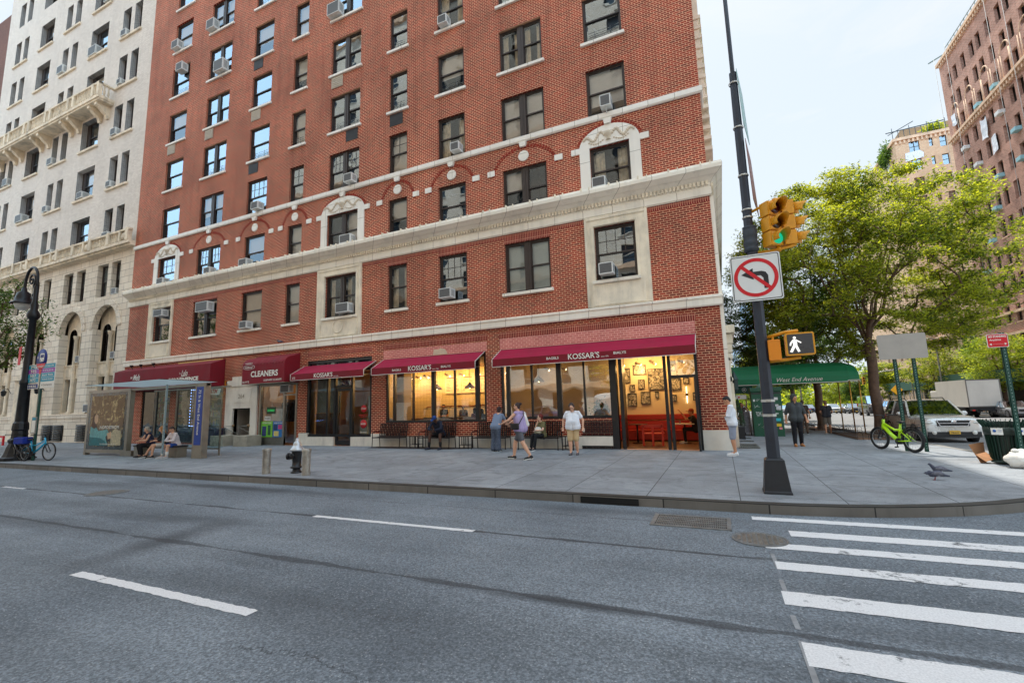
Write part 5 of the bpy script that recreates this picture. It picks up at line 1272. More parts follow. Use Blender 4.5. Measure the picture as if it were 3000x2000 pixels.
for x, lab in ((-12.06,'small slatted side table between the first two benches'),(-9.66,'small slatted side table left of the bending woman'),(-5.36,'small slatted side table behind the woman in white')):
    t = empty('side_table', (x,-.45,0), lab, 'side table', 'side tables between the benches'); BR = MATS['dark_brown_metal']
    k = MB()
    for q in range(5): k.box(x-.24,x+.24,-.66+q*.09,-.59+q*.09,.47,.49)
    k.build('tabletop', BR, t); k = MB()
    for a in (-.2,.2):
        for b in (-.63,-.27): k.box(x+a-.016,x+a+.016,b-.016,b+.016,0,.47)
    k.build('leg', BR, t); k = MB(); k.box(x-.2,x+.2,-.62,-.28,.14,.155)
    for q in range(3): k.box(x-.1+q*.09,x-.07+q*.09,-.64,-.62,.14,.47)
    k.build('lower_shelf', BR, t)
BOLL = mat('galvanised_scuffed', srgb(172,166,156), .5, metal=.5, var=.25, scale=9, grime=.9)
for x, lab in ((-11.68,'grey steel bollard left of the fire hydrant'),(-10.28,'grey steel bollard right of the fire hydrant')):
    y = -7.82 if x < -11 else -7.74; t = empty('bollard', (x,y,0), lab, 'bollard', 'bollards by the hydrant')
    k = MB(); k.lathe((x,y,0),[(.105,0),(.105,.64)],20); k.build('post', BOLL, t); k = MB(); k.lathe((x,y,.6),[(.115,0),(.118,.05),(.11,.07),(.04,.085),(0,.085)],20); k.build('cap', BOLL, t)
x, y = -10.96, -7.45; t = empty('fire_hydrant', (x,y,0), 'black fire hydrant with silver bonnet between two bollards', 'fire hydrant')
HB_ = mat('glossy_black_paint', srgb(26,26,30), .35, var=.3, scale=8, grime=.2); HS = mat('silver_paint', srgb(196,200,204), .4, metal=.6, var=.12, scale=8)
k = MB(); k.lathe((x,y,0),[(.15,0),(.15,.04),(.11,.05),(.10,.12),(.16,.13),(.16,.17),(.12,.18),(.115,.3),(.13,.55),(.135,.6)],20); k.build('barrel', HB_, t)
k = MB(); k.lathe((x,y,.6),[(.15,-.02),(.19,0),(.185,.03),(.15,.07),(.12,.12),(.1,.14),(.105,.17),(.08,.22),(.05,.25),(.045,.3),(.03,.33),(0,.33)],20); k.build('bonnet', HS, t)
k = MB(); k.cyl((x-.1,y-.02,.44),(x-.22,y-.06,.44),.08,.085,16); k.cyl((x-.22,y-.06,.44),(x-.27,y-.08,.44),.095,.09,16); k.cyl((x-.27,y-.08,.44),(x-.3,y-.09,.44),.03,.03,8); k.build('side_nozzle', HB_, t)
k = MB(); k.cyl((x,y-.1,.46),(x,y-.18,.46),.055,.055,14); k.cyl((x,y-.18,.46),(x,y-.2,.46),.025,.02,8); k.build('front_nozzle', HB_, t)

# ---- signal pole at the corner
PX, PY = .56, -7.27
POLE = mat('dark_blue_grey_pole', srgb(46,50,60), .45, metal=.2, var=.25, scale=4, grime=.5)
SY = mat('signal_yellow', srgb(232,160,24), .45, var=.1, scale=6, grime=.2); SDK = mat('signal_dark', srgb(30,26,26), .5, var=.2)
sp_ = empty('signal_pole', (PX,PY,0), 'dark octagonal traffic signal pole on a tapered base at the corner', 'pole')
k = MB(); k.lathe((PX,PY,0),[(.31,0),(.31,.03),(.29,.05),(.215,.54),(.215,.57),(.19,.58),(.17,.6),(.0,.6)],4,smooth=False,ph=math.pi/4); k.build('base', mat('black_pole_base', srgb(28,30,36), .45, var=.3, scale=6, grime=.3), sp_, bevel=.01)
k = MB(); k.lathe((PX,PY,.58),[(.112,0),(.098,2.0),(.092,4.0),(.09,4.05)],8,smooth=False,ph=.39); k.lathe((PX-.02,PY,4.6),[(.085,0),(.08,2.1),(.07,3.5)],8,smooth=False,ph=.39); k.build('shaft', POLE, sp_)
k = MB(); k.lathe((PX-.02,PY,8.05),[(.04,0),(.036,5.0),(.03,5.0)],8); k.build('upper_mast', POLE, sp_)
k = MB(); k.lathe((PX-.01,PY,4.38),[(.10,0),(.13,.03),(.13,.08),(.11,.1),(.13,.14),(.13,.2),(.115,.22),(.12,.3),(.13,.33),(.12,.36),(.125,.42),(.11,.45),(.12,.47),(.12,.5),(.085,.5)],14); k.build('coiled_wrap', mat('dark_grey_wrap', srgb(60,66,74), .7, var=.2, scale=10), sp_)
k = MB()
for z in (5.05,5.2,5.9,6.9,7.85): k.lathe((PX-.02,PY,z),[(.09,0),(.095,.005),(.095,.03),(.09,.035)],10)
for z in (1.32,1.58): k.lathe((PX,PY,z),[(.118,0),(.118,.045)],8,smooth=False,ph=.39)
k.build('steel_band', mat('bright_band', srgb(190,186,178), .4, metal=.6, var=.3, scale=20), sp_)
# no-left-turn sign
SIGNW = mat('white_reflective_sheet', srgb(232,234,232), .5, var=.03); SIGNR = mat('red_sign_sheet', srgb(214,14,30), .5, var=.03); SIGNK = mat('black_sign_sheet', srgb(34,32,34), .5)
sg = empty('road_sign', (.56,PY-.13,3.83), 'square white no left turn sign on the signal pole', 'road sign')
yq = PY-.14
def rrect(cx, cz, w_, h_, r, n=6):
    pts = []
    for (sx_, sz_, a0) in ((1,1,0),(-1,1,90),(-1,-1,180),(1,-1,270)):
        for q in range(n+1):
            a = R(a0+90*q/n); pts.append((cx+sx_*(w_/2-r)+r*math.cos(a), cz+sz_*(h_/2-r)+r*math.sin(a)))
    return pts
def ring(mb, cx, cz, r0, r1, y, n=48, mi=0):
    for q in range(n):
        a, b = 2*math.pi*q/n, 2*math.pi*(q+1)/n
        mb.quad((cx+r0*math.cos(a),y,cz+r0*math.sin(a)),(cx+r1*math.cos(a),y,cz+r1*math.sin(a)),(cx+r1*math.cos(b),y,cz+r1*math.sin(b)),(cx+r0*math.cos(b),y,cz+r0*math.sin(b)),mi)
def border(mb, o, i_, y):
    n = len(o)
    for q in range(n):
        a, b = q, (q+1) % n; mb.quad((o[a][0],y,o[a][1]),(o[b][0],y,o[b][1]),(i_[b][0],y,i_[b][1]),(i_[a][0],y,i_[a][1]))
cz = 3.86; cx = .565
k = MB(); k.prism(rrect(cx,cz,.83,.88,.04), yq, yq+.008); sb = k.build('sign_plate', SIGNW, sg)
k = MB(); border(k, rrect(cx,cz,.79,.84,.035), rrect(cx,cz,.765,.815,.03), yq-.002); k.build('border', SIGNK, sb)
k = MB(); k.add([(cx+p[0], yq-.003, cz+p[1]) for p in ((.20,-.22),(.12,-.22),(.12,-.02),(.08,.03),(-.04,.03),(-.04,-.04),(-.24,.07),(-.04,.18),(-.04,.11),(.1,.11),(.165,.085),(.20,.02))], [tuple(range(12))]); k.build('arrow', SIGNK, sb)
k = MB(); ring(k, cx, cz, .30, .365, yq-.004); d_ = .22; w2_ = .032
k.add([(cx-d_-w2_*.7,yq-.0045,cz+d_-w2_*.7),(cx-d_+w2_*.7,yq-.0045,cz+d_+w2_*.7),(cx+d_+w2_*.7,yq-.0045,cz-d_+w2_*.7),(cx+d_-w2_*.7,yq-.0045,cz-d_-w2_*.7)],[(0,1,2,3)]); k.build('prohibition_ring', SIGNR, sb)
text('SR-652', .08, .018, (cx-.37,yq-.003,cz-.40), SIGNK, sb)
# signal heads
def signal(px, py, z0, yawd, lit, lab, scale=1.0, grp=None):
    t = empty('traffic_signal', (px,py,z0), lab, 'traffic light', grp)
    Mx = Matrix.Translation((px,py,z0)) @ Matrix.Rotation(R(yawd),4,'Z') @ Matrix.Scale(scale,4)
    P = lambda a, b, c: tuple(Mx @ Vector((a,b,c)))
    def tr(mb): mb.v = [tuple(Mx @ Vector(v)) for v in mb.v]; return mb
    k = MB()
    for q in range(3): k.box(-.14,.14,.0,.2,q*.29+.01,q*.29+.28); k.box(-.125,.125,-.012,0,q*.29+.025,q*.29+.265)
    tr(k).build('housing', SY, t, bevel=.012)
    for q in range(3):
        c = (0,-.02,q*.29+.145); k = MB(); n = 20; vs = []
        for (rr, yy) in ((.115,0),(.12,-.25)):
            for j in range(n+1):
                a = R(-35)+R(250)*j/n; dd = yy*(1 if rr < .118 else (.55+.45*max(0,math.sin(a))) )
                vs.append((c[0]+rr*math.cos(a), c[1]+dd, c[2]+rr*math.sin(a)))
        k.add(vs, [(j,j+1,n+2+j,n+1+j) for j in range(n)], 0, True); o = tr(k).build('visor', SY, t); md = o.modifiers.new('s','SOLIDIFY'); md.thickness = .006
        k = MB(); k.lathe(c,[(0,.0),(.06,-.012),(.108,-.002),(.112,.01)],20,axis='Y')
        lm = {2:('red_lens',(.05,.004,.004)),1:('amber_lens',(.05,.02,.003)),0:('green_lens',(.01,.05,.03))}[q]
        m_ = emis('lit_green_lens',(.02,.75,.4),.7) if (lit == 'green' and q == 0) else mat(lm[0], lm[1], .15)
        tr(k).build('lens', m_, t)
    return t
signal(.98,PY-.08,4.42,38,'green','yellow traffic light head showing green, facing the street')
signal(1.28,PY+.12,4.42,100,None,'yellow traffic light head seen from its side, facing right')
br_ = empty('signal_bracket', (.8,PY,4.4), 'yellow pipe bracket holding the two traffic light heads', 'bracket')
k = MB(); k.tube([(PX+.05,PY,5.17),(1.0,PY+.02,5.33),(1.2,PY+.02,5.36)],.026,8); k.tube([(PX+.05,PY,4.35),(1.0,PY+.02,4.37),(1.28,PY+.02,4.42)],.028,8); k.cyl((1.0,PY+.02,4.33),(1.0,PY+.02,4.43),.04,n=8); k.cyl((1.02,PY+.02,5.28),(1.02,PY+.02,5.36),.04,n=8); k.build('pipe', SY, br_)
# pedestrian signal
pd = empty('pedestrian_signal', (1.14,PY-.05,2.38), 'pedestrian signal with a white walking figure lit', 'pedestrian signal')
yy = PY-.12; k = MB(); k.prism(rrect(1.145,2.58,.44,.40,.03), yy, yy+.18); k.build('housing', SY, pd)
k = MB(); k.prism(rrect(1.145,2.58,.39,.35,.02), yy-.004, yy); fc = k.build('screen', mat('dark_screen', srgb(62,60,62), .3, var=.1), pd)
WK = emis('lit_white', (1,.98,.92), 1.3); k = MB(); ox, oz = 1.065, 2.575
k.lathe((ox+.0,yy-.006,oz+.115),[(0,-.001),(.024,-.001),(.024,.001)],14,axis='Y')
for pl in ([(-.03,.085),(.03,.085),(.035,-.01),(-.03,-.01)],[(-.03,-.01),(.03,-.01),(.07,-.13),(.035,-.14),(0,-.05),(-.05,-.14),(-.09,-.13)],[(-.03,.085),(-.075,.03),(-.085,-.02),(-.062,-.024),(-.052,.015),(-.02,.05)],[(.02,.085),(.045,.04),(.09,.012),(.1,.03),(.06,.06)]):
    k.add([(ox+p[0],yy-.006,oz+p[1]) for p in pl],[tuple(range(len(pl)))])
k.build('walking_figure', WK, fc)
k = MB(); k.tube([(PX+.05,PY,2.74),(.95,PY,2.82),(1.15,PY,2.83)],.028,8); k.tube([(PX+.05,PY,2.3),(.9,PY,2.32),(1.15,PY,2.35)],.03,8); k.cyl((.74,PY,2.6),(.74,PY,2.78),.02,n=8); k.build('pipe', SY, pd)
sb2 = empty('signal_box', (.74,PY-.02,2.3), 'plain orange yellow signal box seen from behind, next to the pole', 'signal box')
k = MB(); k.prism(rrect(.745,2.5,.2,.38,.02), PY-.1, PY+.1); k.build('housing', mat('orange_box', srgb(236,140,20), .5, var=.06), sb2, bevel=.01)
# two street-name / banner signs edge-on on the upper shaft
for i, (z0, z1, dx, c_) in enumerate(((6.85,8.15,.02,(150,190,190)),(5.3,6.65,.05,(120,70,66)))):
    t = empty('edge_on_sign', (PX+.1,PY,z0), ['pale blue green sign seen edge on, near the top of the signal pole','red brown sign seen edge on, just above the traffic lights'][i], 'sign')
    k = MB(); k.add([(PX+.06+dx,PY-.06,z0+.1),(PX+.18+dx,PY+.55,z0-.05),(PX+.14+dx,PY+.55,z1-.2),(PX+.03+dx,PY-.06,z1)],[(0,1,2,3)]); o = k.build('sign_plate', mat('edge_sign_%d' % i, srgb(*c_), .4), t); md = o.modifiers.new('s','SOLIDIFY'); md.thickness = .01

# ---- old style street lamp (bishop's crook)
LB = mat('black_lamp_iron', srgb(28,30,34), .4, metal=.3, var=.3, scale=6)
x, y = -27.0, -7.45; t = empty('street_lamp', (x,y,0), 'tall ornate black street lamp with curled crook and bell shaped lantern', 'street lamp')
k = MB(); k.lathe((x,y,0),[(.55,0),(.55,.12),(.48,.16),(.42,.3),(.36,.55),(.30,.7),(.34,.76),(.34,.84),(.26,.9),(.24,1.2),(.27,1.25),(.25,1.5),(.19,1.6)],12,smooth=False); k.build('base', LB, t)
k = MB(); k.lathe((x,y,1.5),[(.2,0),(.17,1.6),(.2,1.65),(.2,1.75),(.15,1.85),(.12,4.4),(.18,4.45),(.22,4.55),(.2,4.7),(.12,4.85),(.14,5.05),(.09,5.2),(.085,5.9)],14); k.build('shaft', LB, t)
X0 = x+.02
k = MB(); pts = [(X0,y,7.3)]+[(X0-.55+.55*math.cos(R(a)),y,7.65+.55*math.sin(R(a))*1.2) for a in range(-10,185,13)]+[(X0-1.12,y,7.4),(X0-1.13,y,7.3)]; k.tube(pts,.055,8)
sc_ = [(X0-.5+.33*(1-a/620)*math.cos(R(a-60)),y,7.72+.33*(1-a/620)*math.sin(R(a-60))) for a in range(0,560,20)]; k.tube([(X0-.02,y,7.1),(X0-.1,y,7.25)]+sc_,.035,6); k.ell(sc_[-1],.06,8,6)
s2 = [(X0-.25+.16*(1-a/500)*math.cos(R(a+200)),y,7.0+.16*(1-a/500)*math.sin(R(a+200))) for a in range(0,420,24)]; k.tube(s2,.028,6); k.build('crook', LB, t)
lx = X0-1.13; k = MB(); k.lathe((lx,y,6.72),[(.42,0),(.42,.05),(.3,.12),(.27,.3),(.22,.5),(.1,.6),(.08,.75),(.0,.76)],18); k.build('lamp_shade', LB, t)
k = MB(); k.lathe((lx,y,6.72),[(.0,-.28),(.12,-.26),(.24,-.16),(.29,-.02),(.29,0)],18); k.build('globe', mat('pale_glass_globe', srgb(206,206,200), .1, var=.1), t)
k = MB(); k.prism([(x-.35,3.95),(x-.15,3.95),(x-.15,4.75),(x-.35,4.7)], y-.2, y-.18); k.build('small_red_sign', SIGNR, t)

# ---- bus stop pole
x, y = -25.85, -7.38; GP = mat('dark_green_post', srgb(22,70,58), .45, var=.2, scale=6)
t = empty('bus_stop_sign', (x,y,0), 'bus stop pole with round blue bus sign and route panels M5 M57 M72', 'bus stop sign')
k = MB(); k.box(x-.05,x+.05,y-.04,y+.04,0,4.0); k.build('post', GP, t); yq = y-.06
BB = mat('bus_sign_blue', srgb(18,42,120), .5); TEAL = mat('route_teal', srgb(16,150,178), .5); PUR = mat('route_purple', srgb(150,60,170), .5)
k = MB(); k.lathe((x+.0,yq,4.12),[(0,-.01),(.43,-.01),(.43,.01),(0,.01)],30,axis='Y'); rd = k.build('round_sign', BB, t)
k = MB(); seg = [(x+.43*math.cos(R(a)), 4.12+.43*math.sin(R(a))) for a in range(205,336,10)]; k.add([(p[0],yq-.013,p[1]) for p in seg],[tuple(range(len(seg)))]); k.add([(x-.12,yq-.013,3.72),(x+.12,yq-.013,3.72),(x+.08,yq-.013,3.5),(x-.08,yq-.013,3.5)],[(0,1,2,3)]); k.build('red_segment', SIGNR, rd)
k = MB(); k.add([(p[0],yq-.015,p[1]) for p in rrect(x+.04,4.19,.36,.34,.05)],[tuple(range(28))]); bs = k.build('bus_symbol', LETTER, rd)
k = MB(); k.add([(p[0],yq-.017,p[1]) for p in rrect(x+.04,4.24,.28,.13,.02)],[tuple(range(28))]); k.box(x-.11,x-.04,yq-.019,yq-.016,4.05,4.09); k.box(x+.12,x+.19,yq-.019,yq-.016,4.05,4.09); k.build('bus_symbol_detail', BB, bs)
text('NO STANDING', .5, .07, (x-.25,yq-.016,3.78), LETTER, rd, bold=.02); text('6', .09,.12,(x-.34,yq-.016,4.15), LETTER, rd, bold=.01)
def panel(x0, x1, z0, z1, m, par, tx=None, tw=.6, th=.6, tm=None, y=yq, dz=0):
    k = MB(); k.box(x0,x1,y-.006,y,z0,z1); o = k.build('route_panel', m, par)
    if tx: text(tx, (x1-x0)*tw, (z1-z0)*th, (x0+(x1-x0)*(1-tw)*.5, y-.009, z0+(z1-z0)*(1-th)/2), tm or LETTER, o, bold=.02)
    return o
za = 3.28
L0, L1, R0_, R1_ = x-1.2, x-.12, x+.1, x+1.2
bk = MB(); bk.box(L0-.02,L1+.02,yq,yq+.012,2.9,3.92); bk.box(R0_-.02,R1_-.0,yq,yq+.012,2.9,3.9); bk.build('panel_backing', LETTER, t)
for i, (tx, m_, tr_) in enumerate((('M5',TEAL,'W 31 St & 5 Av'),('M5',PUR,'W 37 St & 6 Av'),('M57',TEAL,'East Side'),('M72',TEAL,'Yorkville Hospital'))):
    z1 = 3.9-.185*i; panel(L0+.2,L1,z1-.17,z1,m_,t,tx,.55,.72); panel(R0_,R1_-.03,z1-.17,z1,m_,t,tr_,.82,.4)
panel(L0,L1,2.93,3.1,BB,t,'110436',.8,.6); panel(R0_,R1_-.03,2.93,3.14,LETTER,t,'W 72 St & West End Av',.8,.35,BLACKF)
k = MB(); k.bar((L0+.2,yq-.008,3.15),(L1-.1,yq-.008,3.15),.03,.004); k.add([(L0+.1,yq-.01,3.15),(L0+.22,yq-.01,3.2),(L0+.22,yq-.01,3.1)],[(0,1,2)]); k.build('arrow', BLACKF, t)
k = MB(); k.box(x-.2,x+.18,yq-.03,yq+.0,1.08,1.75); sch = k.build('timetable_case', ALU, t); panel(x-.14,x+.14,1.62,1.72,TEAL,t,y=yq-.035); panel(x-.14,x+.14,1.12,1.6,LETTER,t,y=yq-.035)

# ---- bus shelter
def frosted():
    m = bpy.data.materials.new('frosted_roof_glass'); t_, n, l = nt(m); out = N(t_,'ShaderNodeOutputMaterial'); a = N(t_,'ShaderNodeBsdfTranslucent'); a.inputs[0].default_value = (.55,.74,.78,1); b = N(t_,'ShaderNodeBsdfPrincipled', i_Roughness=.2); b.inputs['Base Color'].default_value = (.4,.55,.58,1)
    mx = N(t_,'ShaderNodeMixShader', i_0=.3); l.new(a.outputs[0],mx.inputs[1]); l.new(b.outputs[0],mx.inputs[2]); tp = N(t_,'ShaderNodeBsdfTransparent'); tp.inputs[0].default_value = (.8,.95,.97,1); m2_ = N(t_,'ShaderNodeMixShader', i_0=.3); l.new(mx.outputs[0],m2_.inputs[1]); l.new(tp.outputs[0],m2_.inputs[2]); l.new(m2_.outputs[0],out.inputs[0]); return m
STEEL = mat('shelter_steel', srgb(150,144,132), .4, metal=.7, var=.12, scale=4); CLEAR = glassmat('shelter_glass', refl=.05, tint=(.72,.82,.82), wob=.01)
t = empty('bus_shelter', (-22.5,-5.3,0), 'glass and steel bus shelter with advert panel, blue end sign and glass roof', 'bus shelter')
k = MB(); a, b, yq = -26.7, -23.45, -5.3
k.box(a,a+.16,yq-.09,yq+.09,0,2.86); k.box(b-.08,b+.1,yq-.09,yq+.09,0,2.86); k.box(a+.16,b-.08,yq-.08,yq+.08,2.74,2.86); k.box(a+.16,b-.08,yq-.08,yq+.08,.1,.26); k.box(b-.3,b+.5,yq-.1,yq+.1,0,.22); k.build('advert_frame', STEEL, t)
k = MB(); k.box(a+.16,b-.08,yq-.085,yq-.08,.26,2.74); ap = k.build('advert_border', mat('dark_teal_border', srgb(30,56,62), .25, spec=.8), t)
def admat():
    m = bpy.data.materials.new('advert_picture'); tt, n, l = nt(m); out = N(tt,'ShaderNodeOutputMaterial'); b_ = N(tt,'ShaderNodeBsdfPrincipled', i_Roughness=.12)
    tc = N(tt,'ShaderNodeTexCoord'); nz = N(tt,'ShaderNodeTexNoise', i_Scale=2.4, i_Detail=9, i_Distortion=1.6, i_Roughness=.65); l.new(tc.outputs['Object'], nz.inputs['Vector']); cr = N(tt,'ShaderNodeValToRGB')
    e = cr.color_ramp.elements; e[0].position = .36; e[0].color = c4(srgb(16,26,26)); e[1].position = .68; e[1].color = c4(srgb(190,176,130)); x = e.new(.52); x.color = c4(srgb(66,60,44))
    l.new(nz.outputs['Fac'], cr.inputs[0]); l.new(cr.outputs[0], b_.inputs['Base Color']); l.new(b_.outputs[0], out.inputs[0]); return m
k = MB(); k.box(a+.36,b-.26,yq-.092,yq-.086,.4,2.6); ad = k.build('advert_poster', admat(), ap)
def blob(pts, m_, y, nm): kk = MB(); kk.add([(p[0],y,p[1]) for p in pts],[tuple(range(len(pts)))]); return kk.build(nm, m_, ad)
y9 = yq-.094
blob([(-26.3,.45),(-26.25,1.25),(-25.9,1.3),(-25.6,1.05),(-24.9,1.12),(-24.75,.95),(-25.0,.8),(-24.8,.45)], mat('teal_jacket', srgb(110,170,170), .6, var=.35, scale=9), y9, 'jacket')
blob([(-26.3,.42),(-26.28,.8),(-25.4,.75),(-24.95,.6),(-24.9,.42)], mat('deep_teal', srgb(30,110,116), .6, var=.3, scale=6), y9-.001, 'trousers')
blob([(-26.05,1.45),(-26.0,1.7),(-25.85,1.82),(-25.7,1.7),(-25.68,1.5),(-25.82,1.36)], mat('pale_skin_print', srgb(214,176,140), .6), y9-.001, 'face')
blob([(-26.2,1.25),(-26.15,1.7),(-26.0,1.85),(-26.0,1.5),(-25.75,1.25),(-25.95,1.15)], mat('brown_hair_print', srgb(90,60,40), .6, var=.3), y9-.002, 'hair')
blob([(-24.55,.45),(-24.6,.95),(-24.3,1.15),(-23.85,1.05),(-23.8,.45)], mat('pale_coat_print', srgb(190,180,150), .7, var=.35, scale=12), y9, 'coat')
blob([(-24.9,.95),(-24.6,1.02),(-24.55,.75),(-24.8,.7)], mat('pale_skin_print', (0,0,0)), y9-.001, 'hand')
text('NORDSTROM', 1.5, .13, (-25.5,y9-.004,1.15), LETTER, ad, bold=.02); text('FOR THE FASHION IN ALL OF US', 1.25, .06, (-25.4,y9-.004,.46), LETTER, ad, bold=.01)
k = MB(); c, d = -18.9, -18.3; k.box(c,d,yq-.12,yq+.1,0,.46); k.box(c,c+.09,yq-.12,yq+.1,.46,2.86); k.box(d-.09,d,yq-.12,yq+.1,.46,2.86); k.box(c+.09,d-.09,yq-.11,yq+.09,.46,2.86); k.build('end_post', STEEL, t)
k = MB(); k.box(c+.1,d-.1,yq-.125,yq-.112,.5,2.72); bl = k.build('blue_sign', mat('blue_stop_sign', srgb(16,60,150), .4), t)
text('72 St & West End Avenue', 1.72, .14, ((c+d)/2-.06,yq-.13,2.6), LETTER, bl, facing='DOWN', bold=.01)
k = MB(); k.bar((-23.45,yq,2.8),(-18.3,yq,2.8),.14,.1); k.bar((-23.45,yq+.9,2.75),(-18.3,yq+.9,2.75),.06); k.build('beam', STEEL, t)
k = MB(); k.add([(-24.5,-4.35,2.97),(-19.2,-4.35,2.97),(-18.6,-6.9,2.95),(-23.6,-6.9,2.93)],[(0,1,2,3)]); o = k.build('roof_glass', frosted(), t); 
k = MB()
for q in range(6):
    u = q/5; k.bar((-24.45+u*5.2,-4.35,2.985),(-23.55+u*4.9,-6.88,2.965),.03,.02)
k.build('roof_rib', BLACKF, t)
for (p, q) in (((-23.3,-4.4),(-21.8,-4.4)),((-21.75,-4.4),(-20.3,-4.4)),((-20.25,-4.4),(-18.8,-4.4))):
    k = MB(); k.quad((p[0],p[1],.3),(q[0],q[1],.3),(q[0],q[1],2.75),(p[0],p[1],2.75)); k.build('rear_glass', CLEAR, t)
k = MB()
for x in (-23.35,-21.78,-20.28,-18.8): k.box(x-.025,x+.025,-4.43,-4.38,0,2.8)
k.box(-23.35,-18.8,-4.43,-4.38,.24,.3); k.build('rear_frame', STEEL, t)
k = MB(); k.box(-19.96,-19.9,-5.9,-5.84,.2,2.86); k.build('front_glass_fin', mat('pale_fin', srgb(150,168,172), .3, metal=.3), t)
k = MB(); k.quad((-18.6,-5.2,.3),(-18.6,-4.4,.3),(-18.6,-4.4,2.7),(-18.6,-5.2,2.7)); k.build('side_glass', CLEAR, t)
k = MB(); k.box(-22.8,-19.8,-5.42,-5.0,.40,.46); k.build('seat', mat('dark_seat', srgb(40,36,38), .5), t); k = MB(); k.box(-20.35,-19.85,-5.4,-5.02,0,.40); k.box(-22.75,-22.4,-5.4,-5.02,0,.4); k.build('seat_support', STEEL, t)

# ---- bicycles
def wheel(mb_t, mb_s, c, r, M3, w=.028, sp=14):
    c = Vector(c)
    n = 26; pts = [c + M3 @ Vector((r*math.cos(2*math.pi*q/n), 0, r*math.sin(2*math.pi*q/n))) for q in range(n+1)]
    mb_t.tube(pts, w, 7)
    n2 = [c + M3 @ Vector(((r-.045)*math.cos(2*math.pi*q/n), 0, (r-.045)*math.sin(2*math.pi*q/n))) for q in range(n+1)]; mb_s.tube(n2, .011, 5)
    for q in range(sp):
        a = 2*math.pi*q/sp; mb_s.cyl(c, c + M3 @ Vector(((r-.04)*math.cos(a),0,(r-.04)*math.sin(a))), .0022, n=3)
    mb_s.cyl(c + M3 @ Vector((0,-.05,0)), c + M3 @ Vector((0,.05,0)), .025, n=8)
def bike(front, rear, col, lab, r=.35, tyre=.03, thick=.03, extras=True, basket=None, flip=1):
    f = Vector(front); b = Vector(rear); L = (b-f).length; mid = (f+b)/2
    t = empty('bicycle', (mid.x,mid.y,0), lab, 'bicycle')
    X = (f-b).normalized(); Y = Vector((0,0,1)).cross(X); M3 = Matrix((X,Y,Vector((0,0,1)))).transposed()
    def P(u, v, w=0): return b + X*(u*L) + Y*w + Vector((0,0,v-r))      # u from rear axle to front axle, v height
    TY = mat('black_tyre', srgb(26,26,28), .7); CH = mat('bright_rim', srgb(150,150,150), .35, metal=.7); FR = mat('frame_'+lab[:10], srgb(*col), .3, var=.05, coat=.5); BK = mat('bike_black', srgb(24,24,26), .5)
    for c, nm in ((f,0),(b,1)):
        kt, ks = MB(), MB(); wheel(kt, ks, (c.x,c.y,r), r-tyre, M3, tyre); w_ = kt.build('wheel', TY, t); ks.build('spokes', CH, w_)
    ks = MB(); hd0, hd1 = P(.86,.62), P(.80,.92); bb = P(.40,.30); st = P(.30,.80)
    ks.tube([hd1,hd0], thick*1.15, 8); ks.tube([P(.83,.72),P(.62,.48),bb], thick*1.5, 8); ks.tube([P(.81,.80),P(.5,.62),P(.34,.62)], thick*.9, 8); ks.tube([bb,st], thick*.9, 8)
    for s in (-1,1): ks.tube([P(.40,.30,.04*s),P(0,r,.06*s)], thick*.55, 6); ks.tube([P(.33,.62,.03*s),P(0,r,.06*s)], thick*.5, 6)
    ks.build('frame', FR, t)
    ks = MB()
    for s in (-1,1): ks.tube([P(.86,.66,.05*s),P(1.0,r,.055*s)], .018, 6)
    ks.tube([hd1,P(.79,1.02)], .018, 6); ks.tube([P(.70,1.05,-.32),P(.77,1.04,-.12),P(.79,1.03,0),P(.77,1.04,.12),P(.70,1.05,.32)], .014, 6); ks.cyl(P(.70,1.05,-.32),P(.66,1.05,-.36),.02,n=6); ks.cyl(P(.70,1.05,.32),P(.66,1.05,.36),.02,n=6); ks.tube([P(.72,1.0,.1),P(.78,.86,.06),P(.9,.7,.03)],.006,4); ks.build('handlebar', BK, t)
    ks = MB(); ks.ell(P(.27,.86),(.14,.07,.035),10,6,M=M3); ks.tube([st,P(.28,.85)],.015,6); ks.build('saddle', BK, t)
    ks = MB(); ks.cyl(P(.40,.30,-.05),P(.40,.30,.05),.09,n=16); ks.tube([P(.40,.30,.06),P(.40,.14,.08)],.014,5); ks.cyl(P(.40,.14,.05),P(.40,.14,.16),.02,n=5); ks.tube([P(.40,.30,-.06),P(.40,.46,-.08)],.014,5); ks.cyl(P(.40,.46,-.05),P(.40,.46,-.16),.02,n=5); ks.build('crankset', BK, t)
    if extras:
        ks = MB(); n = 10; pts = [P(0,r)+M3 @ Vector(((r+.04)*math.cos(R(a)),0,(r+.04)*math.sin(R(a)))) for a in range(20,200,18)]; ks.tube(pts,.02,6); ks.build('mudguard', BK, t)
        ks = MB(); ks.obox(P(.0,.79),(.4,.13,.02),M3); ks.tube([P(-.12,.78,.05),P(0,r,.07)],.007,5); ks.tube([P(.15,.78,.05),P(0,r,.07)],.007,5); ks.obox(P(-.2,.72),(.03,.09,.05),M3); ks.build('rear_rack', BK, t)
    if basket:
        ks = MB(); ks.obox(P(basket[0],basket[1]),basket[2],M3); ks.build('front_bag' , mat('bag_'+lab[:8], srgb(*basket[3]), .7, var=.3, scale=8), t, bevel=.02)
    return t
bike((4.12,.92,.33),(4.64,-.06,.33),(190,240,20),'lime yellow electric bicycle locked by the two green posts', r=.34, tyre=.034, thick=.036)
bike((-24.95,-7.25,.35),(-26.35,-7.55,.35),(20,160,200),'turquoise bicycle leaning by the bus stop pole', r=.36, tyre=.02, thick=.026, extras=False, basket=(.0,.82,(.5,.35,.26),(24,50,150)))
bike((-26.9,-7.7,.35),(-25.95,-7.6,.35),(40,40,44),'dark bicycle crowded behind the turquoise one at the lamp base', r=.33, tyre=.022, thick=.02, extras=False)

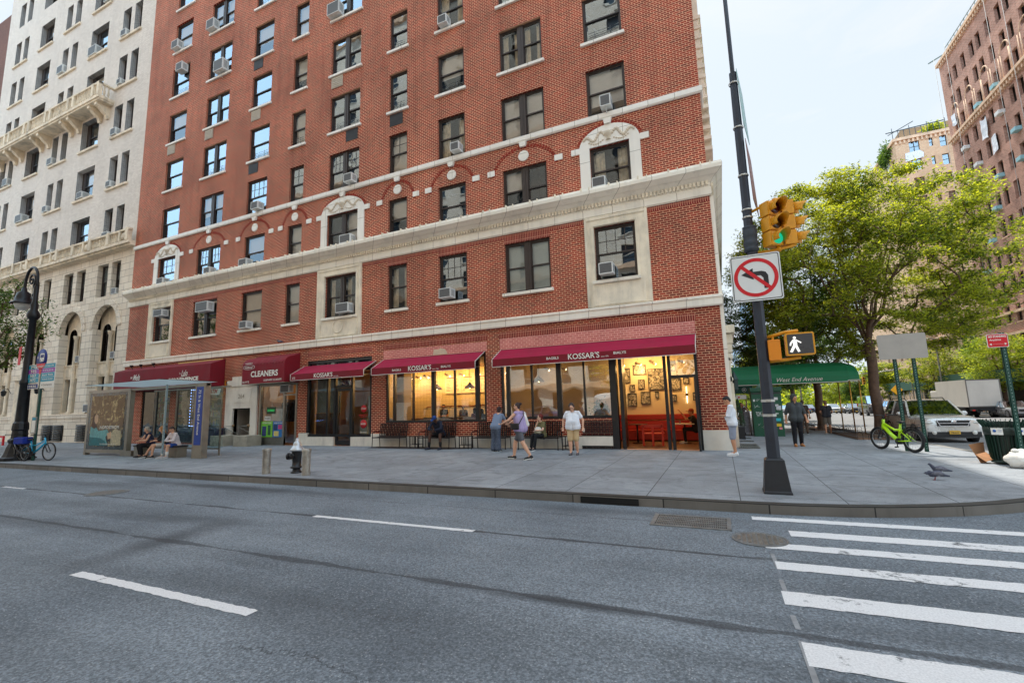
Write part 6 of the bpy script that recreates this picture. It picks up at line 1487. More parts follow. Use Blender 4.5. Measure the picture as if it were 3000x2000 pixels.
# ---- green cabinet with graffiti, posts, bin, bag, board, signs on the right
GRNP = mat('green_cabinet_paint', srgb(30,84,58), .5, var=.15, scale=4, grime=.5)
t = empty('utility_cabinet', (1.7,7.9,-.12), 'tall green street cabinet covered with graffiti and stickers', 'cabinet')
k = MB(); k.box(1.08,2.33,7.9,8.8,-.14,1.95); k.build('body', GRNP, t, bevel=.015); k = MB(); k.box(1.04,2.37,7.84,8.86,1.95,2.14); k.build('lid', GRNP, t, bevel=.02)
k = MB(); k.box(1.12,2.29,7.895,7.9,1.84,1.9); k.box(1.7,1.72,7.894,7.9,-.05,1.84); k.build('seam', BLACKF, t)
k = MB(); k.ell((1.6,8.3,2.1),(.26,.26,.26),14,8); k.build('dome', mat('pale_green_dome', srgb(110,150,140), .5), t)
TAG = mat('white_graffiti', srgb(210,220,210), .7); tt = MB(); rg = random.Random(11)
for (cx0, cz0, s_) in ((1.3,1.25,.14),(1.38,.95,.16),(1.28,.4,.08),(1.5,.35,.1),(2.2,1.15,.1),(1.35,1.55,.09)):
    p = [(cx0+s_*rg.uniform(-1,1), 7.89, cz0+s_*rg.uniform(-1,1)) for _ in range(7)]; tt.tube(p, .008, 4)
tt.build('graffiti', TAG, t); text('TOM', .22,.2,(1.22,7.885,.82), TAG, t, shear=-.2, bold=.02)
for i, (u, v, w_, h_, c_) in enumerate(((1.98,.58,.24,.13,(60,190,200)),(2.0,.34,.22,.13,(236,200,40)),(2.0,1.55,.18,.12,(220,220,215)),(2.05,1.25,.13,.1,(230,230,230)),(2.08,1.1,.2,.18,(214,220,224)),(2.12,.2,.12,.1,(236,150,160)),(1.95,.9,.2,.05,(200,210,200)),(1.15,1.5,.08,.1,(220,224,220)))):
    MB().box(u,u+w_,7.885,7.89,v,v+h_).build('sticker', mat('cab_sticker_%d' % i, srgb(*c_), .5, var=.25, scale=30), t)
def upost(x, y, z0, z1, lab, grp='green perforated sign posts'):
    t = empty('sign_post', (x,y,z0), lab, 'sign post', grp); k = MB(); k.box(x-.045,x+.045,y,y+.008,z0,z1); k.box(x-.045,x-.037,y,y+.05,z0,z1); k.box(x+.037,x+.045,y,y+.05,z0,z1); k.build('channel', GP, t)
    k = MB(); q = z0+.1
    while q < z1: k.lathe((x,y-.002,q),[(0,0),(.009,0)],6,axis='Y'); q += .075
    k.build('holes', mat('pale_hole', srgb(170,190,180), .6), t)
upost(5.05,.36,-.01,3.3,'green perforated steel post standing in front of the lime bicycle'); upost(4.62,.42,.0,3.3,'green perforated steel post whose foot is behind the lime bicycle')
t = empty('road_sign', (4.8,.3,2.7), 'large blank grey sign seen from behind on two green posts', 'road sign'); k = MB(); k.prism(rrect(4.8,3.05,1.16,.74,.05), .29, .30); k.build('sign_plate', mat('grey_sign_back', srgb(170,162,152), .5, var=.08, scale=3, grime=.15), t)
upost(5.68,-2.9,.0,2.96,'green perforated steel post by the litter bin, carrying the red sign')
t = empty('road_sign', (5.6,-2.92,2.6), 'small red NO STANDING Anytime sign with a double arrow', 'road sign'); k = MB(); k.prism(rrect(5.60-.02,2.78,.36,.3,.02), -2.925, -2.918); sp1 = k.build('sign_plate', SIGNW, t)
k = MB(); k.prism(rrect(5.58,2.78,.34,.28,.02), -2.928, -2.9255); sr = k.build('red_face', SIGNR, sp1); text('NO STANDING', .30,.05,(5.43,-2.931,2.85),LETTER,sr,bold=.03); text('Anytime', .2,.05,(5.44,-2.931,2.77),LETTER,sr,bold=.02)
k = MB(); k.bar((5.46,-2.931,2.7),(5.7,-2.931,2.7),.012,.002); k.add([(5.43,-2.932,2.7),(5.47,-2.932,2.725),(5.47,-2.932,2.675)],[(0,1,2)]); k.add([(5.73,-2.932,2.7),(5.69,-2.932,2.675),(5.69,-2.932,2.725)],[(0,1,2)]); k.build('arrow', LETTER, sr)
# litter bin
x, y = 5.66, -2.35; GB = mat('dark_green_bin', srgb(38,66,54), .4, metal=.3, var=.2, scale=8, grime=.3); t = empty('litter_bin', (x,y,0), 'round green slatted litter bin with flared rim at the kerb', 'litter bin')
k = MB()
for q in range(30):
    a = 2*math.pi*q/30; c_, s_ = math.cos(a), math.sin(a); tx = Vector((-s_,c_,0))
    pts = [(.27,.05),(.31,.6),(.33,.85),(.40,.97),(.41,1.0)]
    for j in range(4):
        p0 = Vector((x+pts[j][0]*c_,y+pts[j][0]*s_,pts[j][1])); p1 = Vector((x+pts[j+1][0]*c_,y+pts[j+1][0]*s_,pts[j+1][1])); k.bar(p0,p1,.04,.008,up=tx)
k.build('slats', GB, t); k = MB(); k.lathe((x,y,0),[(.0,.04),(.29,.04),(.29,.09),(.27,.1)],26); k.lathe((x,y,0),[(.335,.66),(.345,.66),(.35,.84),(.34,.84)],30); k.lathe((x,y,0),[(.26,.1),(.3,.95)],26); k.build('band', mat('bin_inner', srgb(26,44,38), .5), t)
for a, tx in ((-130,'1'),(-60,'2')):
    c_, s_ = math.cos(R(a)), math.sin(R(a)); u = Vector((-s_,c_,0)); o_ = Vector((x+.362*c_, y+.362*s_, .75))
    k = MB(); k.add([tuple(o_-u*.1+Vector((0,0,-.075))),tuple(o_+u*.1+Vector((0,0,-.075))),tuple(o_+u*.1+Vector((0,0,.075))),tuple(o_-u*.1+Vector((0,0,.075)))],[(0,1,2,3)]); k.build('white_label', LETTER, t)
    k = MB(); q = o_+Vector((c_*.004,s_*.004,0)); k.ell(tuple(q-u*.04+Vector((0,0,.01))),(.03,.03,.03),8,6); k.bar(tuple(q+u*.02),tuple(q+u*.08),.01,.002); k.bar(tuple(q+u*.02+Vector((0,0,.03))),tuple(q+u*.08+Vector((0,0,.03))),.01,.002); k.build('label_mark', mat('label_blue', srgb(30,90,170), .5), t)
# plastic bag: crumpled
t_ = MB(); t_.ell((5.62,-3.02,.17),(.30,.24,.2),28,18); rg = random.Random(2)
from mathutils import noise
for i, v in enumerate(t_.v):
    p = Vector(v); n_ = noise.noise(p*7)*.055+noise.noise(p*17)*.028; d = (p-Vector((5.62,-3.02,.17))).normalized(); q = p+d*n_; t_.v[i] = (q.x,q.y,max(.006,q.z))
t_.ell((5.5,-3.05,.36),(.07,.06,.05),10,8); o = t_.build('rubbish_bag', mat('white_plastic_bag', srgb(226,220,210), .35, var=.06, scale=10, bump=.6, bscale=12)); tag(o, 'crumpled white plastic rubbish bag leaning on the litter bin', 'rubbish bag')
k = MB(); CB = mat('brown_cardboard', srgb(186,134,94), .85, var=.12, scale=5)
k.add([(5.05,-2.2,.42),(5.4,-2.0,.46),(5.36,-2.1,.0),(5.2,-2.25,.0)],[(0,1,2,3)]); k.add([(5.12,-2.24,.2),(5.37,-2.12,.24),(5.42,-2.35,.1),(5.24,-2.4,.05)],[(0,1,2,3)]); o = k.build('cardboard_box', CB); md = o.modifiers.new('s','SOLIDIFY'); md.thickness = .006; tag(o, 'flattened brown cardboard box left of the litter bin', 'cardboard box')
pigeon(3.42,-5.2,0,R(175),'dark pigeon pecking on the pavement, nearer the kerb',None,True); pigeon(3.72,-4.45,0,R(178),'dark pigeon walking behind the pecking one')

# green entrance canopy of the avenue door
GC = mat('green_canvas', srgb(14,110,70), .6, var=.1, scale=1.5); t = empty('entrance_canopy', (3,10,0), 'green domed entrance canopy lettered West End Avenue on brass posts', 'canopy')
ya, yb_ = 9.9, 12.4; ym = (ya+yb_)/2; prof = [(ya,2.34),(ya,2.62),(ya+.12,2.85),(ya+.4,3.12),(ya+.8,3.3),(ym,3.36),(yb_-.8,3.3),(yb_-.4,3.12),(yb_-.12,2.85),(yb_,2.62),(yb_,2.34)]
k = MB(); xs = [.12,1.2,2.3,3.4,4.5,5.45,5.75,5.86]
for i in range(len(xs)-1):
    for j in range(len(prof)-1):
        def sh(xx, p): 
            u = max(0,(xx-5.2)/.66); return (xx, ym+(p[0]-ym)*(1-.06*u*u), 2.34+(p[1]-2.34)*(1-.22*u*u))
        k.add([sh(xs[i],prof[j]),sh(xs[i+1],prof[j]),sh(xs[i+1],prof[j+1]),sh(xs[i],prof[j+1])],[(0,1,2,3)])
k.add([sh(5.86,p) for p in prof],[tuple(range(len(prof)))]); cp = k.build('canopy_cloth', GC, t)
k = MB(); k.box(.12,5.87,ya-.012,ya-.004,2.31,2.335); k.box(.12,5.87,ya+.01,yb_-.01,2.37,2.4); k.build('white_trim', PIPE, t)
text('West End Avenue', 1.95, .2, (2.42,ya-.02,2.42), PIPE, cp, shear=.35, bold=.0); text('243', .3, .16, (1.9,ya-.02,2.42), PIPE, cp, shear=.35)
BRASS = mat('brass_post', srgb(190,140,60), .3, metal=.8, var=.1)
for (x, y, lab) in ((5.42,ya,'front'),(5.8,ya,'second front'),(5.45,yb_,'rear')):
    k = MB(); k.cyl((x,y,gz(y)),(x,y,2.36),.028,n=8); k.build('brass_post', BRASS, t)
# second dark awning further on, wall lanterns, shrub pots
t = empty('entrance_canopy', (1.1,22,0), 'dark green shop canopy with a round white emblem further along the avenue wall', 'canopy')
k = MB(); k.box(.1,1.95,22,24,2.05,2.65); cp2 = k.build('canopy_cloth', mat('very_dark_green', srgb(14,60,46), .7), t); k = MB(); k.lathe((1.4,21.99,2.3),[(.13,0),(.15,0)],20,axis='Y'); k.lathe((1.4,21.99,2.3),[(.0,0),(.05,0)],6,axis='Y'); k.build('emblem', PIPE, cp2); k = MB(); k.box(.6,1.5,21.95,21.98,1.62,1.92); k.build('white_sign', LETTER, t); k = MB(); k.box(.95,1.05,21.94,21.95,1.7,1.82); k.build('sign_mark', SIGNR, t)
LANT = mat('dark_green_lantern', srgb(30,56,52), .5, var=.2)
t = empty('wall_lantern', (.35,5,2), 'large dark green lantern hanging on the avenue wall near the green canopy', 'lantern')
k = MB(); k.lathe((.36,5,1.95),[(.05,0),(.13,.08),(.14,.5),(.17,.52),(.08,.72),(.02,.86),(0,.86)],8,smooth=False); k.build('lamp_head', LANT, t); k = MB(); k.tube([(.0,5,2.9),(.2,5,2.95),(.36,5,2.8)],.025,6); k.tube([(.02,5,1.9),(.36,5,1.75),(.36,5,1.95)],.02,6); k.build('bracket', LANT, t)
t = empty('shrub_pot', (.42,6,0), 'small cone shaped evergreen in a dark planter by the avenue wall', 'potted shrub')
k = MB(); k.box(.25,.62,5.8,6.15,-.09,.45); k.build('planter', BLACKF, t); k = MB(); rg = random.Random(4)
for q in range(900):
    z = rg.random()**.8; a = rg.uniform(0,6.28); rr = .26*(1-z)**.7*rg.uniform(.7,1.05); c = Vector((.43+rr*math.cos(a),5.97+rr*math.sin(a),.45+z*1.2)); d = Vector((rg.uniform(-1,1),rg.uniform(-1,1),rg.uniform(-.4,1))).normalized()*.035; e = d.orthogonal().normalized()*.018; k.quad(c-d,c+e,c+d,c-e)
k.build('foliage', mat('dark_evergreen', (.02,.06,.02), .7, var=.4, scale=15), t)
# hand truck with boxes, seen by the cabinet
t = empty('hand_cart', (.9,9,-.13), 'black hand cart stacked with grey parcels beside the green cabinet', 'cart')
k = MB(); k.tube([(.75,8.9,-.1),(.72,8.9,1.15),(.85,8.9,1.25),(.98,8.9,1.15),(1.0,8.9,-.1)],.018,6); k.build('frame', BLACKF, t); k = MB(); k.box(.72,1.02,8.6,8.88,.02,.42); k.box(.74,1.0,8.62,8.88,.43,.8); k.box(.73,1.0,8.62,8.88,.81,1.02); k.build('parcel', mat('grey_parcel', srgb(130,132,136), .8, var=.3, scale=7), t); k = MB(); k.cyl((.72,8.95,-.06),(.76,8.95,-.06),.1,n=12); k.cyl((.99,8.95,-.06),(1.03,8.95,-.06),.1,n=12); k.build('wheel', BLACKF, t)
# tree pit fences
def pit(x0,x1,y0,y1,lab):
    t = empty('tree_guard', ((x0+x1)/2,(y0+y1)/2,gz(y0)), lab, 'tree guard', 'low hooped tree guards'); k = MB()
    def run(p, q):
        d = Vector((q[0]-p[0],q[1]-p[1],0)); n = max(2,int(d.length/.17)); 
        for i in range(n):
            a = Vector((p[0],p[1],0))+d*(i/n); b = Vector((p[0],p[1],0))+d*((i+1)/n); z = gz(a.y); m_ = (a+b)/2
            k.tube([(a.x,a.y,z),(a.x,a.y,z+.22),(m_.x,m_.y,z+.33),(b.x,b.y,z+.22),(b.x,b.y,z)],.009,4)
        k.bar((p[0],p[1],gz(p[1])+.12),(q[0],q[1],gz(q[1])+.12),.02)
    run((x0,y0),(x1,y0)); run((x0,y0),(x0,y1)); run((x0,y1),(x1,y1)); k.build('hoops', BLACKF, t)
    k = MB(); k.add([(x0,y0,gz(y0)+.012),(x1,y0,gz(y0)+.012),(x1,y1,gz(y1)+.012),(x0,y1,gz(y1)+.012)],[(0,1,2,3)]); k.build('soil', mat('pit_soil', srgb(104,76,56), .95, var=.3, scale=8), t)
pit(4.55,6.0,5.6,11.4,'low black hooped guard round the nearest tree pit'); pit(4.3,5.9,13.2,19,'low black hooped guard round the second tree pit')
# ================================================================== trees
def leafmat(name, dark, light, trans):
    m = bpy.data.materials.new(name); t, n, l = nt(m); out = N(t,'ShaderNodeOutputMaterial')
    g = N(t,'ShaderNodeNewGeometry'); tc = N(t,'ShaderNodeTexCoord'); nz = N(t,'ShaderNodeTexNoise', i_Scale=.55, i_Detail=4); l.new(tc.outputs['Object'], nz.inputs['Vector'])
    a = N(t,'ShaderNodeMath', operation='MULTIPLY_ADD'); a.inputs[1].default_value = .55; l.new(g.outputs['Random Per Island'], a.inputs[0]); l.new(nz.outputs['Fac'], a.inputs[2])
    cr = N(t,'ShaderNodeValToRGB'); cr.color_ramp.elements[0].position = .52; cr.color_ramp.elements[0].color = c4(dark); cr.color_ramp.elements[1].position = 1.0; cr.color_ramp.elements[1].color = c4(light); l.new(a.outputs[0], cr.inputs[0])
    d = N(t,'ShaderNodeBsdfPrincipled', i_Roughness=.5); l.new(cr.outputs[0], d.inputs['Base Color']); d.inputs['Specular IOR Level'].default_value = .4
    tr = N(t,'ShaderNodeBsdfTranslucent'); sc = N(t,'ShaderNodeMixRGB'); sc.blend_type = 'MULTIPLY'; sc.inputs[0].default_value = 1; sc.inputs[2].default_value = c4(trans); l.new(cr.outputs[0], sc.inputs[1]); l.new(sc.outputs[0], tr.inputs[0])
    mx = N(t,'ShaderNodeMixShader', i_0=.5); l.new(d.outputs[0], mx.inputs[1]); l.new(tr.outputs[0], mx.inputs[2]); l.new(mx.outputs[0], out.inputs[0]); return m
LEAF1 = leafmat('zelkova_leaves', (.035,.075,.012), (.34,.40,.05), (2.8,2.4,.8))
LEAF2 = leafmat('yellow_green_leaves', (.10,.17,.02), (.32,.38,.06), (2.6,2.3,.8))
LEAF3 = leafmat('deep_green_and_shaded_leaves', (.018,.05,.014), (.10,.16,.03), (2.2,2.2,.8))
BARK = mat('grey_brown_bark', srgb(104,82,68), .9, var=.35, scale=5, bump=.6, bscale=14)
def grow(seed, fork, cc, cr_, n_att, limbs=9, gap=.0, flat=.5):
    """branch skeleton that grows from the fork towards points spread through the crown"""
    rg = np.random.RandomState(seed); pts = []
    while len(pts) < n_att:
        p = rg.uniform(-1,1,3); q = np.linalg.norm(p)
        if q > 1 or q < .25: continue
        w = Vector(cc)+Vector((p[0]*cr_[0],p[1]*cr_[1],p[2]*cr_[2]))
        if noise.noise(w*.55+Vector((seed,0,0))) < gap-.12: continue
        if p[2] < -.1 and math.hypot(p[0],p[1]) < .55*(1+p[2]): continue    # hollow underneath, like a vase
        pts.append(np.array(w))
    pts = np.array(pts); f = np.array(fork); d = np.linalg.norm(pts-f,axis=1); pts = pts[np.argsort(d)]; d = np.sort(d)
    nodes = [f]; par = [-1]; nd = [0.0]
    for i in range(limbs):
        a = 2*math.pi*(i+rg.uniform(-.3,.3))/limbs; reach = .62*rg.uniform(.7,1.05)
        e = np.array([cc[0]+cr_[0]*reach*math.cos(a)*(.35+.65*(i % 3)/2), cc[1]+cr_[1]*reach*math.sin(a)*(.35+.65*(i % 3)/2), cc[2]+cr_[2]*rg.uniform(.0,.75)])
        prev = 0; bow = rg.uniform(.1,.3)
        for s in range(1,9):
            u = s/8; p = f+(e-f)*u; p = p+np.array([0,0,bow*4*u*(1-u)*.6])+rg.normal(0,.07,3); nodes.append(p); par.append(prev); nd.append(np.linalg.norm(p-f)); prev = len(nodes)-1
    A = np.zeros((len(nodes)+3*n_att,3)); A[:len(nodes)] = nodes; D = np.zeros(len(A)); D[:len(nodes)] = nd; cnt = len(nodes); tips = []
    par = par+[0]*(3*n_att)
    for i in range(len(pts)):
        p = pts[i]; dv = A[:cnt]-p; dist = np.sqrt((dv**2).sum(1)); cost = dist+np.where(D[:cnt] > d[i]-.05, 5.0, 0)+.35*np.maximum(0,(A[:cnt,2]-p[2])); j = int(cost.argmin())
        q = A[j]; n = 2 if dist[j] > .8 else 1; prev = j
        for s in range(1,n+1):
            u = s/n; w = q+(p-q)*u+(np.array([0,0,.06*dist[j]])+rg.normal(0,.03,3) if s < n else 0); A[cnt] = w; D[cnt] = np.linalg.norm(w-f); par[cnt] = prev; prev = cnt; cnt += 1
        tips.append(prev)
    load = np.zeros(cnt)
    for t_ in tips: load[t_] += 1
    for i in range(cnt-1,0,-1): load[par[i]] += load[i]
    # node order is not strictly parent-first for loads above; parents always have lower index so one sweep is enough
    return A[:cnt], par[:cnt], load, tips
def leaves_at(A, tips, par, per, size, spread, seed, m, name, parent, droop=.0):
    rg = np.random.RandomState(seed+99); T = A[tips]; P0 = A[[par[i] for i in tips]]; n = len(T)*per
    u = rg.uniform(-.15,1.15,n)[:,None]; c = np.repeat(P0,per,0)*(1-u)+np.repeat(T,per,0)*u+rg.normal(0,1,(n,3))*np.array([spread,spread,spread*.34])
    ax = rg.normal(0,1,(n,3)); ax[:,2] *= .45; ax[:,2] -= droop; ax /= np.linalg.norm(ax,axis=1)[:,None]
    nr = rg.normal(0,.55,(n,3)); nr[:,2] += 1; s = np.cross(ax,nr); s /= np.linalg.norm(s,axis=1)[:,None]
    L = (size*rg.uniform(.6,1.25,n))[:,None]; W = L*.42; bend = np.cross(s,ax)*L*.12
    V = np.stack([c-ax*L*.5, c+s*W*.5-bend, c+ax*L*.5, c-s*W*.5-bend],1).reshape(-1,3)
    me = bpy.data.meshes.new(name); me.vertices.add(n*4); me.vertices.foreach_set('co',V.ravel()); me.loops.add(n*4); me.loops.foreach_set('vertex_index',np.arange(n*4)); me.polygons.add(n); me.polygons.foreach_set('loop_start',np.arange(n)*4); me.polygons.foreach_set('loop_total',np.full(n,4)); me.materials.append(m); me.update(calc_edges=True)
    o = bpy.data.objects.new(name, me); COL.objects.link(o); attach(o, parent); return o
def tree(base, fork_h, tr, cc, cr_, att, per, size, spread, m, lab, seed=1, limbs=9, grp=None, lean=(0,0), rmin=.006, gap=0.0, droop=.1):
    t = empty('tree', base, lab, 'tree', grp); b = Vector(base); fk = b+Vector((lean[0],lean[1],fork_h))
    A, par, load, tips = grow(seed, fk, cc, cr_, att, limbs, gap)
    tot = load[0]; rad = tr*.95*np.sqrt(np.maximum(load,.6)/max(tot,1))**.92
    k = MB(); n = 6; pts = [b+(fk-b)*(i/n)+Vector((.03*math.sin(i*1.7),.03*math.cos(i*2.1),0)) for i in range(n+1)]; pts[0] = b; pts[-1] = fk
    k.tube([b+Vector((0,0,-.1))]+pts, [tr*1.45,tr*1.25]+[tr*(1.05-.1*i/n) for i in range(1,n+1)], 12); k.ell(fk,(tr*.98,tr*.98,tr*1.1),10,6); tk = k.build('trunk', BARK, t)
    k = MB()
    for i in range(1,len(A)):
        if rad[i] < rmin: continue
        r0 = min(rad[par[i]],rad[i]*1.5); k.cyl(A[par[i]],A[i],r0,rad[i],6 if rad[i] > .04 else 4,caps=False)
    k.build('branches', BARK, t); leaves_at(A,tips,par,per,size,spread,seed,m,'crown',t,droop); return t
tree((6.55,10.6,-.15), 4.2, .21, (6.9,11.2,8.2), (6.3,4.6,5.0), 1500, 84, .15, .225, LEAF1, 'large spreading street tree with forked trunk beside the lime bicycle, nearest the corner', seed=3, limbs=14, gap=.10)
tree((4.95,15.2,-.22), 2.6, .20, (3.9,15.6,6.9), (4.2,4.2,4.4), 1000, 56, .16, .24, LEAF3, 'street tree with low forked trunk behind the green canopy', seed=8, limbs=9)  # building shade on this crown is put into its darker leaf colour
rgl = random.Random(21)
left_row = [(5.1,27,'third street tree along the near avenue pavement'),(5.0,38,'fourth street tree along the near avenue pavement'),(5.0,50,'fifth street tree along the near avenue pavement'),(5.0,64,'sixth street tree along the near avenue pavement'),(4.8,80,'seventh street tree along the near avenue pavement'),(4.8,100,'far street tree at the end of the near avenue pavement')]
for i, (x,y,lab) in enumerate(left_row):
    tree((x,y,gz(y)), 2.8, .17, (x,y,5.6+gz(y)), (3.6,3.8,3.0), 300, 36, .26, .4, (LEAF3,LEAF1)[i % 2], lab, seed=20+i, limbs=7, rmin=.02, grp='street trees on the near avenue pavement')
right_row = [(25.8,46,3.0,3.2,LEAF2,'bright yellow green street tree behind the box truck'),(25.6,60,3.4,3.5,LEAF1,'street tree behind the lamp post on the far avenue pavement'),(26,82,3.5,3.6,LEAF1,'far avenue street tree beyond the cross street'),(25.5,97,3.5,4,LEAF3,'distant street tree on the far avenue pavement'),(25,118,4,4,LEAF1,'most distant street tree on the far avenue pavement')]
for i, (x,y,rx,rz,m,lab) in enumerate(right_row):
    tree((x,y,gz(y)), 2.6, .15, (x,y,5.2+gz(y)), (rx,rx,rz*.95), 320, 36, .26 if i < 2 else .36, .36, m, lab, seed=40+i, limbs=7, rmin=.02, grp='street trees on the far avenue pavement')
tree((-37.6,-6.6,0), 3.2, .2, (-37.4,-6.3,7.2), (3.9,3.0,3.2), 350, 40, .17, .3, LEAF3, 'street tree at the far left edge, only its leaves in view', seed=70, limbs=7)
# far wooded end of the avenue
k = MB(); t = empty('wooded_background', (14,190,-3), None, None)
bpy.data.objects.remove(t)
rg = np.random.RandomState(5); n = 26000; c = np.stack([rg.uniform(-25,70,n), rg.uniform(150,185,n), -3+np.abs(rg.normal(0,1,n))*5.2],1); c[:,2] += 2.0*np.sin(c[:,0]*.35)+1.2*np.sin(c[:,0]*1.1)
ax = rg.normal(0,1,(n,3)); ax /= np.linalg.norm(ax,axis=1)[:,None]; s = np.cross(ax,rg.normal(0,1,(n,3))); s /= np.linalg.norm(s,axis=1)[:,None]; L = .55
V = np.stack([c-ax*L,c+s*L*.6,c+ax*L,c-s*L*.6],1).reshape(-1,3)
me = bpy.data.meshes.new('distant_trees'); me.from_pydata([tuple(v) for v in V],[],[(4*i,4*i+1,4*i+2,4*i+3) for i in range(n)]); me.materials.append(LEAF1); o = bpy.data.objects.new('distant_trees',me); COL.objects.link(o); tag(o,'hazy mass of distant trees closing the end of the avenue','trees',kind='stuff')

# ================================================================== buildings across the avenue
BBR = brickmat('mauve_brown_brick', srgb(190,140,120), srgb(158,112,94), srgb(204,172,154), bw=.42, rh=.17, mort=.022, tint=.2, dark=.35, rough=.9)
TAN = brickmat('tan_brick', srgb(230,192,154), srgb(212,172,136), srgb(214,186,160), bw=.42, rh=.17, mort=.02, tint=.12, dark=.25)
TERR = mat('buff_terracotta', srgb(232,196,164), .8, var=.2, scale=2, bump=.4, bscale=8, grime=.6)
def facadeX(par, x, ya, yb, z0, z1, holes, m):
    """wall facing -X at plane x with openings (y0,y1,z0,z1)"""
    k = MB(); holes_wall(k, -yb, -ya, z0, z1, [(-h[1],-h[0],h[2],h[3]) for h in holes], 0, .3)
    k.v = [(x+v[1], -v[0], v[2]) for v in k.v]; return k.build('wall', m, par)
def winX(par, x, h, m=None, blind=False):
    y0,y1,z0,z1 = h; k = MB(); f = .07; xx = x+.22
    k.box(xx,xx+.06,y0,y0+f,z0,z1); k.box(xx,xx+.06,y1-f,y1,z0,z1); k.box(xx,xx+.06,y0+f,y1-f,z1-f,z1); k.box(xx,xx+.06,y0+f,y1-f,z0,z0+f); zm = (z0+z1)/2; k.box(xx-.02,xx+.06,y0+f,y1-f,zm-.04,zm+.04)
    w_ = k.build('window', FRAME, par); k = MB(); k.quad((xx+.05,y1,z0),(xx+.05,y0,z0),(xx+.05,y0,z1),(xx+.05,y1,z1)); k.build('pane', PANE, w_)
    if blind: k = MB(); k.box(xx+.12,xx+.13,y0,y1,z1-(z1-z0)*.5,z1); k.build('blind', BLIND, w_)
    k = MB(); k.box(x-.06,x+.2,y0-.1,y1+.1,z0-.13,z0-.01); k.build('sill', TERR, w_)
BX = empty('brown_apartment_building', (31,45,-.6), 'tall mauve brown brick apartment building across the avenue, part wrapped in white plastic', 'building')
hs = []; ys = []
y = 59.2
pat = [1.5,1.15,2.0,1.5]; i = 0
while y > 27:
    ys.append((y-.95,y+.05)); y -= (1.55 if i % 3 == 0 else 2.15); i += 1
zf = []
z = 43.9-3.25*13
while z < 44.5: zf.append(z); z += 3.25
for z in zf:
    for (a,b) in ys:
        if z > 1: hs.append((a,b,z-2.0,z))
BTOP = 46.2
facadeX(BX, 31, 20, 60.9, -1.5, BTOP, hs, BBR)
k = MB(); k.quad((31,60.9,-2),(50,60.9,-2),(50,60.9,BTOP),(31,60.9,BTOP)); k.quad((31,20,BTOP),(50,20,BTOP),(50,60.9,BTOP),(31,60.9,BTOP)); k.quad((50,20,-2),(31,20,-2),(31,20,BTOP),(50,20,BTOP)); k.build('side_wall', BBR, BX)
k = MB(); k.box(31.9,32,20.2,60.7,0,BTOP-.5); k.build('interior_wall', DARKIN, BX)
cnt = 0
for h in hs:
    # only those the street view can show
    if h[0] < 41 and h[3] > 12: continue
    if h[0] < 43 and h[3] > 25: continue
    if cnt >= 99: break
    winX(BX, 31, h, blind=(cnt*7 % 3 == 0)); cnt += 1
k = MB()
for zb, o_ in ((34.9,.5),(35.2,.25)): k.box(31-o_,31.0,20,60.8,zb,zb+.3)
k.box(30.6,31.0,20,60.9,BTOP-.1,BTOP+.3)
y = 60
while y > 38: k.box(30.62,31,y,y+.22,34.45,34.9); k.box(30.7,31,y,y+.2,BTOP-.5,BTOP-.1); y -= .55
for q, (a,b) in enumerate(ys):
    if a < 42: continue
    c_ = (a+b)/2
    for s in (-1,1): k.cyl((31.0,c_+s*.85,35.5),(31.0,c_+s*.85,38.3),.07,n=6)
    if q % 2 == 0:
        n = 10; pts = [(30.9,c_+.95*math.cos(math.pi*j/n),38.3+1.1*math.sin(math.pi*j/n)) for j in range(n+1)]; k.tube([(31.02,p[1],p[2]) for p in pts],.09,5)
for zb in (10.4,8.0): k.box(30.75,31,20,60.9,zb,zb+.3)
k.build('carved_trim', TERR, BX)
k = MB()
for (ya,yb_,za,zb) in ((52,59.3,36.4,38.5),(53.5,58,38.5,44.8),(50.6,53.3,40,45.6)):
    pass
PL_ = mat('translucent_plastic_sheet', srgb(232,234,238), .3, var=.06, scale=3, bump=.9, bscale=3)
def drape(y0, y1, z0, z1, seed):
    kk = MB(); n = 9; m = 12; P = {}
    for i in range(n+1):
        for j in range(m+1):
            y = y0+(y1-y0)*i/n; z = z0+(z1-z0)*j/m; q = Vector((y*.9,z*.6,seed*3.3)); e = .28*(y1-y0 if y1-y0 < 1.2 else .9)
            P[i,j] = (30.75-.18*abs(noise.noise(q*1.7)), y+e*noise.noise(q+Vector((7,0,0))), z+.5*noise.noise(q+Vector((0,9,0))))
    for i in range(n):
        for j in range(m):
            kk.add([P[i,j],P[i+1,j],P[i+1,j+1],P[i,j+1]],[(0,1,2,3)],0,True)
    kk.build('plastic_sheeting', PL_, BX)
for i, q in enumerate(((58.2,59.3,36.2,38.0),(51.9,53.2,31.2,33.6),(50.5,51.6,28.6,30.6))): drape(*q, i)
k = MB()
for (y,) in ((56.6,),(47.3,),(44.4,),(59.9,)): k.cyl((30.2,y,47),(30.2,y,3),.025,n=4)
k.build('rigging_rope', mat('pale_rope', srgb(190,184,176), .8), BX)
k = MB()
for q in range(26): y = 60-q*.9; k.bar((31.6,y,BTOP+.2),(31.6,y,BTOP+2.2),.06); 
k.bar((31.6,60,BTOP+2.1),(31.6,37,BTOP+2.1),.07); k.bar((31.6,60,BTOP+1.2),(31.6,37,BTOP+1.2),.05); k.bar((30,61,BTOP+1),(33,58,BTOP+1.2),.12); k.build('roof_railing', mat('green_glass_rail', srgb(110,130,124), .4), BX)
BAC = mat('blue_covered_air_conditioner', srgb(150,196,204), .5, var=.15, scale=5)
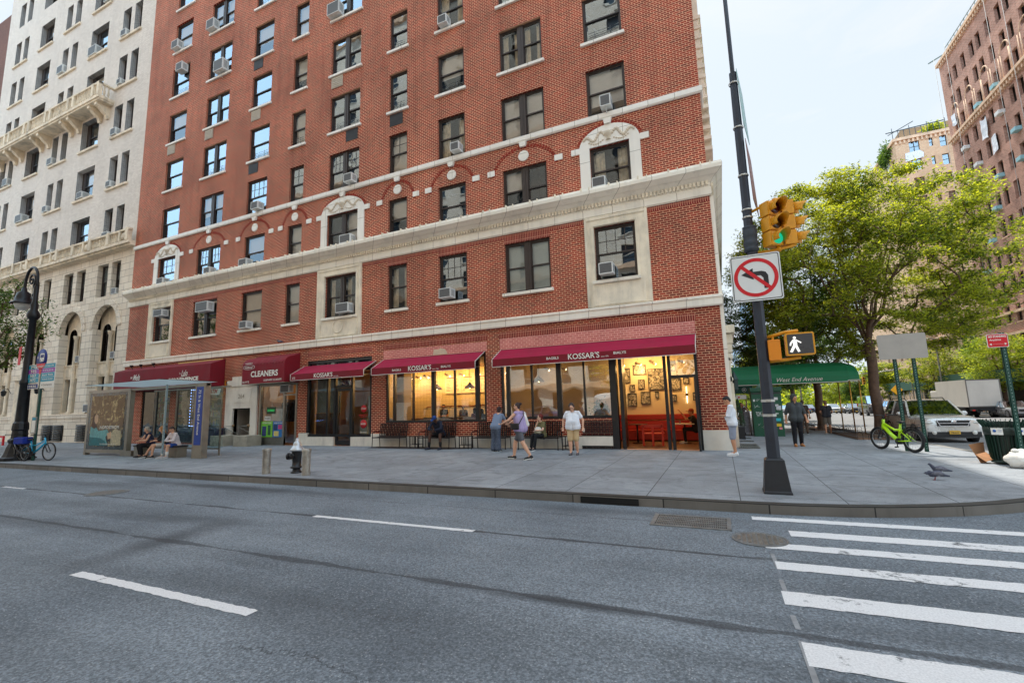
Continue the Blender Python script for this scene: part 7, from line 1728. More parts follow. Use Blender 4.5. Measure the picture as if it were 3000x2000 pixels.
for i, (y,z) in enumerate(((55.3,30.2),(53.3,34.0),(50.1,36.6),(49.0,33.1),(52.6,23.6),(47.3,29.0),(54.9,27.0),(50.9,26.4),(46.9,25.2),(56.7,33.5),(55.2,20.4),(57.1,17.2))):
    j = min(ys, key=lambda p: abs((p[0]+p[1])/2-y)); zz = min(zf, key=lambda q_: abs(q_-2.0-z))-2.0
    q = empty('air_conditioner', (30.9,j[0]+.5,zz), 'pale blue wrapped air conditioner number %s counting down the brown building across the avenue' % ORD[i], 'air conditioner', 'air conditioners on the brown building'); k = MB(); k.box(30.45,31.1,j[0]+.05,j[1]-.05,zz+.01,zz+.45); k.build('casing', BAC if i % 3 else ACW, q, bevel=.03)
# tan building beyond the cross street
TB = empty('tan_apartment_building', (38,95,-1.2), 'tan brick apartment building with roof terrace beyond the cross street', 'building')
hsx = []
for z in [42.6-3.3*q for q in range(12)]:
    for y in (81.5,84.6,88.2,91,94.5,98): hsx.append((y-.6,y+.6,z-1.9,z))
facadeX(TB, 31, 79.5, 112, -2, 45.6, hsx, TAN)
hsn = []
for z in [44.7-3.3*q for q in range(13)]: hsn += [(32.9,34.3,z-1.9,z),(35.6,36.1,z-1.5,z),(37.0,37.9,z-1.9,z),(39.5,41,z-1.9,z)]
k = MB(); holes_wall(k, 31, 60, -2, 45.6, hsn, 79.5, .3); k.quad((31,79.5,45.6),(60,79.5,45.6),(60,112,45.6),(31,112,45.6)); k.build('wall', TAN, TB)
k = MB(); k.box(31.8,31.9,80.3,111,0,45); k.box(31.8,60,80.3,80.4,0,45); k.build('interior_wall', DARKIN, TB)
for h in hsx[:36]: winX(TB, 31, h)
for h in hsn[:16]+hsn[-16:]:
    k = MB(); x0,x1,z0,z1 = h; k.box(x0,x0+.07,79.7,79.76,z0,z1); k.box(x1-.07,x1,79.7,79.76,z0,z1); k.box(x0,x1,79.7,79.76,(z0+z1)/2-.04,(z0+z1)/2+.04); k.box(x0,x1,79.7,79.76,z1-.07,z1); k.box(x0,x1,79.7,79.76,z0,z0+.07)
    if x1-x0 > 1.2: k.box((x0+x1)/2-.05,(x0+x1)/2+.05,79.69,79.77,z0,z1)
    w_ = k.build('window', FRAME, TB); k = MB(); k.quad((x0,79.74,z0),(x1,79.74,z0),(x1,79.74,z1),(x0,79.74,z1)); k.build('pane', PANE, w_)
k = MB(); k.box(30.7,60,79.2,79.5,45.2,45.7); k.box(30.7,31,79.5,112,45.2,45.7); 
x = 31
while x < 42: k.box(x,x+.25,79.3,79.5,44.6,45.2); x += .6
for z in (2.9,9.6): k.box(30.8,60,79.35,79.5,z,z+.35); k.box(30.8,31,79.5,112,z,z+.35)
k.build('stone_trim', TERR, TB)
k = MB(); k.box(33.5,60,84,108,45.6,49.2); k.build('penthouse', mat('dark_tan', srgb(150,124,96), .9, var=.15, scale=.6), TB)
k = MB()
for q in range(10): x = 30.9+q*.8; k.bar((x,79.6,45.7),(x,79.6,47.2+.6*(q % 3 == 0)),.07)
k.bar((30,79.6,47.1),(38,79.6,47.4),.12); k.bar((30.3,79.7,46.7),(34,79.7,48.4),.1); k.build('roof_frame', mat('dark_steel', srgb(44,60,70), .5), TB)
k = MB(); k.add([(32.1,79.42,41.2),(34.6,79.42,41.5),(34.7,79.42,42.3),(34.2,79.42,42.9),(32.2,79.42,42.7)],[(0,1,2,3,4)]); k.add([(30.9,82.0,40.3),(30.9,83.4,39.6),(30.9,84.2,42.8),(30.9,83.2,43.3)],[(0,1,2,3)]); k.build('plastic_sheeting', PL_, TB)
def leafclump(name, c, r, n, L, m, lab=None, seed=0):
    rg = np.random.RandomState(seed); p = rg.normal(0,.5,(n,3))*np.array(r)+np.array(c); ax = rg.normal(0,1,(n,3)); ax /= np.linalg.norm(ax,axis=1)[:,None]; s = np.cross(ax,rg.normal(0,1,(n,3))); s /= np.linalg.norm(s,axis=1)[:,None]
    V = np.stack([p-ax*L,p+s*L*.5,p+ax*L,p-s*L*.5],1).reshape(-1,3); me = bpy.data.meshes.new(name); me.from_pydata([tuple(v) for v in V],[],[(4*i,4*i+1,4*i+2,4*i+3) for i in range(n)]); me.materials.append(m); o = bpy.data.objects.new(name,me); COL.objects.link(o)
    if lab: tag(o, lab, 'plant')
    return o
leafclump('roof_terrace_shrub',(36.8,80.3,46.6),(1.4,.4,.9),500,.25,LEAF2,'yellow shrub on the roof terrace of the tan building',1)
leafclump('roof_terrace_creeper',(30.7,84,44.6),(.5,2.6,1.8),1600,.22,LEAF3,'dark creeper hanging from the corner of the roof terrace',2)
leafclump('wall_creeper',(30.6,64,6.0),(.6,2.2,3.4),1800,.2,LEAF3,'dark green creeper climbing by the box truck lamp post',3)
# lower tan wing with ground floor shops seen over the cars
LW = empty('tan_corner_wing', (33,72,-1), 'tan brick lower wing with dark windows behind the avenue lamp post', 'building')
hh2 = [(y-.6,y+.6,z-1.8,z) for z in (9.3,5.9,12.6,15.9) for y in (64.5,67,69.6,72,74)]
facadeX(LW, 31.2, 61.2, 75, -2, 19, hh2, TAN); k = MB(); k.quad((31.2,75,-2),(48,75,-2),(48,75,19),(31.2,75,19)); k.quad((31.2,61.2,19),(48,61.2,19),(48,75,19),(31.2,75,19)); k.build('side_wall', TAN, LW); k = MB(); k.box(31.9,32,61.4,74.8,-1,18); k.build('interior_wall', DARKIN, LW)
for h in hh2: winX(LW, 31.2, h)
k = MB(); k.box(30.9,31.2,61.2,75.1,9.9,10.2); k.box(30.9,31.2,61.2,75.1,3.2,3.6); k.build('stone_trim', TERR, LW)
# green sidewalk sheds
for (ya,yb_,z0,lab) in ((45,60,2.55,'green boarded pavement shed in front of the brown building'),(64,82,2.2,'further green pavement shed with white bundles on top')):
    t = empty('pavement_shed', (27.5,(ya+yb_)/2,gz(ya)), lab, 'scaffold shed', 'pavement sheds'); k = MB(); k.box(25.4,30.8,ya,yb_,z0,z0+1.25); k.build('parapet', mat('shed_green', srgb(54,96,78), .7, var=.15), t)
    k = MB(); y = ya
    while y < yb_: k.cyl((25.6,y,gz(y)),(25.6,y,z0),.06,n=6); k.cyl((30,y,gz(y)),(30,y,z0),.06,n=6); k.bar((25.6,y,gz(y)+.3),(25.6,min(yb_,y+2.4),z0),.04); y += 2.4
    k.bar((25.6,ya,z0-.7),(25.6,yb_,z0-.7),.05); k.build('scaffold_pole', ALU, t)
    k = MB(); k.box(30.7,30.8,ya,yb_,-1,z0); k.build('dark_backing', DARKIN, t)
t = empty('red_parasol', (27,49,0), 'red parasol on the pavement beside the box truck', 'parasol'); k = MB(); k.lathe((27.2,42.5,1.4),[(1.5,-.2),(1.2,.0),(.5,.3),(0,.45)],10,smooth=False); k.build('canopy', REDP, t); k = MB(); k.cyl((27.2,42.5,-.65),(27.2,42.5,1.8),.03,n=6); k.build('pole', ALU, t)
text('243 West', 1.6, .3, (25.35,53.5,2.0), LETTER, bpy.data.objects['pavement_shed'], facing='-X')
# distant towers
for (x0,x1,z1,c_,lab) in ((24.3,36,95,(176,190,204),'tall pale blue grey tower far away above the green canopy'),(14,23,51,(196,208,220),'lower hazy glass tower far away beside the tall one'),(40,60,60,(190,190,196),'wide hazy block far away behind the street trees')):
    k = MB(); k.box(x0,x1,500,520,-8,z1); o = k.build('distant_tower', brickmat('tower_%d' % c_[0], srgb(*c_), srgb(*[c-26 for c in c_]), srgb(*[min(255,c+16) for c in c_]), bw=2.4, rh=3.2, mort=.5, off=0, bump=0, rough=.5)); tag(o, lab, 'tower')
# avenue lamp posts and far signals
for i, (x,y,h) in enumerate(((24.4,56,9.0),(10.4,62,8))):
    t = empty('street_light', (x,y,gz(y)), ['slim grey avenue street light right of the grey sign','slim grey street light post far down the near pavement'][i], 'street light', 'avenue street lights'); k = MB(); k.lathe((x,y,gz(y)),[(.14,0),(.12,1),(.07,h)],8); k.build('shaft', ALU, t); k = MB(); k.tube([(x,y,gz(y)+h),(x-.4,y,gz(y)+h+.25),(x-1.3,y,gz(y)+h+.1)],.05,6); k.obox((x-1.5,y,gz(y)+h+.08),(.5,.2,.1)); k.build('lamp_arm', ALU, t)
for i,(x,y) in enumerate(((19.0,66),(11.5,66))):
    signal(x, y, 3.2, 0, None, ['far yellow signal hanging over the avenue beside the tree trunk','far yellow signal over the avenue left of the tree trunk'][i], 1.25, 'far traffic signals'); 
k = MB(); k.tube([(24.6,66.3,-1),(24.6,66.3,4.6),(23.5,66.3,5.2),(18.8,66.3,4.7)],.07,6); o = k.build('signal_mast', ALU); tag(o,'grey mast arm holding the far traffic signal','signal mast')
k = MB(); k.prism([(16.1,2.1),(16.62,2.65),(17.14,2.1),(16.62,1.55)],44,44.03); o = k.build('road_sign', mat('warning_yellow', srgb(250,180,20), .5)); tag(o,'yellow diamond warning sign above the far parked cars','road sign'); k = MB(); k.cyl((16.62,44.05,-.7),(16.62,44.05,2.6),.04,n=6); k.build('post', ALU, o)

# buildings behind the camera, seen mirrored in the windows
OBM = brickmat('opposite_cream_brick', srgb(250,242,228), srgb(238,226,206), srgb(214,202,184), bw=.42, rh=.16, mort=.02, tint=.1, dark=.2); 
OB = empty('cream_opposite_building', (-30,-42,0), 'cream apartment building across the street, mirrored in the windows', 'building')
xs = []
for q in range(17): xs.append((-64+q*4.2,-62.3+q*4.2))
hh3 = [(a,b,z,z+2.1) for z in [4.2+3.3*q for q in range(17)] for (a,b) in xs]
k = MB(); holes_wall(k, -66, 8, 0, 62, [(-h[1],-h[0],h[2],h[3]) for h in hh3] and [(h[0],h[1],h[2],h[3]) for h in hh3], 0, .3); k.v = [(v[0],-34.8-v[1],v[2]) for v in k.v]; k.f = [list(reversed(f)) for f in k.f]; k.build('wall', OBM, OB)
k = MB(); k.box(-66,8,-35.3,-35.2,0,62); k.build('window_glazing', mat('dark_blue_glazing', srgb(60,80,96), .1, var=.3, scale=.4), OB); k = MB(); 
for z in (3.4,16.8,36.6,61): k.box(-66,8,-34.8,-34.4,z,z+.5)
k.build('stone_trim', TERR, OB)
k = MB()
for h in hh3: k.box(h[0],h[1],-35.1,-35.05,h[2]+1.0,h[2]+1.06); k.box(h[0]-.1,h[1]+.1,-34.8,-34.7,h[2]-.14,h[2]-.02)
k.build('sash_bars', mat('white_sash', srgb(220,214,200), .6), OB)
k = MB(); k.box(-120,-67,-60,-34.8,0,22); o = k.build('low_opposite_building', TAN); tag(o,'low tan building across the street, mirrored in the left windows','building')
k = MB(); k.box(28,70,-70,-34.8,0,45); o = k.build('corner_opposite_building', TAN); tag(o,'tan building across the junction, mirrored in glass','building')

k = MB(); k.box(-30,-.6,26.5,70,-2,37); o = k.build('neighbouring_avenue_building', TAN); tag(o,'tan building further down the near side of the avenue','building')
k = MB(); 
for q in range(12): k.box(-60+q*5.2,-56.2+q*5.2,-34.79,-34.72,.3,3.2)
k.build('shop_glazing', mat('dark_shop_glazing', srgb(44,44,46), .15, var=.4, scale=.8), OB)
tree((-9.5,-28.2,0), 3.0, .18, (-9.5,-28.2,6.4), (3.4,2.6,3.0), 260, 36, .2, .32, LEAF1, 'street tree across the street, mirrored in the right shop window', seed=90, limbs=7, rmin=.02)
# ================================================================== vehicles
TYRE = mat('tyre_rubber', srgb(26,26,28), .85, var=.15); RIM = mat('alloy_rim', srgb(160,160,164), .3, metal=.8, var=.1)
CARGL = glassmat('car_glass', refl=.5, tint=(.28,.34,.34), wob=.004); HLG = mat('headlight_glass', srgb(206,204,196), .1, var=.1, spec=.9); TLG = mat('tail_light_red', srgb(170,14,16), .2, emit=(.6,.02,.02), estr=.25); CARB = mat('black_car_plastic', srgb(34,34,36), .6, var=.12)
def carpaint(n, c, met=.5): return mat('car_paint_'+n, srgb(*c), .28, metal=met, var=.04, scale=2, coat=.6)
def car(x, y, rz, col, lab, kind='suv', L=4.7, W=1.85, H=1.65, grp='cars on the avenue', detail=0, light_on=False):
    """front points to local -Y; body lofted through cross sections"""
    z = gz(y); t = empty('parked_car', (x,y,z-.146), lab, 'car', grp)
    M_ = Matrix.Translation((x,y,z-.146)) @ Matrix.Rotation(R(rz),4,'Z')
    def tr(mb): mb.v = [tuple(M_ @ Vector(v)) for v in mb.v]; return mb
    hw = W/2; h = H
    if kind == 'sedan': belt, hood, tail = .60*h, .56*h, .62*h; ro = [(-.5,0),(-.20,.94),(.0,1.0),(.22,.97),(.40,0)]; g0, g1 = -.20*L, .36*L
    elif kind == 'van': belt, hood, tail = .55*h, .5*h, .55*h; ro = []; g0, g1 = -.34*L, .49*L
    else: belt, hood, tail = .60*h, .585*h, .60*h; g0, g1 = -.20*L, .47*L
    st = [(-.5,.34,.52,.80),(-.485,.22,.565,.90),(-.45,.19,.60*1.0,.965),(-.36,.18,.615,.99),(-.22,.18,.62,1.0),(0,.18,.625,1.0),(.25,.18,.63,1.0),(.40,.2,.635,.99),(.47,.22,.63,.95),(.5,.32,.58,.86)]
    k = MB(); rings = []
    for (u, zb, zt, wf) in st:
        zt = zt*h; zb = zb*h*.62; w_ = hw*wf
        rings.append([(0,zt+.03),( w_*.55,zt+.025),(w_*.84,zt),(w_*.965,zt-.07*h),(w_*1.0,zt-.2*h),(w_*.995,zb+.16*h),(w_*.95,zb+.03*h),(w_*.8,zb),(0,zb)])
    n = len(rings[0]); vs = []
    for (s, rg_) in zip(st, rings):
        full = rg_ + [(-p[0],p[1]) for p in reversed(rg_[1:-1])]
        vs += [(p[0], s[0]*L, p[1]) for p in full]
    m = 2*n-2; fs = []
    for i in range(len(st)-1):
        for j in range(m): fs.append((i*m+j, (i+1)*m+j, (i+1)*m+(j+1) % m, i*m+(j+1) % m))
    fs.append(tuple(range(m))); fs.append(tuple(reversed(range((len(st)-1)*m,len(st)*m))))
    k.add(vs, fs, 0, True)
    P_ = carpaint('%d_%d_%d' % col, col, .3 if detail else .3)
    bd = tr(k).build('body', P_, t, recalc=True); md = bd.modifiers.new('s','SUBSURF'); md.levels = 1; md.render_levels = 1 if not detail else 2
    # greenhouse
    zb = .605*h; zt = h*.985; wb = hw*.93; wt = hw*.74
    if kind == 'sedan': sec = [(g0,zb,wb,zb),(g0+.17*L,zb,wt,zt-.02),(.06*L,zb,wt,zt),(g1-.16*L,zb,wt,zt-.05),(g1,zb,wb*.9,zb)]
    elif kind == 'van': sec = [(g0-.05*L,zb,wb,zb),(g0+.06*L,zb,hw*.88,zt-.03),(0,zb,hw*.9,zt),(g1-.02*L,zb,hw*.9,zt),(g1,zb,hw*.93,zb)]
    else: sec = [(g0,zb,wb,zb),(g0+.16*L,zb,wt,zt-.04),(.05*L,zb,wt*1.02,zt),(g1-.10*L,zb,wt,zt-.02),(g1,zb,wb*.96,zb)]
    # roof
    k = MB(); vs = []
    for (yy,_,w_,zz) in sec: vs += [(-w_,yy,zz),(-w_*.6,yy,zz+(.03 if zz > zb+.1 else 0)),(w_*.6,yy,zz+(.03 if zz > zb+.1 else 0)),(w_,yy,zz)]
    rf = [(4*i+j,4*i+j+1,4*i+j+5,4*i+j+4) for i in (1,2) for j in range(3)]
    k.add(vs, rf, 0, True)
    # pillars
    for s in (-1,1):
        for (a,b) in (((g0,wb,zb),(sec[1][0],sec[1][2],sec[1][3])),((g1,sec[4][2],zb),(sec[3][0],sec[3][2],sec[3][3])),((.03*L,wb,zb),(.04*L,wt,zt)),((.24*L,wb,zb),(.23*L,wt,zt-.02))):
            k.bar((s*a[1],a[0],a[2]),(s*b[1],b[0],b[2]),.07,.04)
        k.bar((s*wb,g0,zb),(s*wb,g1,zb),.05,.04)
    tr(k).build('roof', P_, t)
    k = MB()
    A, B = sec[0], sec[1]; k.quad((-wb*.97,A[0],zb),(wb*.97,A[0],zb),(B[2]*.97,B[0],B[3]+.0),(-B[2]*.97,B[0],B[3]+.0)); tr(k).build('windscreen', CARGL, t)
    k = MB(); A, B = sec[4], sec[3]; k.quad((A[2]*.95,A[0],zb),(-A[2]*.95,A[0],zb),(-B[2]*.95,B[0],B[3]),(B[2]*.95,B[0],B[3])); tr(k).build('rear_window', CARGL, t)
    for s in (-1,1):
        k = MB(); k.add([(s*wb,g0,zb),(s*wb,g1,zb),(s*sec[3][2],sec[3][0],sec[3][3]-.03),(s*sec[1][2],sec[1][0],sec[1][3]-.03)],[(0,1,2,3)]); tr(k).build('side_window', CARGL, t)
        k = MB(); k.ell((s*(hw+.1),g0+.1*L,zb+.08),(.12,.07,.09),10,6); k.bar((s*hw*.93,g0+.1*L,zb),(s*(hw+.05),g0+.1*L,zb+.04),.05); tr(k).build('mirror', P_, t)
    # wheels
    wr = .34 if kind != 'van' else .36
    for s in (-1,1):
        for yy in (-.315*L,.295*L):
            k = MB(); k.lathe((s*(hw-.235),yy,wr),[(.2,-.0*s),(wr,0),(wr+.01,.11*s),(wr-.01,.215*s),(wr*.66,.225*s)],22,axis='X'); w_ = tr(k).build('wheel', TYRE, t, recalc=True)
            k = MB(); k.lathe((s*(hw-.235),yy,wr),[(wr*.66,.225*s),(wr*.62,.19*s),(.0,.17*s)],22,axis='X')
            for q in range(7):
                a = 2*math.pi*q/7; k.bar((s*(hw-.03),yy,wr),(s*(hw-.015),yy+wr*.63*math.cos(a),wr+wr*.63*math.sin(a)),.045,.02,up=(1,0,0))
            tr(k).build('rim', RIM, w_)
            k = MB(); n = 14; pts = [(s*(hw+.0),yy+(wr+.065)*math.cos(math.pi*q/n),wr+(wr+.065)*math.sin(math.pi*q/n)) for q in range(n+1)]
            k.add([(p[0]+s*.004,p[1],p[2]) for p in pts]+[(s*(hw+.004),yy+(wr-.03)*math.cos(math.pi*q/n),wr+(wr-.03)*math.sin(math.pi*q/n)) for q in range(n+1)],[(q,q+1,n+2+q,n+1+q) for q in range(n)]); tr(k).build('wheel_arch', CARB, t)
    # lights, grille, bumper, plate
    for s in (-1,1):
        k = MB(); k.ell((s*hw*.70,-.478*L,.47*h),(.2,.1,.075),14,8); tr(k).build('headlight', HLG, t)
        k = MB()
        if kind in ('suv','van'): k.box(s*hw*.72,s*hw*.96,.472*L,.492*L,.42*h,.62*h)
        else: k.box(s*hw*.5,s*hw*.93,.478*L,.497*L,.48*h,.58*h)
        tr(k).build('tail_light', TLG, t)
    k = MB(); k.box(-hw*.5,hw*.5,-.508*L,-.49*L,.40*h,.52*h); k.box(-hw*.82,hw*.82,-.502*L,-.47*L,.15*h,.27*h); k.box(-hw*.85,hw*.85,.48*L,.505*L,.17*h,.28*h); tr(k).build('bumper_grille', CARB, t)
    k = MB(); k.box(-.16,.16,-.512*L,-.508*L,.22*h,.30*h); k.box(-.16,.16,.502*L,.507*L,.36*h,.43*h); pl = tr(k).build('number_plate', mat('plate_yellow', srgb(226,180,70), .5), t)
    if kind == 'suv':
        k = MB()
        for s in (-1,1): k.tube([(s*wt*.9,sec[1][0]+.1,zt-.02),(s*wt*.92,sec[1][0]+.3,zt+.07),(s*wt*.92,sec[3][0]-.2,zt+.07),(s*wt*.9,sec[3][0],zt)],.018,6)
        tr(k).build('roof_rail', CARB, t)
    if detail:
        CHR = mat('chrome', srgb(220,220,224), .12, metal=1, var=.02)
        k = MB(); k.bar((-hw*.52,-.512*L,.53*h),(hw*.52,-.512*L,.53*h),.03,.02); k.bar((-hw*.46,-.513*L,.465*h),(hw*.46,-.513*L,.465*h),.022,.02); k.bar((-hw*.52,-.512*L,.53*h),(-hw*.42,-.512*L,.40*h),.025,.02); k.bar((hw*.52,-.512*L,.53*h),(hw*.42,-.512*L,.40*h),.025,.02); k.bar((-hw*.42,-.512*L,.40*h),(hw*.42,-.512*L,.40*h),.025,.02); k.ell((0,-.515*L,.50*h),(.09,.012,.045),14,8); tr(k).build('chrome_trim', CHR, t)
        k = MB(); k.lathe((-hw*.62,-.505*L,.25*h),[(0,-.01),(.06,-.006),(.075,.01)],14,axis='Y'); k.lathe((hw*.62,-.505*L,.25*h),[(0,-.01),(.06,-.006),(.075,.01)],14,axis='Y'); tr(k).build('fog_lamp', HLG, t)
        k = MB(); k.tube([(-wb*.7,g0+.04,zb+.04),(.1,g0+.10,zb+.07)],.01,4); k.tube([(0,g0+.03,zb+.04),(wb*.75,g0+.1,zb+.07)],.01,4); tr(k).build('wiper', CARB, t)
        q = M_ @ Vector((-.125,-.5145*L,.235*h)); text('T98 KHC', .25, .06, tuple(q), mat('plate_navy', srgb(30,30,60), .6), pl, bold=.01)
        k = MB(); k.box(-hw*.6,hw*.6,g0+.25*L,g0+.25*L+.05,zb-.1,zb+.35); k.box(-hw*.75,hw*.75,g0+.02*L,g0+.1*L,zb-.12,zb-.02); tr(k).build('dashboard_and_seats', CARB, t)
    return t
car(7.72,8.6,0,(214,212,208),'silver beige estate car with roof rails parked at the near kerb behind the lime bicycle', L=4.8, W=1.9, H=1.68, detail=1)
car(18.5,51.5,0,(226,222,214),'white utility vehicle with dark glass, mid avenue left of the silver car roof', W=1.95, H=1.85, L=4.9)
car(17.6,58,0,(70,66,68),'tall dark grey van on the avenue behind the tree trunk', kind='van', L=5.6, W=2.0, H=2.6)
car(22.4,47,0,(60,60,66),'dark estate car partly hidden behind the silver beige car', L=4.7)
car(24.0,41.0,0,(150,152,156),'light grey hatchback at the far kerb right of the box truck', kind='sedan', L=4.4, H=1.5)
car(20.8,73,180,(206,206,204),'small white sedan far down the avenue beside the tree trunk', kind='sedan', H=1.45)
car(19.2,75.5,0,(40,42,48),'black estate car far down the avenue left of the small white sedan')
car(20.2,85,0,(36,34,36),'black car with red tail lights far down the avenue')
car(17.2,79.5,0,(222,220,214),'white crossover with red tail lights far down the avenue, behind the man in the cap')
car(13.6,84.5,180,(110,140,160),'blue grey car with headlights far down the avenue', kind='sedan')
car(11.0,90,180,(190,190,190),'pale car furthest left, far down the avenue')
car(15.5,92,0,(50,60,90),'dark blue car in the far middle of the avenue', kind='sedan')
car(23.2,92,0,(60,60,60),'dark car parked at the far kerb in the distance', kind='sedan')
car(-15.5,-24.6,90,(40,70,110),'dark blue car parked across the street, mirrored in the shop glass',L=4.6)
car(-22,-24.7,90,(190,190,186),'pale car parked across the street, mirrored in the shelter glass',L=4.6)
# white tanker-like van parked behind the camera, mirrored in the shop window
t = empty('parked_truck', (-5,-24.5,-.15), 'long white van parked across the street, mirrored in the right shop window', 'truck'); k = MB(); k.box(-10.5,-2.5,-25.6,-23.4,.45,2.5); k.build('body', mat('white_van_body', srgb(226,224,220), .35, var=.04), t, bevel=.35); k = MB()
for x in (-9,-4): k.cyl((x,-25.5,.3),(x,-23.5,.3),.45,n=18)
k.build('wheel', TYRE, t)
# box truck
x0, x1, ya, yb_ = 21.25, 23.75, 41.6, 48.5; z = gz(41.6); t = empty('box_truck', (22.5,45,z), 'white box truck seen from behind at the far side of the avenue', 'truck')
TW = mat('white_truck_panel', srgb(218,214,206), .5, var=.05, scale=1, grime=.2)
k = MB(); k.box(x0,x1,ya,yb_,z+.85,z+3.45); k.build('cargo_box', TW, t); k = MB(); f=.09
k.box(x0,x0+f,ya-.03,ya,z+.85,z+3.45); k.box(x1-f,x1,ya-.03,ya,z+.85,z+3.45); k.box(x0+f,x1-f,ya-.03,ya,z+3.36,z+3.45); k.box(x0+f,x1-f,ya-.03,ya,z+.85,z+.93); k.build('door_frame', mat('grey_truck_frame', srgb(120,116,110), .5), t)
k = MB(); k.box(x0+f,x1-f,ya-.012,ya,z+.93,z+3.36)
for q in range(1,9): k.box(x0+f,x1-f,ya-.016,ya-.012,z+.93+q*.27,z+.937+q*.27)
k.build('roller_door', TW, t)
k = MB(); k.box(x0+.1,x1-.1,ya-.3,ya+.1,z+.5,z+.62); k.box(x0+.3,x1-.3,ya,yb_+1.5,z+.5,z+.85); k.box(x0+.5,x0+.7,ya-.3,ya-.2,z+.35,z+.6); k.box(x1-.7,x1-.5,ya-.3,ya-.2,z+.35,z+.6); k.build('chassis', CARB, t)
k = MB(); k.box(x0+.1,x1-.1,yb_+.1,yb_+2,z+.5,z+2.5); k.build('cab', TW, t, bevel=.1)
for s, xx in ((0,x0+.05),(1,x1-.5)):
    for yy in (ya+1.2,yb_+1): k = MB(); k.cyl((xx,yy,z+.32),(xx+.45,yy,z+.32),.46,n=20); k.build('wheel', TYRE, t)
for xx in (x0+.12,x1-.32): k = MB(); k.box(xx,xx+.2,ya-.32,ya-.3,z+.5,z+.6); k.build('tail_light', TLG, t)

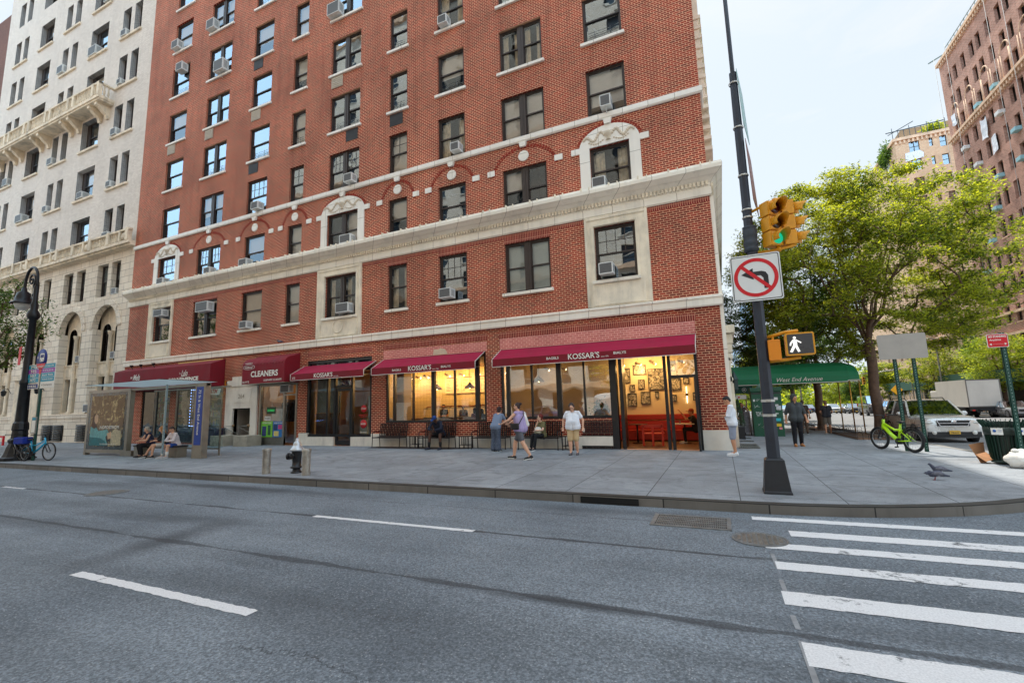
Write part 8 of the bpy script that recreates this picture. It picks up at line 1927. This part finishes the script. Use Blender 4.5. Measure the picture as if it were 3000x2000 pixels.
# ================================================================== people
def V3(*a): return Vector(a)
STAND = dict(pelvis=(0,0,.93), chest=(0,0,1.24), neck=(0,.01,1.44), head=(0,-.015,1.575),
 shL=(.175,.01,1.375), shR=(-.175,.01,1.375), elL=(.235,.03,1.10), elR=(-.235,.03,1.10), wrL=(.245,-.04,.86), wrR=(-.245,-.04,.86),
 hipL=(.085,0,.90), hipR=(-.085,0,.90), knL=(.095,-.015,.49), knR=(-.095,-.015,.49), anL=(.10,.02,.085), anR=(-.10,.02,.085), toL=(.115,-.14,.035), toR=(-.115,-.14,.035))
SKIN = {'light':(222,170,140),'tan':(196,140,106),'brown':(84,52,38),'pale':(230,186,160)}
def person(loc, rz, lab, J=None, w=1.0, H=1.7, skin='light', hair=('short',(50,34,28)), top=((230,230,230),'short'), bottom=((180,150,110),'shorts'), shoes=(30,30,32), sole=(230,228,220), socks=None, hpitch=0, hyaw=0, glasses=None, hat=None, extra=None, lowres=False, name='person', topmat=None, botmat=None, wide=0.0, belly=0.0, cat='person'):
    J0 = dict(STAND); J0.update(J or {})
    s = H/1.70
    Mx = Matrix.Translation(loc) @ Matrix.Rotation(R(rz),4,'Z') @ Matrix.Scale(s,4)
    def G(p): return Mx @ Vector(p)
    j = {k_: Vector(v) for k_, v in J0.items()}
    root = empty('person', loc, lab, cat)
    def fin(mb): mb.v = [tuple(Mx @ Vector(v)) for v in mb.v]; return mb
    SK = mat('skin_'+skin, srgb(*SKIN[skin]), .55, var=.06, scale=14)
    vox = (.016 if lowres else .011)*s
    # axes
    spine = (j['chest']-j['pelvis']).normalized(); side = (j['shL']-j['shR']).normalized(); fwd = spine.cross(side)*-1
    def torso(mb, inf=0.0, low=0.0):
        pe, ch, nk = j['pelvis'], j['chest'], j['neck']; hs = (j['hipL']-j['hipR']).normalized(); mid = pe.lerp(ch,.45)
        for q in (-1,1):
            a = pe+hs*(.065*w*q); b = mid+(hs+side).normalized()*(.055*w*q)+fwd*(belly*.5); c = ch+side*(.075*q*(.6+.4*w)); d = nk.lerp(ch,.35)+side*.10*q
            mb.cap(a,b,(.115*w+inf),(.102*w+inf+belly*.3),14); mb.cap(b,c,(.102*w+inf+belly*.3),(.108*(.7+.3*w)+inf),14); mb.cap(c,d,(.108*(.7+.3*w)+inf),(.062+inf),14)
        if belly: mb.ell(mid+fwd*belly,(.15*w+inf,.12+inf,.15),14,10)
        mb.cap(j['shL'],j['shR'],.050+inf,.050+inf,12)
    k = MB(); torso(k,-.006)
    k.cap(j['neck']-spine*.05,j['head']-Vector((0,0,.05)),.056,.05,12)
    for q in 'LR':
        k.cap(j['sh'+q],j['el'+q],.047*(.6+.4*w),.038*(.6+.4*w),12); k.cap(j['el'+q],j['wr'+q],.038*(.6+.4*w),.026,12)
        k.cap(j['hip'+q],j['kn'+q],.085*(.35+.65*w),.056*(.35+.65*w),14); cf = j['kn'+q].lerp(j['an'+q],.3)
        k.cap(j['kn'+q],cf,.054*(.35+.65*w),.056*(.35+.65*w),12); k.cap(cf,j['an'+q],.056*(.35+.65*w),.036,12); k.cap(j['an'+q],j['to'+q],.036,.028,10)
    Hm = Euler((R(hpitch),0,R(hyaw))).to_matrix(); hc = j['head']
    def HP(x, y, z): return hc+Hm @ Vector((x,y,z))
    k.ell(hc,(.074,.094,.108),16,12,M=Hm); k.ell(HP(0,-.028,-.055),(.056,.062,.055),12,8,M=Hm); k.cap(HP(0,-.088,.012),HP(0,-.108,-.022),.010,.015,8); k.ell(HP(0,-.088,-.058),(.024,.012,.010),8,6,M=Hm)
    for q in (-1,1): k.ell(HP(.076*q,.004,-.008),(.010,.022,.032),8,6,M=Hm)
    body = remesh(fin(k), 'body', SK, vox, 2, root)
    # hands: palm, four fingers, thumb
    k = MB()
    for q, sg in (('L',1),('R',-1)):
        wr = j['wr'+q]; d = (wr-j['el'+q]).normalized(); c_ = J0.get('hand'+q); d = Vector(c_).normalized() if c_ else d
        sx_ = d.cross(Vector((0,1,0)) if abs(d.z) > .6 else Vector((0,0,1))).normalized(); nrm = sx_.cross(d).normalized()
        if nrm.dot(Vector((0,-1,-.3))) < 0: nrm = -nrm
        pc = wr+d*.045; 
        for u in (-.024,-.008,.008,.024): k.cap(wr+sx_*u*.7,wr+d*.085+sx_*u,.014,.012,8)
        for n_, (u, ln) in enumerate(((-.030,.058),(-.010,.070),(.010,.075),(.029,.066))):
            a = wr+d*.085+sx_*u; b = a+(d*.8+nrm*.35).normalized()*ln*.5; e = b+(d*.45+nrm*.8).normalized()*ln*.5; k.cap(a,b,.0095,.0088,7); k.cap(b,e,.0088,.0072,7)
        tb = wr+d*.03+sx_*.028*sg; k.cap(tb,tb+(d*.6+sx_*.7*sg+nrm*.3).normalized()*.035,.012,.010,7); k.cap(tb+(d*.6+sx_*.7*sg+nrm*.3).normalized()*.035,tb+(d*.8+sx_*.5*sg+nrm*.5).normalized()*.065,.010,.008,7)
    if not lowres: remesh(fin(k), 'hands', SK, .006*s, 1, root)
    else: fin(k).build('hands', SK, root)
    # eyes
    k = MB()
    for q in (-1,1): k.ell(HP(.030*q,-.084,.012),(.012,.008,.007),8,6,M=Hm)
    fin(k).build('eyes', mat('dark_eye', srgb(40,30,28), .2), root)
    # hair
    HC = mat('hair_%d_%d_%d' % hair[1], srgb(*hair[1]), .6, var=.35, scale=30, bump=.5, bscale=60); k = MB(); st = hair[0]
    if st in ('short','buzz'): k.ell(HP(0,.022,.032),(.083,.090,.092),16,10,M=Hm); k.ell(HP(0,-.03,.075),(.06,.05,.045),12,8,M=Hm); k.ell(HP(0,.05,-.02),(.07,.055,.07),12,8,M=Hm)
    elif st == 'curly':
        rg_ = random.Random(len(lab)); k.ell(HP(0,.024,.03),(.09,.092,.1),14,10,M=Hm); k.ell(HP(0,.05,-.03),(.085,.06,.08),12,8,M=Hm)
        for _ in range(26):
            a, b = rg_.uniform(0,6.28), rg_.uniform(-.2,1.4); k.ell(HP(.088*math.cos(a)*math.cos(b),.03+.09*math.sin(a)*math.cos(b)*(.6 if math.sin(a) < 0 else 1),.03+.1*math.sin(b)),(.026,)*3,7,5)
    elif st == 'bun': k.ell(HP(0,.022,.03),(.082,.09,.094),14,10,M=Hm); k.ell(HP(0,.055,-.02),(.07,.05,.06),12,8,M=Hm); k.ell(HP(0,.12,.075),(.042,.04,.042),12,8)
    elif st in ('bob','long'):
        k.ell(HP(0,.024,.03),(.088,.094,.1),14,10,M=Hm); k.ell(HP(0,.05,-.05),(.092,.065,.11 if st == 'bob' else .12),14,10,M=Hm)
        for q in (-1,1): k.cap(HP(.075*q,.0,.0),HP(.08*q,.01,-.11 if st == 'bob' else -.2),.03,.024,8)
        if st == 'long': k.cap(HP(0,.06,-.06),HP(0,.085,-.24),.075,.05,12)
    remesh(fin(k), 'hair', HC, .010*s, 1, root)
    if hat:
        HT = mat('hat_%d_%d' % (hat[1][0],hat[1][2]), srgb(*hat[1]), .8, var=.1); k = MB()
        if hat[0] == 'cap': k.ell(HP(0,.012,.05),(.093,.104,.078),16,10,M=Hm); k.ell(HP(0,-.125,.035),(.07,.075,.010),14,6,M=Hm @ Euler((R(12),0,0)).to_matrix())
        elif hat[0] == 'hood': k.ell(HP(0,.03,.03),(.103,.11,.122),16,12,M=Hm); k.cap(HP(0,.05,-.08),j['neck']+Vector((0,.04,-.02)),.085,.1,14)
        else: k.ell(HP(0,.01,.05),(.09,.1,.075),16,10,M=Hm)
        fin(k).build('hood' if hat[0] == 'hood' else 'cap', HT, root)
        if hat[0] == 'hood': 
            pass
    if glasses:
        k = MB(); GM = mat('glasses_%s' % glasses, srgb(*((20,18,20) if glasses == 'sun' else (90,40,44))), .25)
        for q in (-1,1):
            if glasses == 'sun': k.ell(HP(.031*q,-.095,.012),(.026,.010,.02),12,8,M=Hm)
            else: k.tube([HP(.031*q+.024*math.cos(a*.7),-.1,.010+.018*math.sin(a*.7)) for a in range(10)],.0028,5)
            k.tube([HP(.055*q,-.09,.016),HP(.08*q,0,.014)],.004,5)
        k.tube([HP(-.01,-.1,.016),HP(.01,-.1,.016)],.004,5); fin(k).build('glasses', GM, root)
    # top
    tcol, slv = top; TM = topmat or mat('cloth_%d_%d_%d' % tcol, srgb(*tcol), .85, var=.08, scale=9, bump=.35, bscale=14)
    k = MB(); torso(k,.012); hem = j['pelvis'].lerp(j['chest'],-.05)
    hs = (j['hipL']-j['hipR']).normalized()
    for q in (-1,1): k.cap(hem+hs*.07*w*q,j['pelvis'].lerp(j['chest'],.3)+hs*.06*w*q,.112*w+.024+.01*wide,.106*w+.014,14)
    for q in 'LR':
        if slv == 'none': continue
        sh_, el_, wr_ = j['sh'+q], j['el'+q], j['wr'+q]
        if slv == 'short': k.cap(sh_,sh_.lerp(el_,.55),.060*(.6+.4*w),.060*(.6+.4*w),12)
        elif slv == 'elbow': k.cap(sh_,el_,.062*(.6+.4*w),.054,12); k.cap(el_,el_.lerp(wr_,.2),.052,.048,12)
        else: k.cap(sh_,el_,.060*(.6+.4*w),.05*(.6+.4*w),12); k.cap(el_,el_.lerp(wr_,.93),.05*(.6+.4*w),.036,12)
    remesh(fin(k), 'shirt' if slv != 'hoodie' else 'hoodie', TM, vox, 2, root)
    # bottoms
    bcol, bk = bottom; BM = botmat or mat('cloth_%d_%d_%d' % bcol, srgb(*bcol), .9, var=.08, scale=9, bump=.35, bscale=14); k = MB(); pe = j['pelvis']
    for q in (-1,1): k.cap(pe+hs*.07*w*q+Vector((0,0,.0)),pe+hs*.075*w*q-Vector((0,0,.05)),.108*w+.004,.114*w+.004,14)
    for q in 'LR':
        hp, kn, an = j['hip'+q], j['kn'+q], j['an'+q]; tw = .35+.65*w
        if bk == 'shorts': k.cap(hp,hp.lerp(kn,.72),.098*tw,.080*tw,14)
        elif bk == 'longshorts': k.cap(hp,hp.lerp(kn,.95),.098*tw,.078*tw,14)
        elif bk == 'wide': k.cap(hp,kn,.108*tw,.095,14); k.cap(kn,an+Vector((0,0,.03)),.095,.118,14)
        else: k.cap(hp,kn,.096*tw,.070*tw,14); k.cap(kn,an+Vector((0,0,.01)),.070*tw,.055*tw,14)
    remesh(fin(k), {'shorts':'shorts','longshorts':'shorts'}.get(bk,'trousers'), BM, vox, 2, root)
    if socks:
        k = MB()
        for q in 'LR': k.cap(j['an'+q],j['an'+q].lerp(j['kn'+q],.36),.045,.056*(.35+.65*w),12)
        fin(k).build('socks', mat('cloth_%d_%d_%d' % socks, srgb(*socks), .9), root)
    SM = mat('shoe_%d_%d_%d' % shoes, srgb(*shoes), .6, var=.1, scale=20); SO = mat('sole_%d' % sole[0], srgb(*sole), .7)
    for q in 'LR':
        an, to = j['an'+q], j['to'+q]; d = (to-an); k = MB(); heel = an-Vector((d.x,d.y,0)).normalized()*.03; tip = an+d*1.25
        k.cap(heel+Vector((0,0,-.035)),an+d*.5+Vector((0,0,-.012)),.046,.042,12); k.cap(an+d*.5+Vector((0,0,-.016)),tip+Vector((0,0,-.0)),.042,.034,12); k.cap(an,heel+Vector((0,0,-.03)),.042,.045,12)
        so = remesh(fin(k), 'shoe', SM, .010*s, 1, root)
        k = MB(); dd = Vector((d.x,d.y,0)).normalized(); sd = Vector((-dd.y,dd.x,0)); zz = min(an.z-.072,to.z-.03); pts = []
        sl_ = (to.z-an.z+.05)
        for i in range(16):
            a = 2*math.pi*i/16; u = math.cos(a); L2 = (tip-heel).length/2+.035; c2 = heel.lerp(tip,.5); pts.append(c2+dd*u*L2+sd*math.sin(a)*(.046 if u < .2 else .042)+Vector((0,0,0)))
        base_h = heel.z-.078; base_t = tip.z-.034
        vs = []
        for h_ in (0,.024):
            for p in pts:
                u = max(0,min(1,(p-heel).dot(dd)/max(.01,(tip-heel).dot(dd)))); vs.append((p.x,p.y,base_h+(base_t-base_h)*u+h_))
        k.add(vs,[(i,(i+1) % 16,16+(i+1) % 16,16+i) for i in range(16)]+[tuple(reversed(range(16))),tuple(range(16,32))]); fin(k).build('sole', SO, so)
    if extra: extra(root, j, fin, HP, mat)
    return root
def ext_phone(q='R', both=True):
    def f(root, j, fin, HP, mat_):
        p = (j['wrL']+j['wrR'])/2 if both else j['wr'+q]; d = Vector((0,-1,.25)).normalized(); k = MB(); k.obox(p+Vector((0,-.09,.03)),(.075,.15,.010),Euler((R(20),0,0)).to_matrix()); fin(k).build('phone', BLACKF, root); 
    return f
def stripe(name, c1, c2, sc=14, kind='bands'):
    m = bpy.data.materials.new(name); t, n, l = nt(m); out = N(t,'ShaderNodeOutputMaterial'); b = N(t,'ShaderNodeBsdfPrincipled', i_Roughness=.9); tc = N(t,'ShaderNodeTexCoord')
    if kind == 'bands': w_ = N(t,'ShaderNodeTexWave', i_Scale=sc, i_Distortion=.4); w_.bands_direction = 'Z'; l.new(tc.outputs['Object'], w_.inputs['Vector']); src = w_.outputs['Fac']
    else: w_ = N(t,'ShaderNodeTexVoronoi', i_Scale=sc); l.new(tc.outputs['Object'], w_.inputs['Vector']); q = N(t,'ShaderNodeMath', operation='LESS_THAN'); q.inputs[1].default_value = .3; l.new(w_.outputs['Distance'], q.inputs[0]); src = q.outputs[0]
    mx = N(t,'ShaderNodeMixRGB'); mx.inputs[1].default_value = c4(c1); mx.inputs[2].default_value = c4(c2); l.new(src, mx.inputs[0]); l.new(mx.outputs[0], b.inputs['Base Color']); l.new(b.outputs[0], out.inputs[0]); return m

# woman in white, walking to the camera
def ex_lady(root, j, fin, HP, mat_):
    k = MB(); k.add([tuple(j['wrL']+Vector(v)) for v in ((-.01,-.03,-.05),(.07,-.05,-.06),(.06,-.04,-.16),(-.02,-.03,-.14))],[(0,1,2,3)]); fin(k).build('paper', LETTER, root)
person((-4.72,-2.0,0), 4, 'woman in white T-shirt and khaki shorts with glasses, looking down, facing the camera', dict(anL=(.10,.09,.085),toL=(.11,-.06,.03),anR=(-.09,-.05,.085),toR=(-.1,-.2,.035),knR=(-.1,-.05,.49),shL=(.19,.01,1.37),shR=(-.19,.01,1.37),elL=(.335,.05,1.12),elR=(-.335,.05,1.12),wrL=(.34,-.04,.90),wrR=(-.34,-.0,.90),head=(0,-.06,1.55)),
 w=1.34, H=1.68, hair=('curly',(58,46,44)), top=((236,238,244),'short'), bottom=((206,176,132),'longshorts'), shoes=(96,92,96), sole=(60,56,54), hpitch=24, glasses='thin', belly=.05, extra=ex_lady)
# walking woman, profile to the left, arm stretched to the bending woman
def ex_bag(root, j, fin, HP, mat_):
    k = MB(); a, b = j['shR']+Vector((.0,-.02,.06)), j['pelvis']+Vector((.2,.0,.12)); k.tube([j['shR']+Vector((0,.02,.07)), j['chest']+Vector((.0,-.16,.06)), j['chest'].lerp(j['pelvis'],.7)+Vector((.15,-.12,0)), b+Vector((.04,-.02,.0))],.013,6); k.tube([j['shR']+Vector((0,.02,.07)), j['chest']+Vector((.02,.16,.06)), b+Vector((.04,.05,.0))],.013,6); fin(k).build('bag_strap', BLACKF, root)
    k = MB(); k.obox(b+Vector((.05,-.06,-.06)),(.09,.24,.19)); fin(k).build('shoulder_bag', BLACKF, root, bevel=.03)
    k = MB(); k.cap(j['shR']+Vector((-.03,.05,.0)),j['pelvis']+Vector((-.17,.14,.1)),.03,.08,12); fin(k).build('white_tote', LETTER, root)
person((-5.95,-3.55,0), -90, 'woman in lavender tank top and grey shorts walking left with a black shoulder bag', dict(pelvis=(0,.02,.93),chest=(0,-.02,1.24),neck=(0,-.03,1.44),head=(0,-.075,1.575),
 shL=(.16,-.06,1.38),shR=(-.17,.03,1.38),elR=(-.25,-.22,1.2),wrR=(-.22,-.44,1.07),elL=(.26,-.26,1.17),wrL=(.2,-.49,1.08),
 hipL=(.09,-.02,.9),hipR=(-.09,.04,.9),knL=(.09,-.10,.52),anL=(.08,.30,.13) ,toL=(.08,.155,.05),knR=(-.08,-.2,.5),anR=(-.08,-.25,.09),toR=(-.08,-.40,.06)) | dict(knL=(.09,.12,.5),anL=(.09,.36,.12),toL=(.09,.21,.05)),
 w=1.26, H=1.74, hair=('bun',(52,34,32)), top=((184,166,204),'none'), topmat=stripe('lavender_stripes',srgb(186,166,206),srgb(160,144,186),26), bottom=((96,98,104),'shorts'), shoes=(26,26,28), hpitch=0, glasses='sun', extra=ex_bag)
# bending woman seen from behind
person((-7.9,-1.3,0), 176, 'woman in blue grey top and wide dotted trousers, back turned, leaning over a bench', dict(chest=(0,-.16,1.22),neck=(0,-.26,1.40),head=(0,-.33,1.52),shL=(.17,-.24,1.33),shR=(-.17,-.24,1.33),elL=(.24,-.36,1.1),elR=(-.25,-.34,1.1),wrL=(.2,-.52,.92),wrR=(-.26,-.5,.94)),
 w=1.12, H=1.66, hair=('curly',(50,26,24)), top=((140,150,170),'short'), topmat=stripe('blue_grey_stripes',srgb(136,150,172),srgb(100,112,134),30), bottom=((70,78,92),'wide'), botmat=stripe('dotted_trousers',srgb(66,74,90),srgb(130,140,156),42,'dots'), shoes=(24,24,26), hpitch=10)
def seat(h=.47, dx=0, kx=.12, ky=-.42, ax=.14, ay=-.40, lean=0.12, **o):
    d = dict(pelvis=(0,0,h+.09),chest=(0,-lean*.55,h+.40),neck=(0,-lean,h+.60),head=(0,-lean-.05,h+.735),shL=(.175,-lean*.9,h+.54),shR=(-.175,-lean*.9,h+.54),elL=(.22,-lean-.12,h+.28),elR=(-.22,-lean-.12,h+.28),wrL=(.07,-lean-.3,h+.27),wrR=(-.07,-lean-.3,h+.27),
     hipL=(.09,0,h+.07),hipR=(-.09,0,h+.07),knL=(kx,ky,h+.08),knR=(-kx,ky,h+.08),anL=(ax,ay,.085),anR=(-ax,ay,.085),toL=(ax+.02,ay-.16,.035),toR=(-ax-.02,ay-.16,.035))
    d.update(o); return d
person((-10.82,-.5,0), 2, 'man in dark navy top and blue cap sitting on a bench bent over his phone', seat(.46,lean=.3,kx=.22,ky=-.42,ax=.25,ay=-.44,head=(-.02,-.42,1.13),neck=(0,-.3,1.04),elL=(.28,-.42,.76),elR=(-.28,-.42,.76),wrL=(.05,-.52,.72),wrR=(-.1,-.52,.72)),
 w=1.05, H=1.8, skin='brown', hair=('buzz',(20,16,16)), hat=('cap',(22,60,124)), top=((24,30,50),'long'), bottom=((16,16,20),'shorts'), shoes=(40,46,60), sole=(30,34,44), socks=(20,20,22), hpitch=30, hyaw=-12, extra=ext_phone())
def ex_sitw(root, j, fin, HP, mat_):
    k = MB(); k.ell(j['pelvis']+Vector((.02,-.22,.2)),(.15,.12,.11),14,10); fin(k).build('plastic_bag', mat('white_plastic_bag',(0,0,0)), root); k = MB(); k.ell(j['pelvis']+Vector((.02,-.24,.1)),(.17,.13,.07),14,8); fin(k).build('striped_bag', stripe('cream_black_stripes',srgb(214,204,170),srgb(40,38,36),9), root)
person((-6.4,-.42,0), -28, 'red haired woman in olive top and sunglasses sitting on a bench, eating', seat(.46,lean=.05,kx=.10,ky=-.42,ax=.09,ay=-.5,wrR=(-.05,-.2,.98),elR=(-.2,-.18,.78)),
 w=1.0, H=1.66, skin='pale', hair=('curly',(112,36,24)), top=((112,106,70),'short'), bottom=((22,22,26),'pants'), shoes=(24,28,40), glasses='sun', hyaw=-30, extra=ex_sitw)
person((.03,-1.5,0), -90, 'man in white shirt and grey shorts standing in profile at the corner, reading his phone', dict(head=(0,-.09,1.56),neck=(0,-.03,1.44),elL=(.2,-.06,1.12),elR=(-.2,-.06,1.12),wrL=(.05,-.3,1.14),wrR=(-.05,-.32,1.13),knL=(.08,-.03,.49)),
 w=1.12, H=1.76, skin='tan', hair=('short',(28,24,26)), top=((232,234,240),'elbow'), bottom=((150,156,172),'longshorts'), shoes=(216,214,212), sole=(226,226,226), hpitch=34, belly=.06, extra=ext_phone())
person((2.1,2.0,-.03), 8, 'man in dark grey hooded top, black trousers and tan boots walking towards the camera', dict(anL=(.12,.12,.085),toL=(.13,-.03,.03),anR=(-.11,-.05,.085),toR=(-.13,-.2,.035),wrL=(.28,-.1,.88),wrR=(-.29,.02,.87),elL=(.26,.0,1.1),elR=(-.27,.05,1.1)),
 w=1.1, H=1.78, skin='tan', hair=('buzz',(30,26,26)), hat=('hood',(60,64,66)), top=((62,66,68),'elbow'), bottom=((20,20,26),'pants'), shoes=(176,116,60), sole=(120,80,50), hyaw=22, wide=1)
person((3.4,9.9,-.15), 170, 'man in brown top seen from behind, half hidden by the man in the hood', None, w=1.0, H=1.66, skin='tan', hair=('short',(70,50,40)), top=((66,50,40),'short'), bottom=((92,72,58),'pants'), shoes=(40,36,34), lowres=True)
person((4.4,10.2,-.15), 172, 'man in dark T-shirt and grey shorts walking away with both hands in front', dict(wrL=(.2,-.25,1.02),wrR=(-.2,-.25,1.02),elL=(.26,.0,1.1),elR=(-.26,0,1.1),anL=(.1,.16,.1),toL=(.1,.02,.04),anR=(-.12,-.1,.085),toR=(-.13,-.25,.035)), w=1.05, H=1.6, skin='tan', hair=('buzz',(120,86,60)), top=((44,44,50),'short'), bottom=((112,104,96),'longshorts'), shoes=(176,130,100), lowres=True)
person((.75,11.5,-.17), 20, 'woman with long dark hair standing beyond the parcel cart, talking on a phone', dict(wrL=(.1,-.12,1.5),elL=(.28,-.1,1.25)), H=1.62, hair=('long',(60,36,28)), top=((110,100,100),'short'), bottom=((90,84,80),'pants'), lowres=True)
# three women waiting in the shelter
person((-21.95,-5.2,0), -8, 'older woman with grey bob and dark floral top seated in the bus shelter', seat(.42,lean=.14,kx=.1,ay=-.34,ax=.08), w=1.12, H=1.62, hair=('bob',(176,164,150)), top=((40,44,84),'none'), topmat=stripe('navy_floral',srgb(26,30,60),srgb(110,120,150),24,'dots'), bottom=((22,20,24),'pants'), shoes=(36,26,26), sole=(30,24,22), hpitch=26, extra=ext_phone())
person((-20.95,-5.2,0), -20, 'blonde woman in black top and white shorts in the middle of the shelter seat', seat(.42,lean=.12,kx=.12,ay=-.46,ax=.12,anR=(-.28,-.62,.1),toR=(-.32,-.76,.05)), w=1.0, H=1.64, hair=('long',(176,118,60)), top=((22,20,22),'elbow'), bottom=((214,208,200),'shorts'), shoes=(28,28,32), hpitch=12, hyaw=-16, extra=ext_phone())
person((-20.25,-5.2,0), 2, 'woman in white long sleeved top and blue skirt on the bus shelter seat', seat(.42,lean=.16,kx=.13,ay=-.44,ax=.14), w=1.05, H=1.62, hair=('short',(70,52,46)), top=((226,212,212),'long'), bottom=((36,70,140),'shorts'), shoes=(186,184,186), socks=(220,214,206), hpitch=36, hyaw=-20, extra=ext_phone())
# people inside the shop
person((-1.2,2.62,0), -85, 'man with red cap eating at the table just inside the open door', seat(.46,lean=.08,elR=(-.2,-.3,.9),wrR=(-.1,-.5,1.18)), H=1.72, skin='tan', hair=('buzz',(90,50,30)), hat=('cap',(150,60,30)), top=((30,26,28),'short'), bottom=((24,22,24),'pants'), shoes=(220,214,206), lowres=True)
person((-13.1,3.3,.15), 0, 'shop worker with dark hair behind the counter in the left shop window', dict(wrL=(.1,-.3,1.1),wrR=(-.1,-.3,1.1)), H=1.66, skin='tan', hair=('short',(26,20,20)), top=((40,34,34),'short'), bottom=((30,30,30),'pants'), lowres=True)
person((-11.9,3.2,.15), 0, 'shop worker in a pale cap behind the bakery counter', dict(wrL=(.1,-.3,1.1),wrR=(-.1,-.3,1.1)), H=1.62, skin='brown', hair=('buzz',(26,20,20)), hat=('beanie',(220,200,150)), top=((90,80,70),'short'), bottom=((30,30,30),'pants'), lowres=True)
person((-10.3,1.5,0), 160, 'customer in a plum jacket seen from behind at the bakery counter', None, H=1.6, hair=('bob',(30,24,24)), top=((110,70,84),'long'), bottom=((40,40,50),'pants'), lowres=True)
person((-9.9,1.4,0), 170, 'customer with long dark hair seen from behind at the counter', None, H=1.56, hair=('long',(24,20,22)), top=((60,64,74),'long'), bottom=((40,40,50),'pants'), lowres=True)
person((-6.1,1.3,0), -60, 'seated person in lilac shirt and cap just inside the right shop window', seat(.46), H=1.66, hair=('short',(60,40,36)), hat=('cap',(150,130,110)), top=((206,180,190),'long'), bottom=((40,40,50),'pants'), lowres=True)
t = empty('potted_plant', (-4.4,.9,0), 'bushy green plant behind the right shop window', 'potted plant'); k = MB(); k.lathe((-4.45,.8,0),[(.0,0),(.15,0),(.2,.9),(0,.9)],12); k.build('pot', BLACKF, t)
o = leafclump('foliage',(-4.45,.8,1.35),(.3,.25,.35),420,.06,LEAF3,None,9); attach(o, t)
t = empty('tumbler', (-1.75,2.5,.76), 'small clear glass on the cafe table inside the door', 'glass'); k = MB(); k.lathe((-1.75,2.5,.76),[(.0,0),(.03,0),(.038,.12),(.036,.12)],12); k.build('tumbler_glass', SHOPG, t)
k = MB(); k.box(-44.9,-44.0,-2.3,-2.2,.5,.62); k.box(-44.9,-44.8,-2.3,-2.2,0,.5); k.box(-44.1,-44,-2.3,-2.2,0,.5); o = k.build('red_barrier', SIGNR); tag(o,'low red metal barrier at the far left edge of the pavement','barrier')
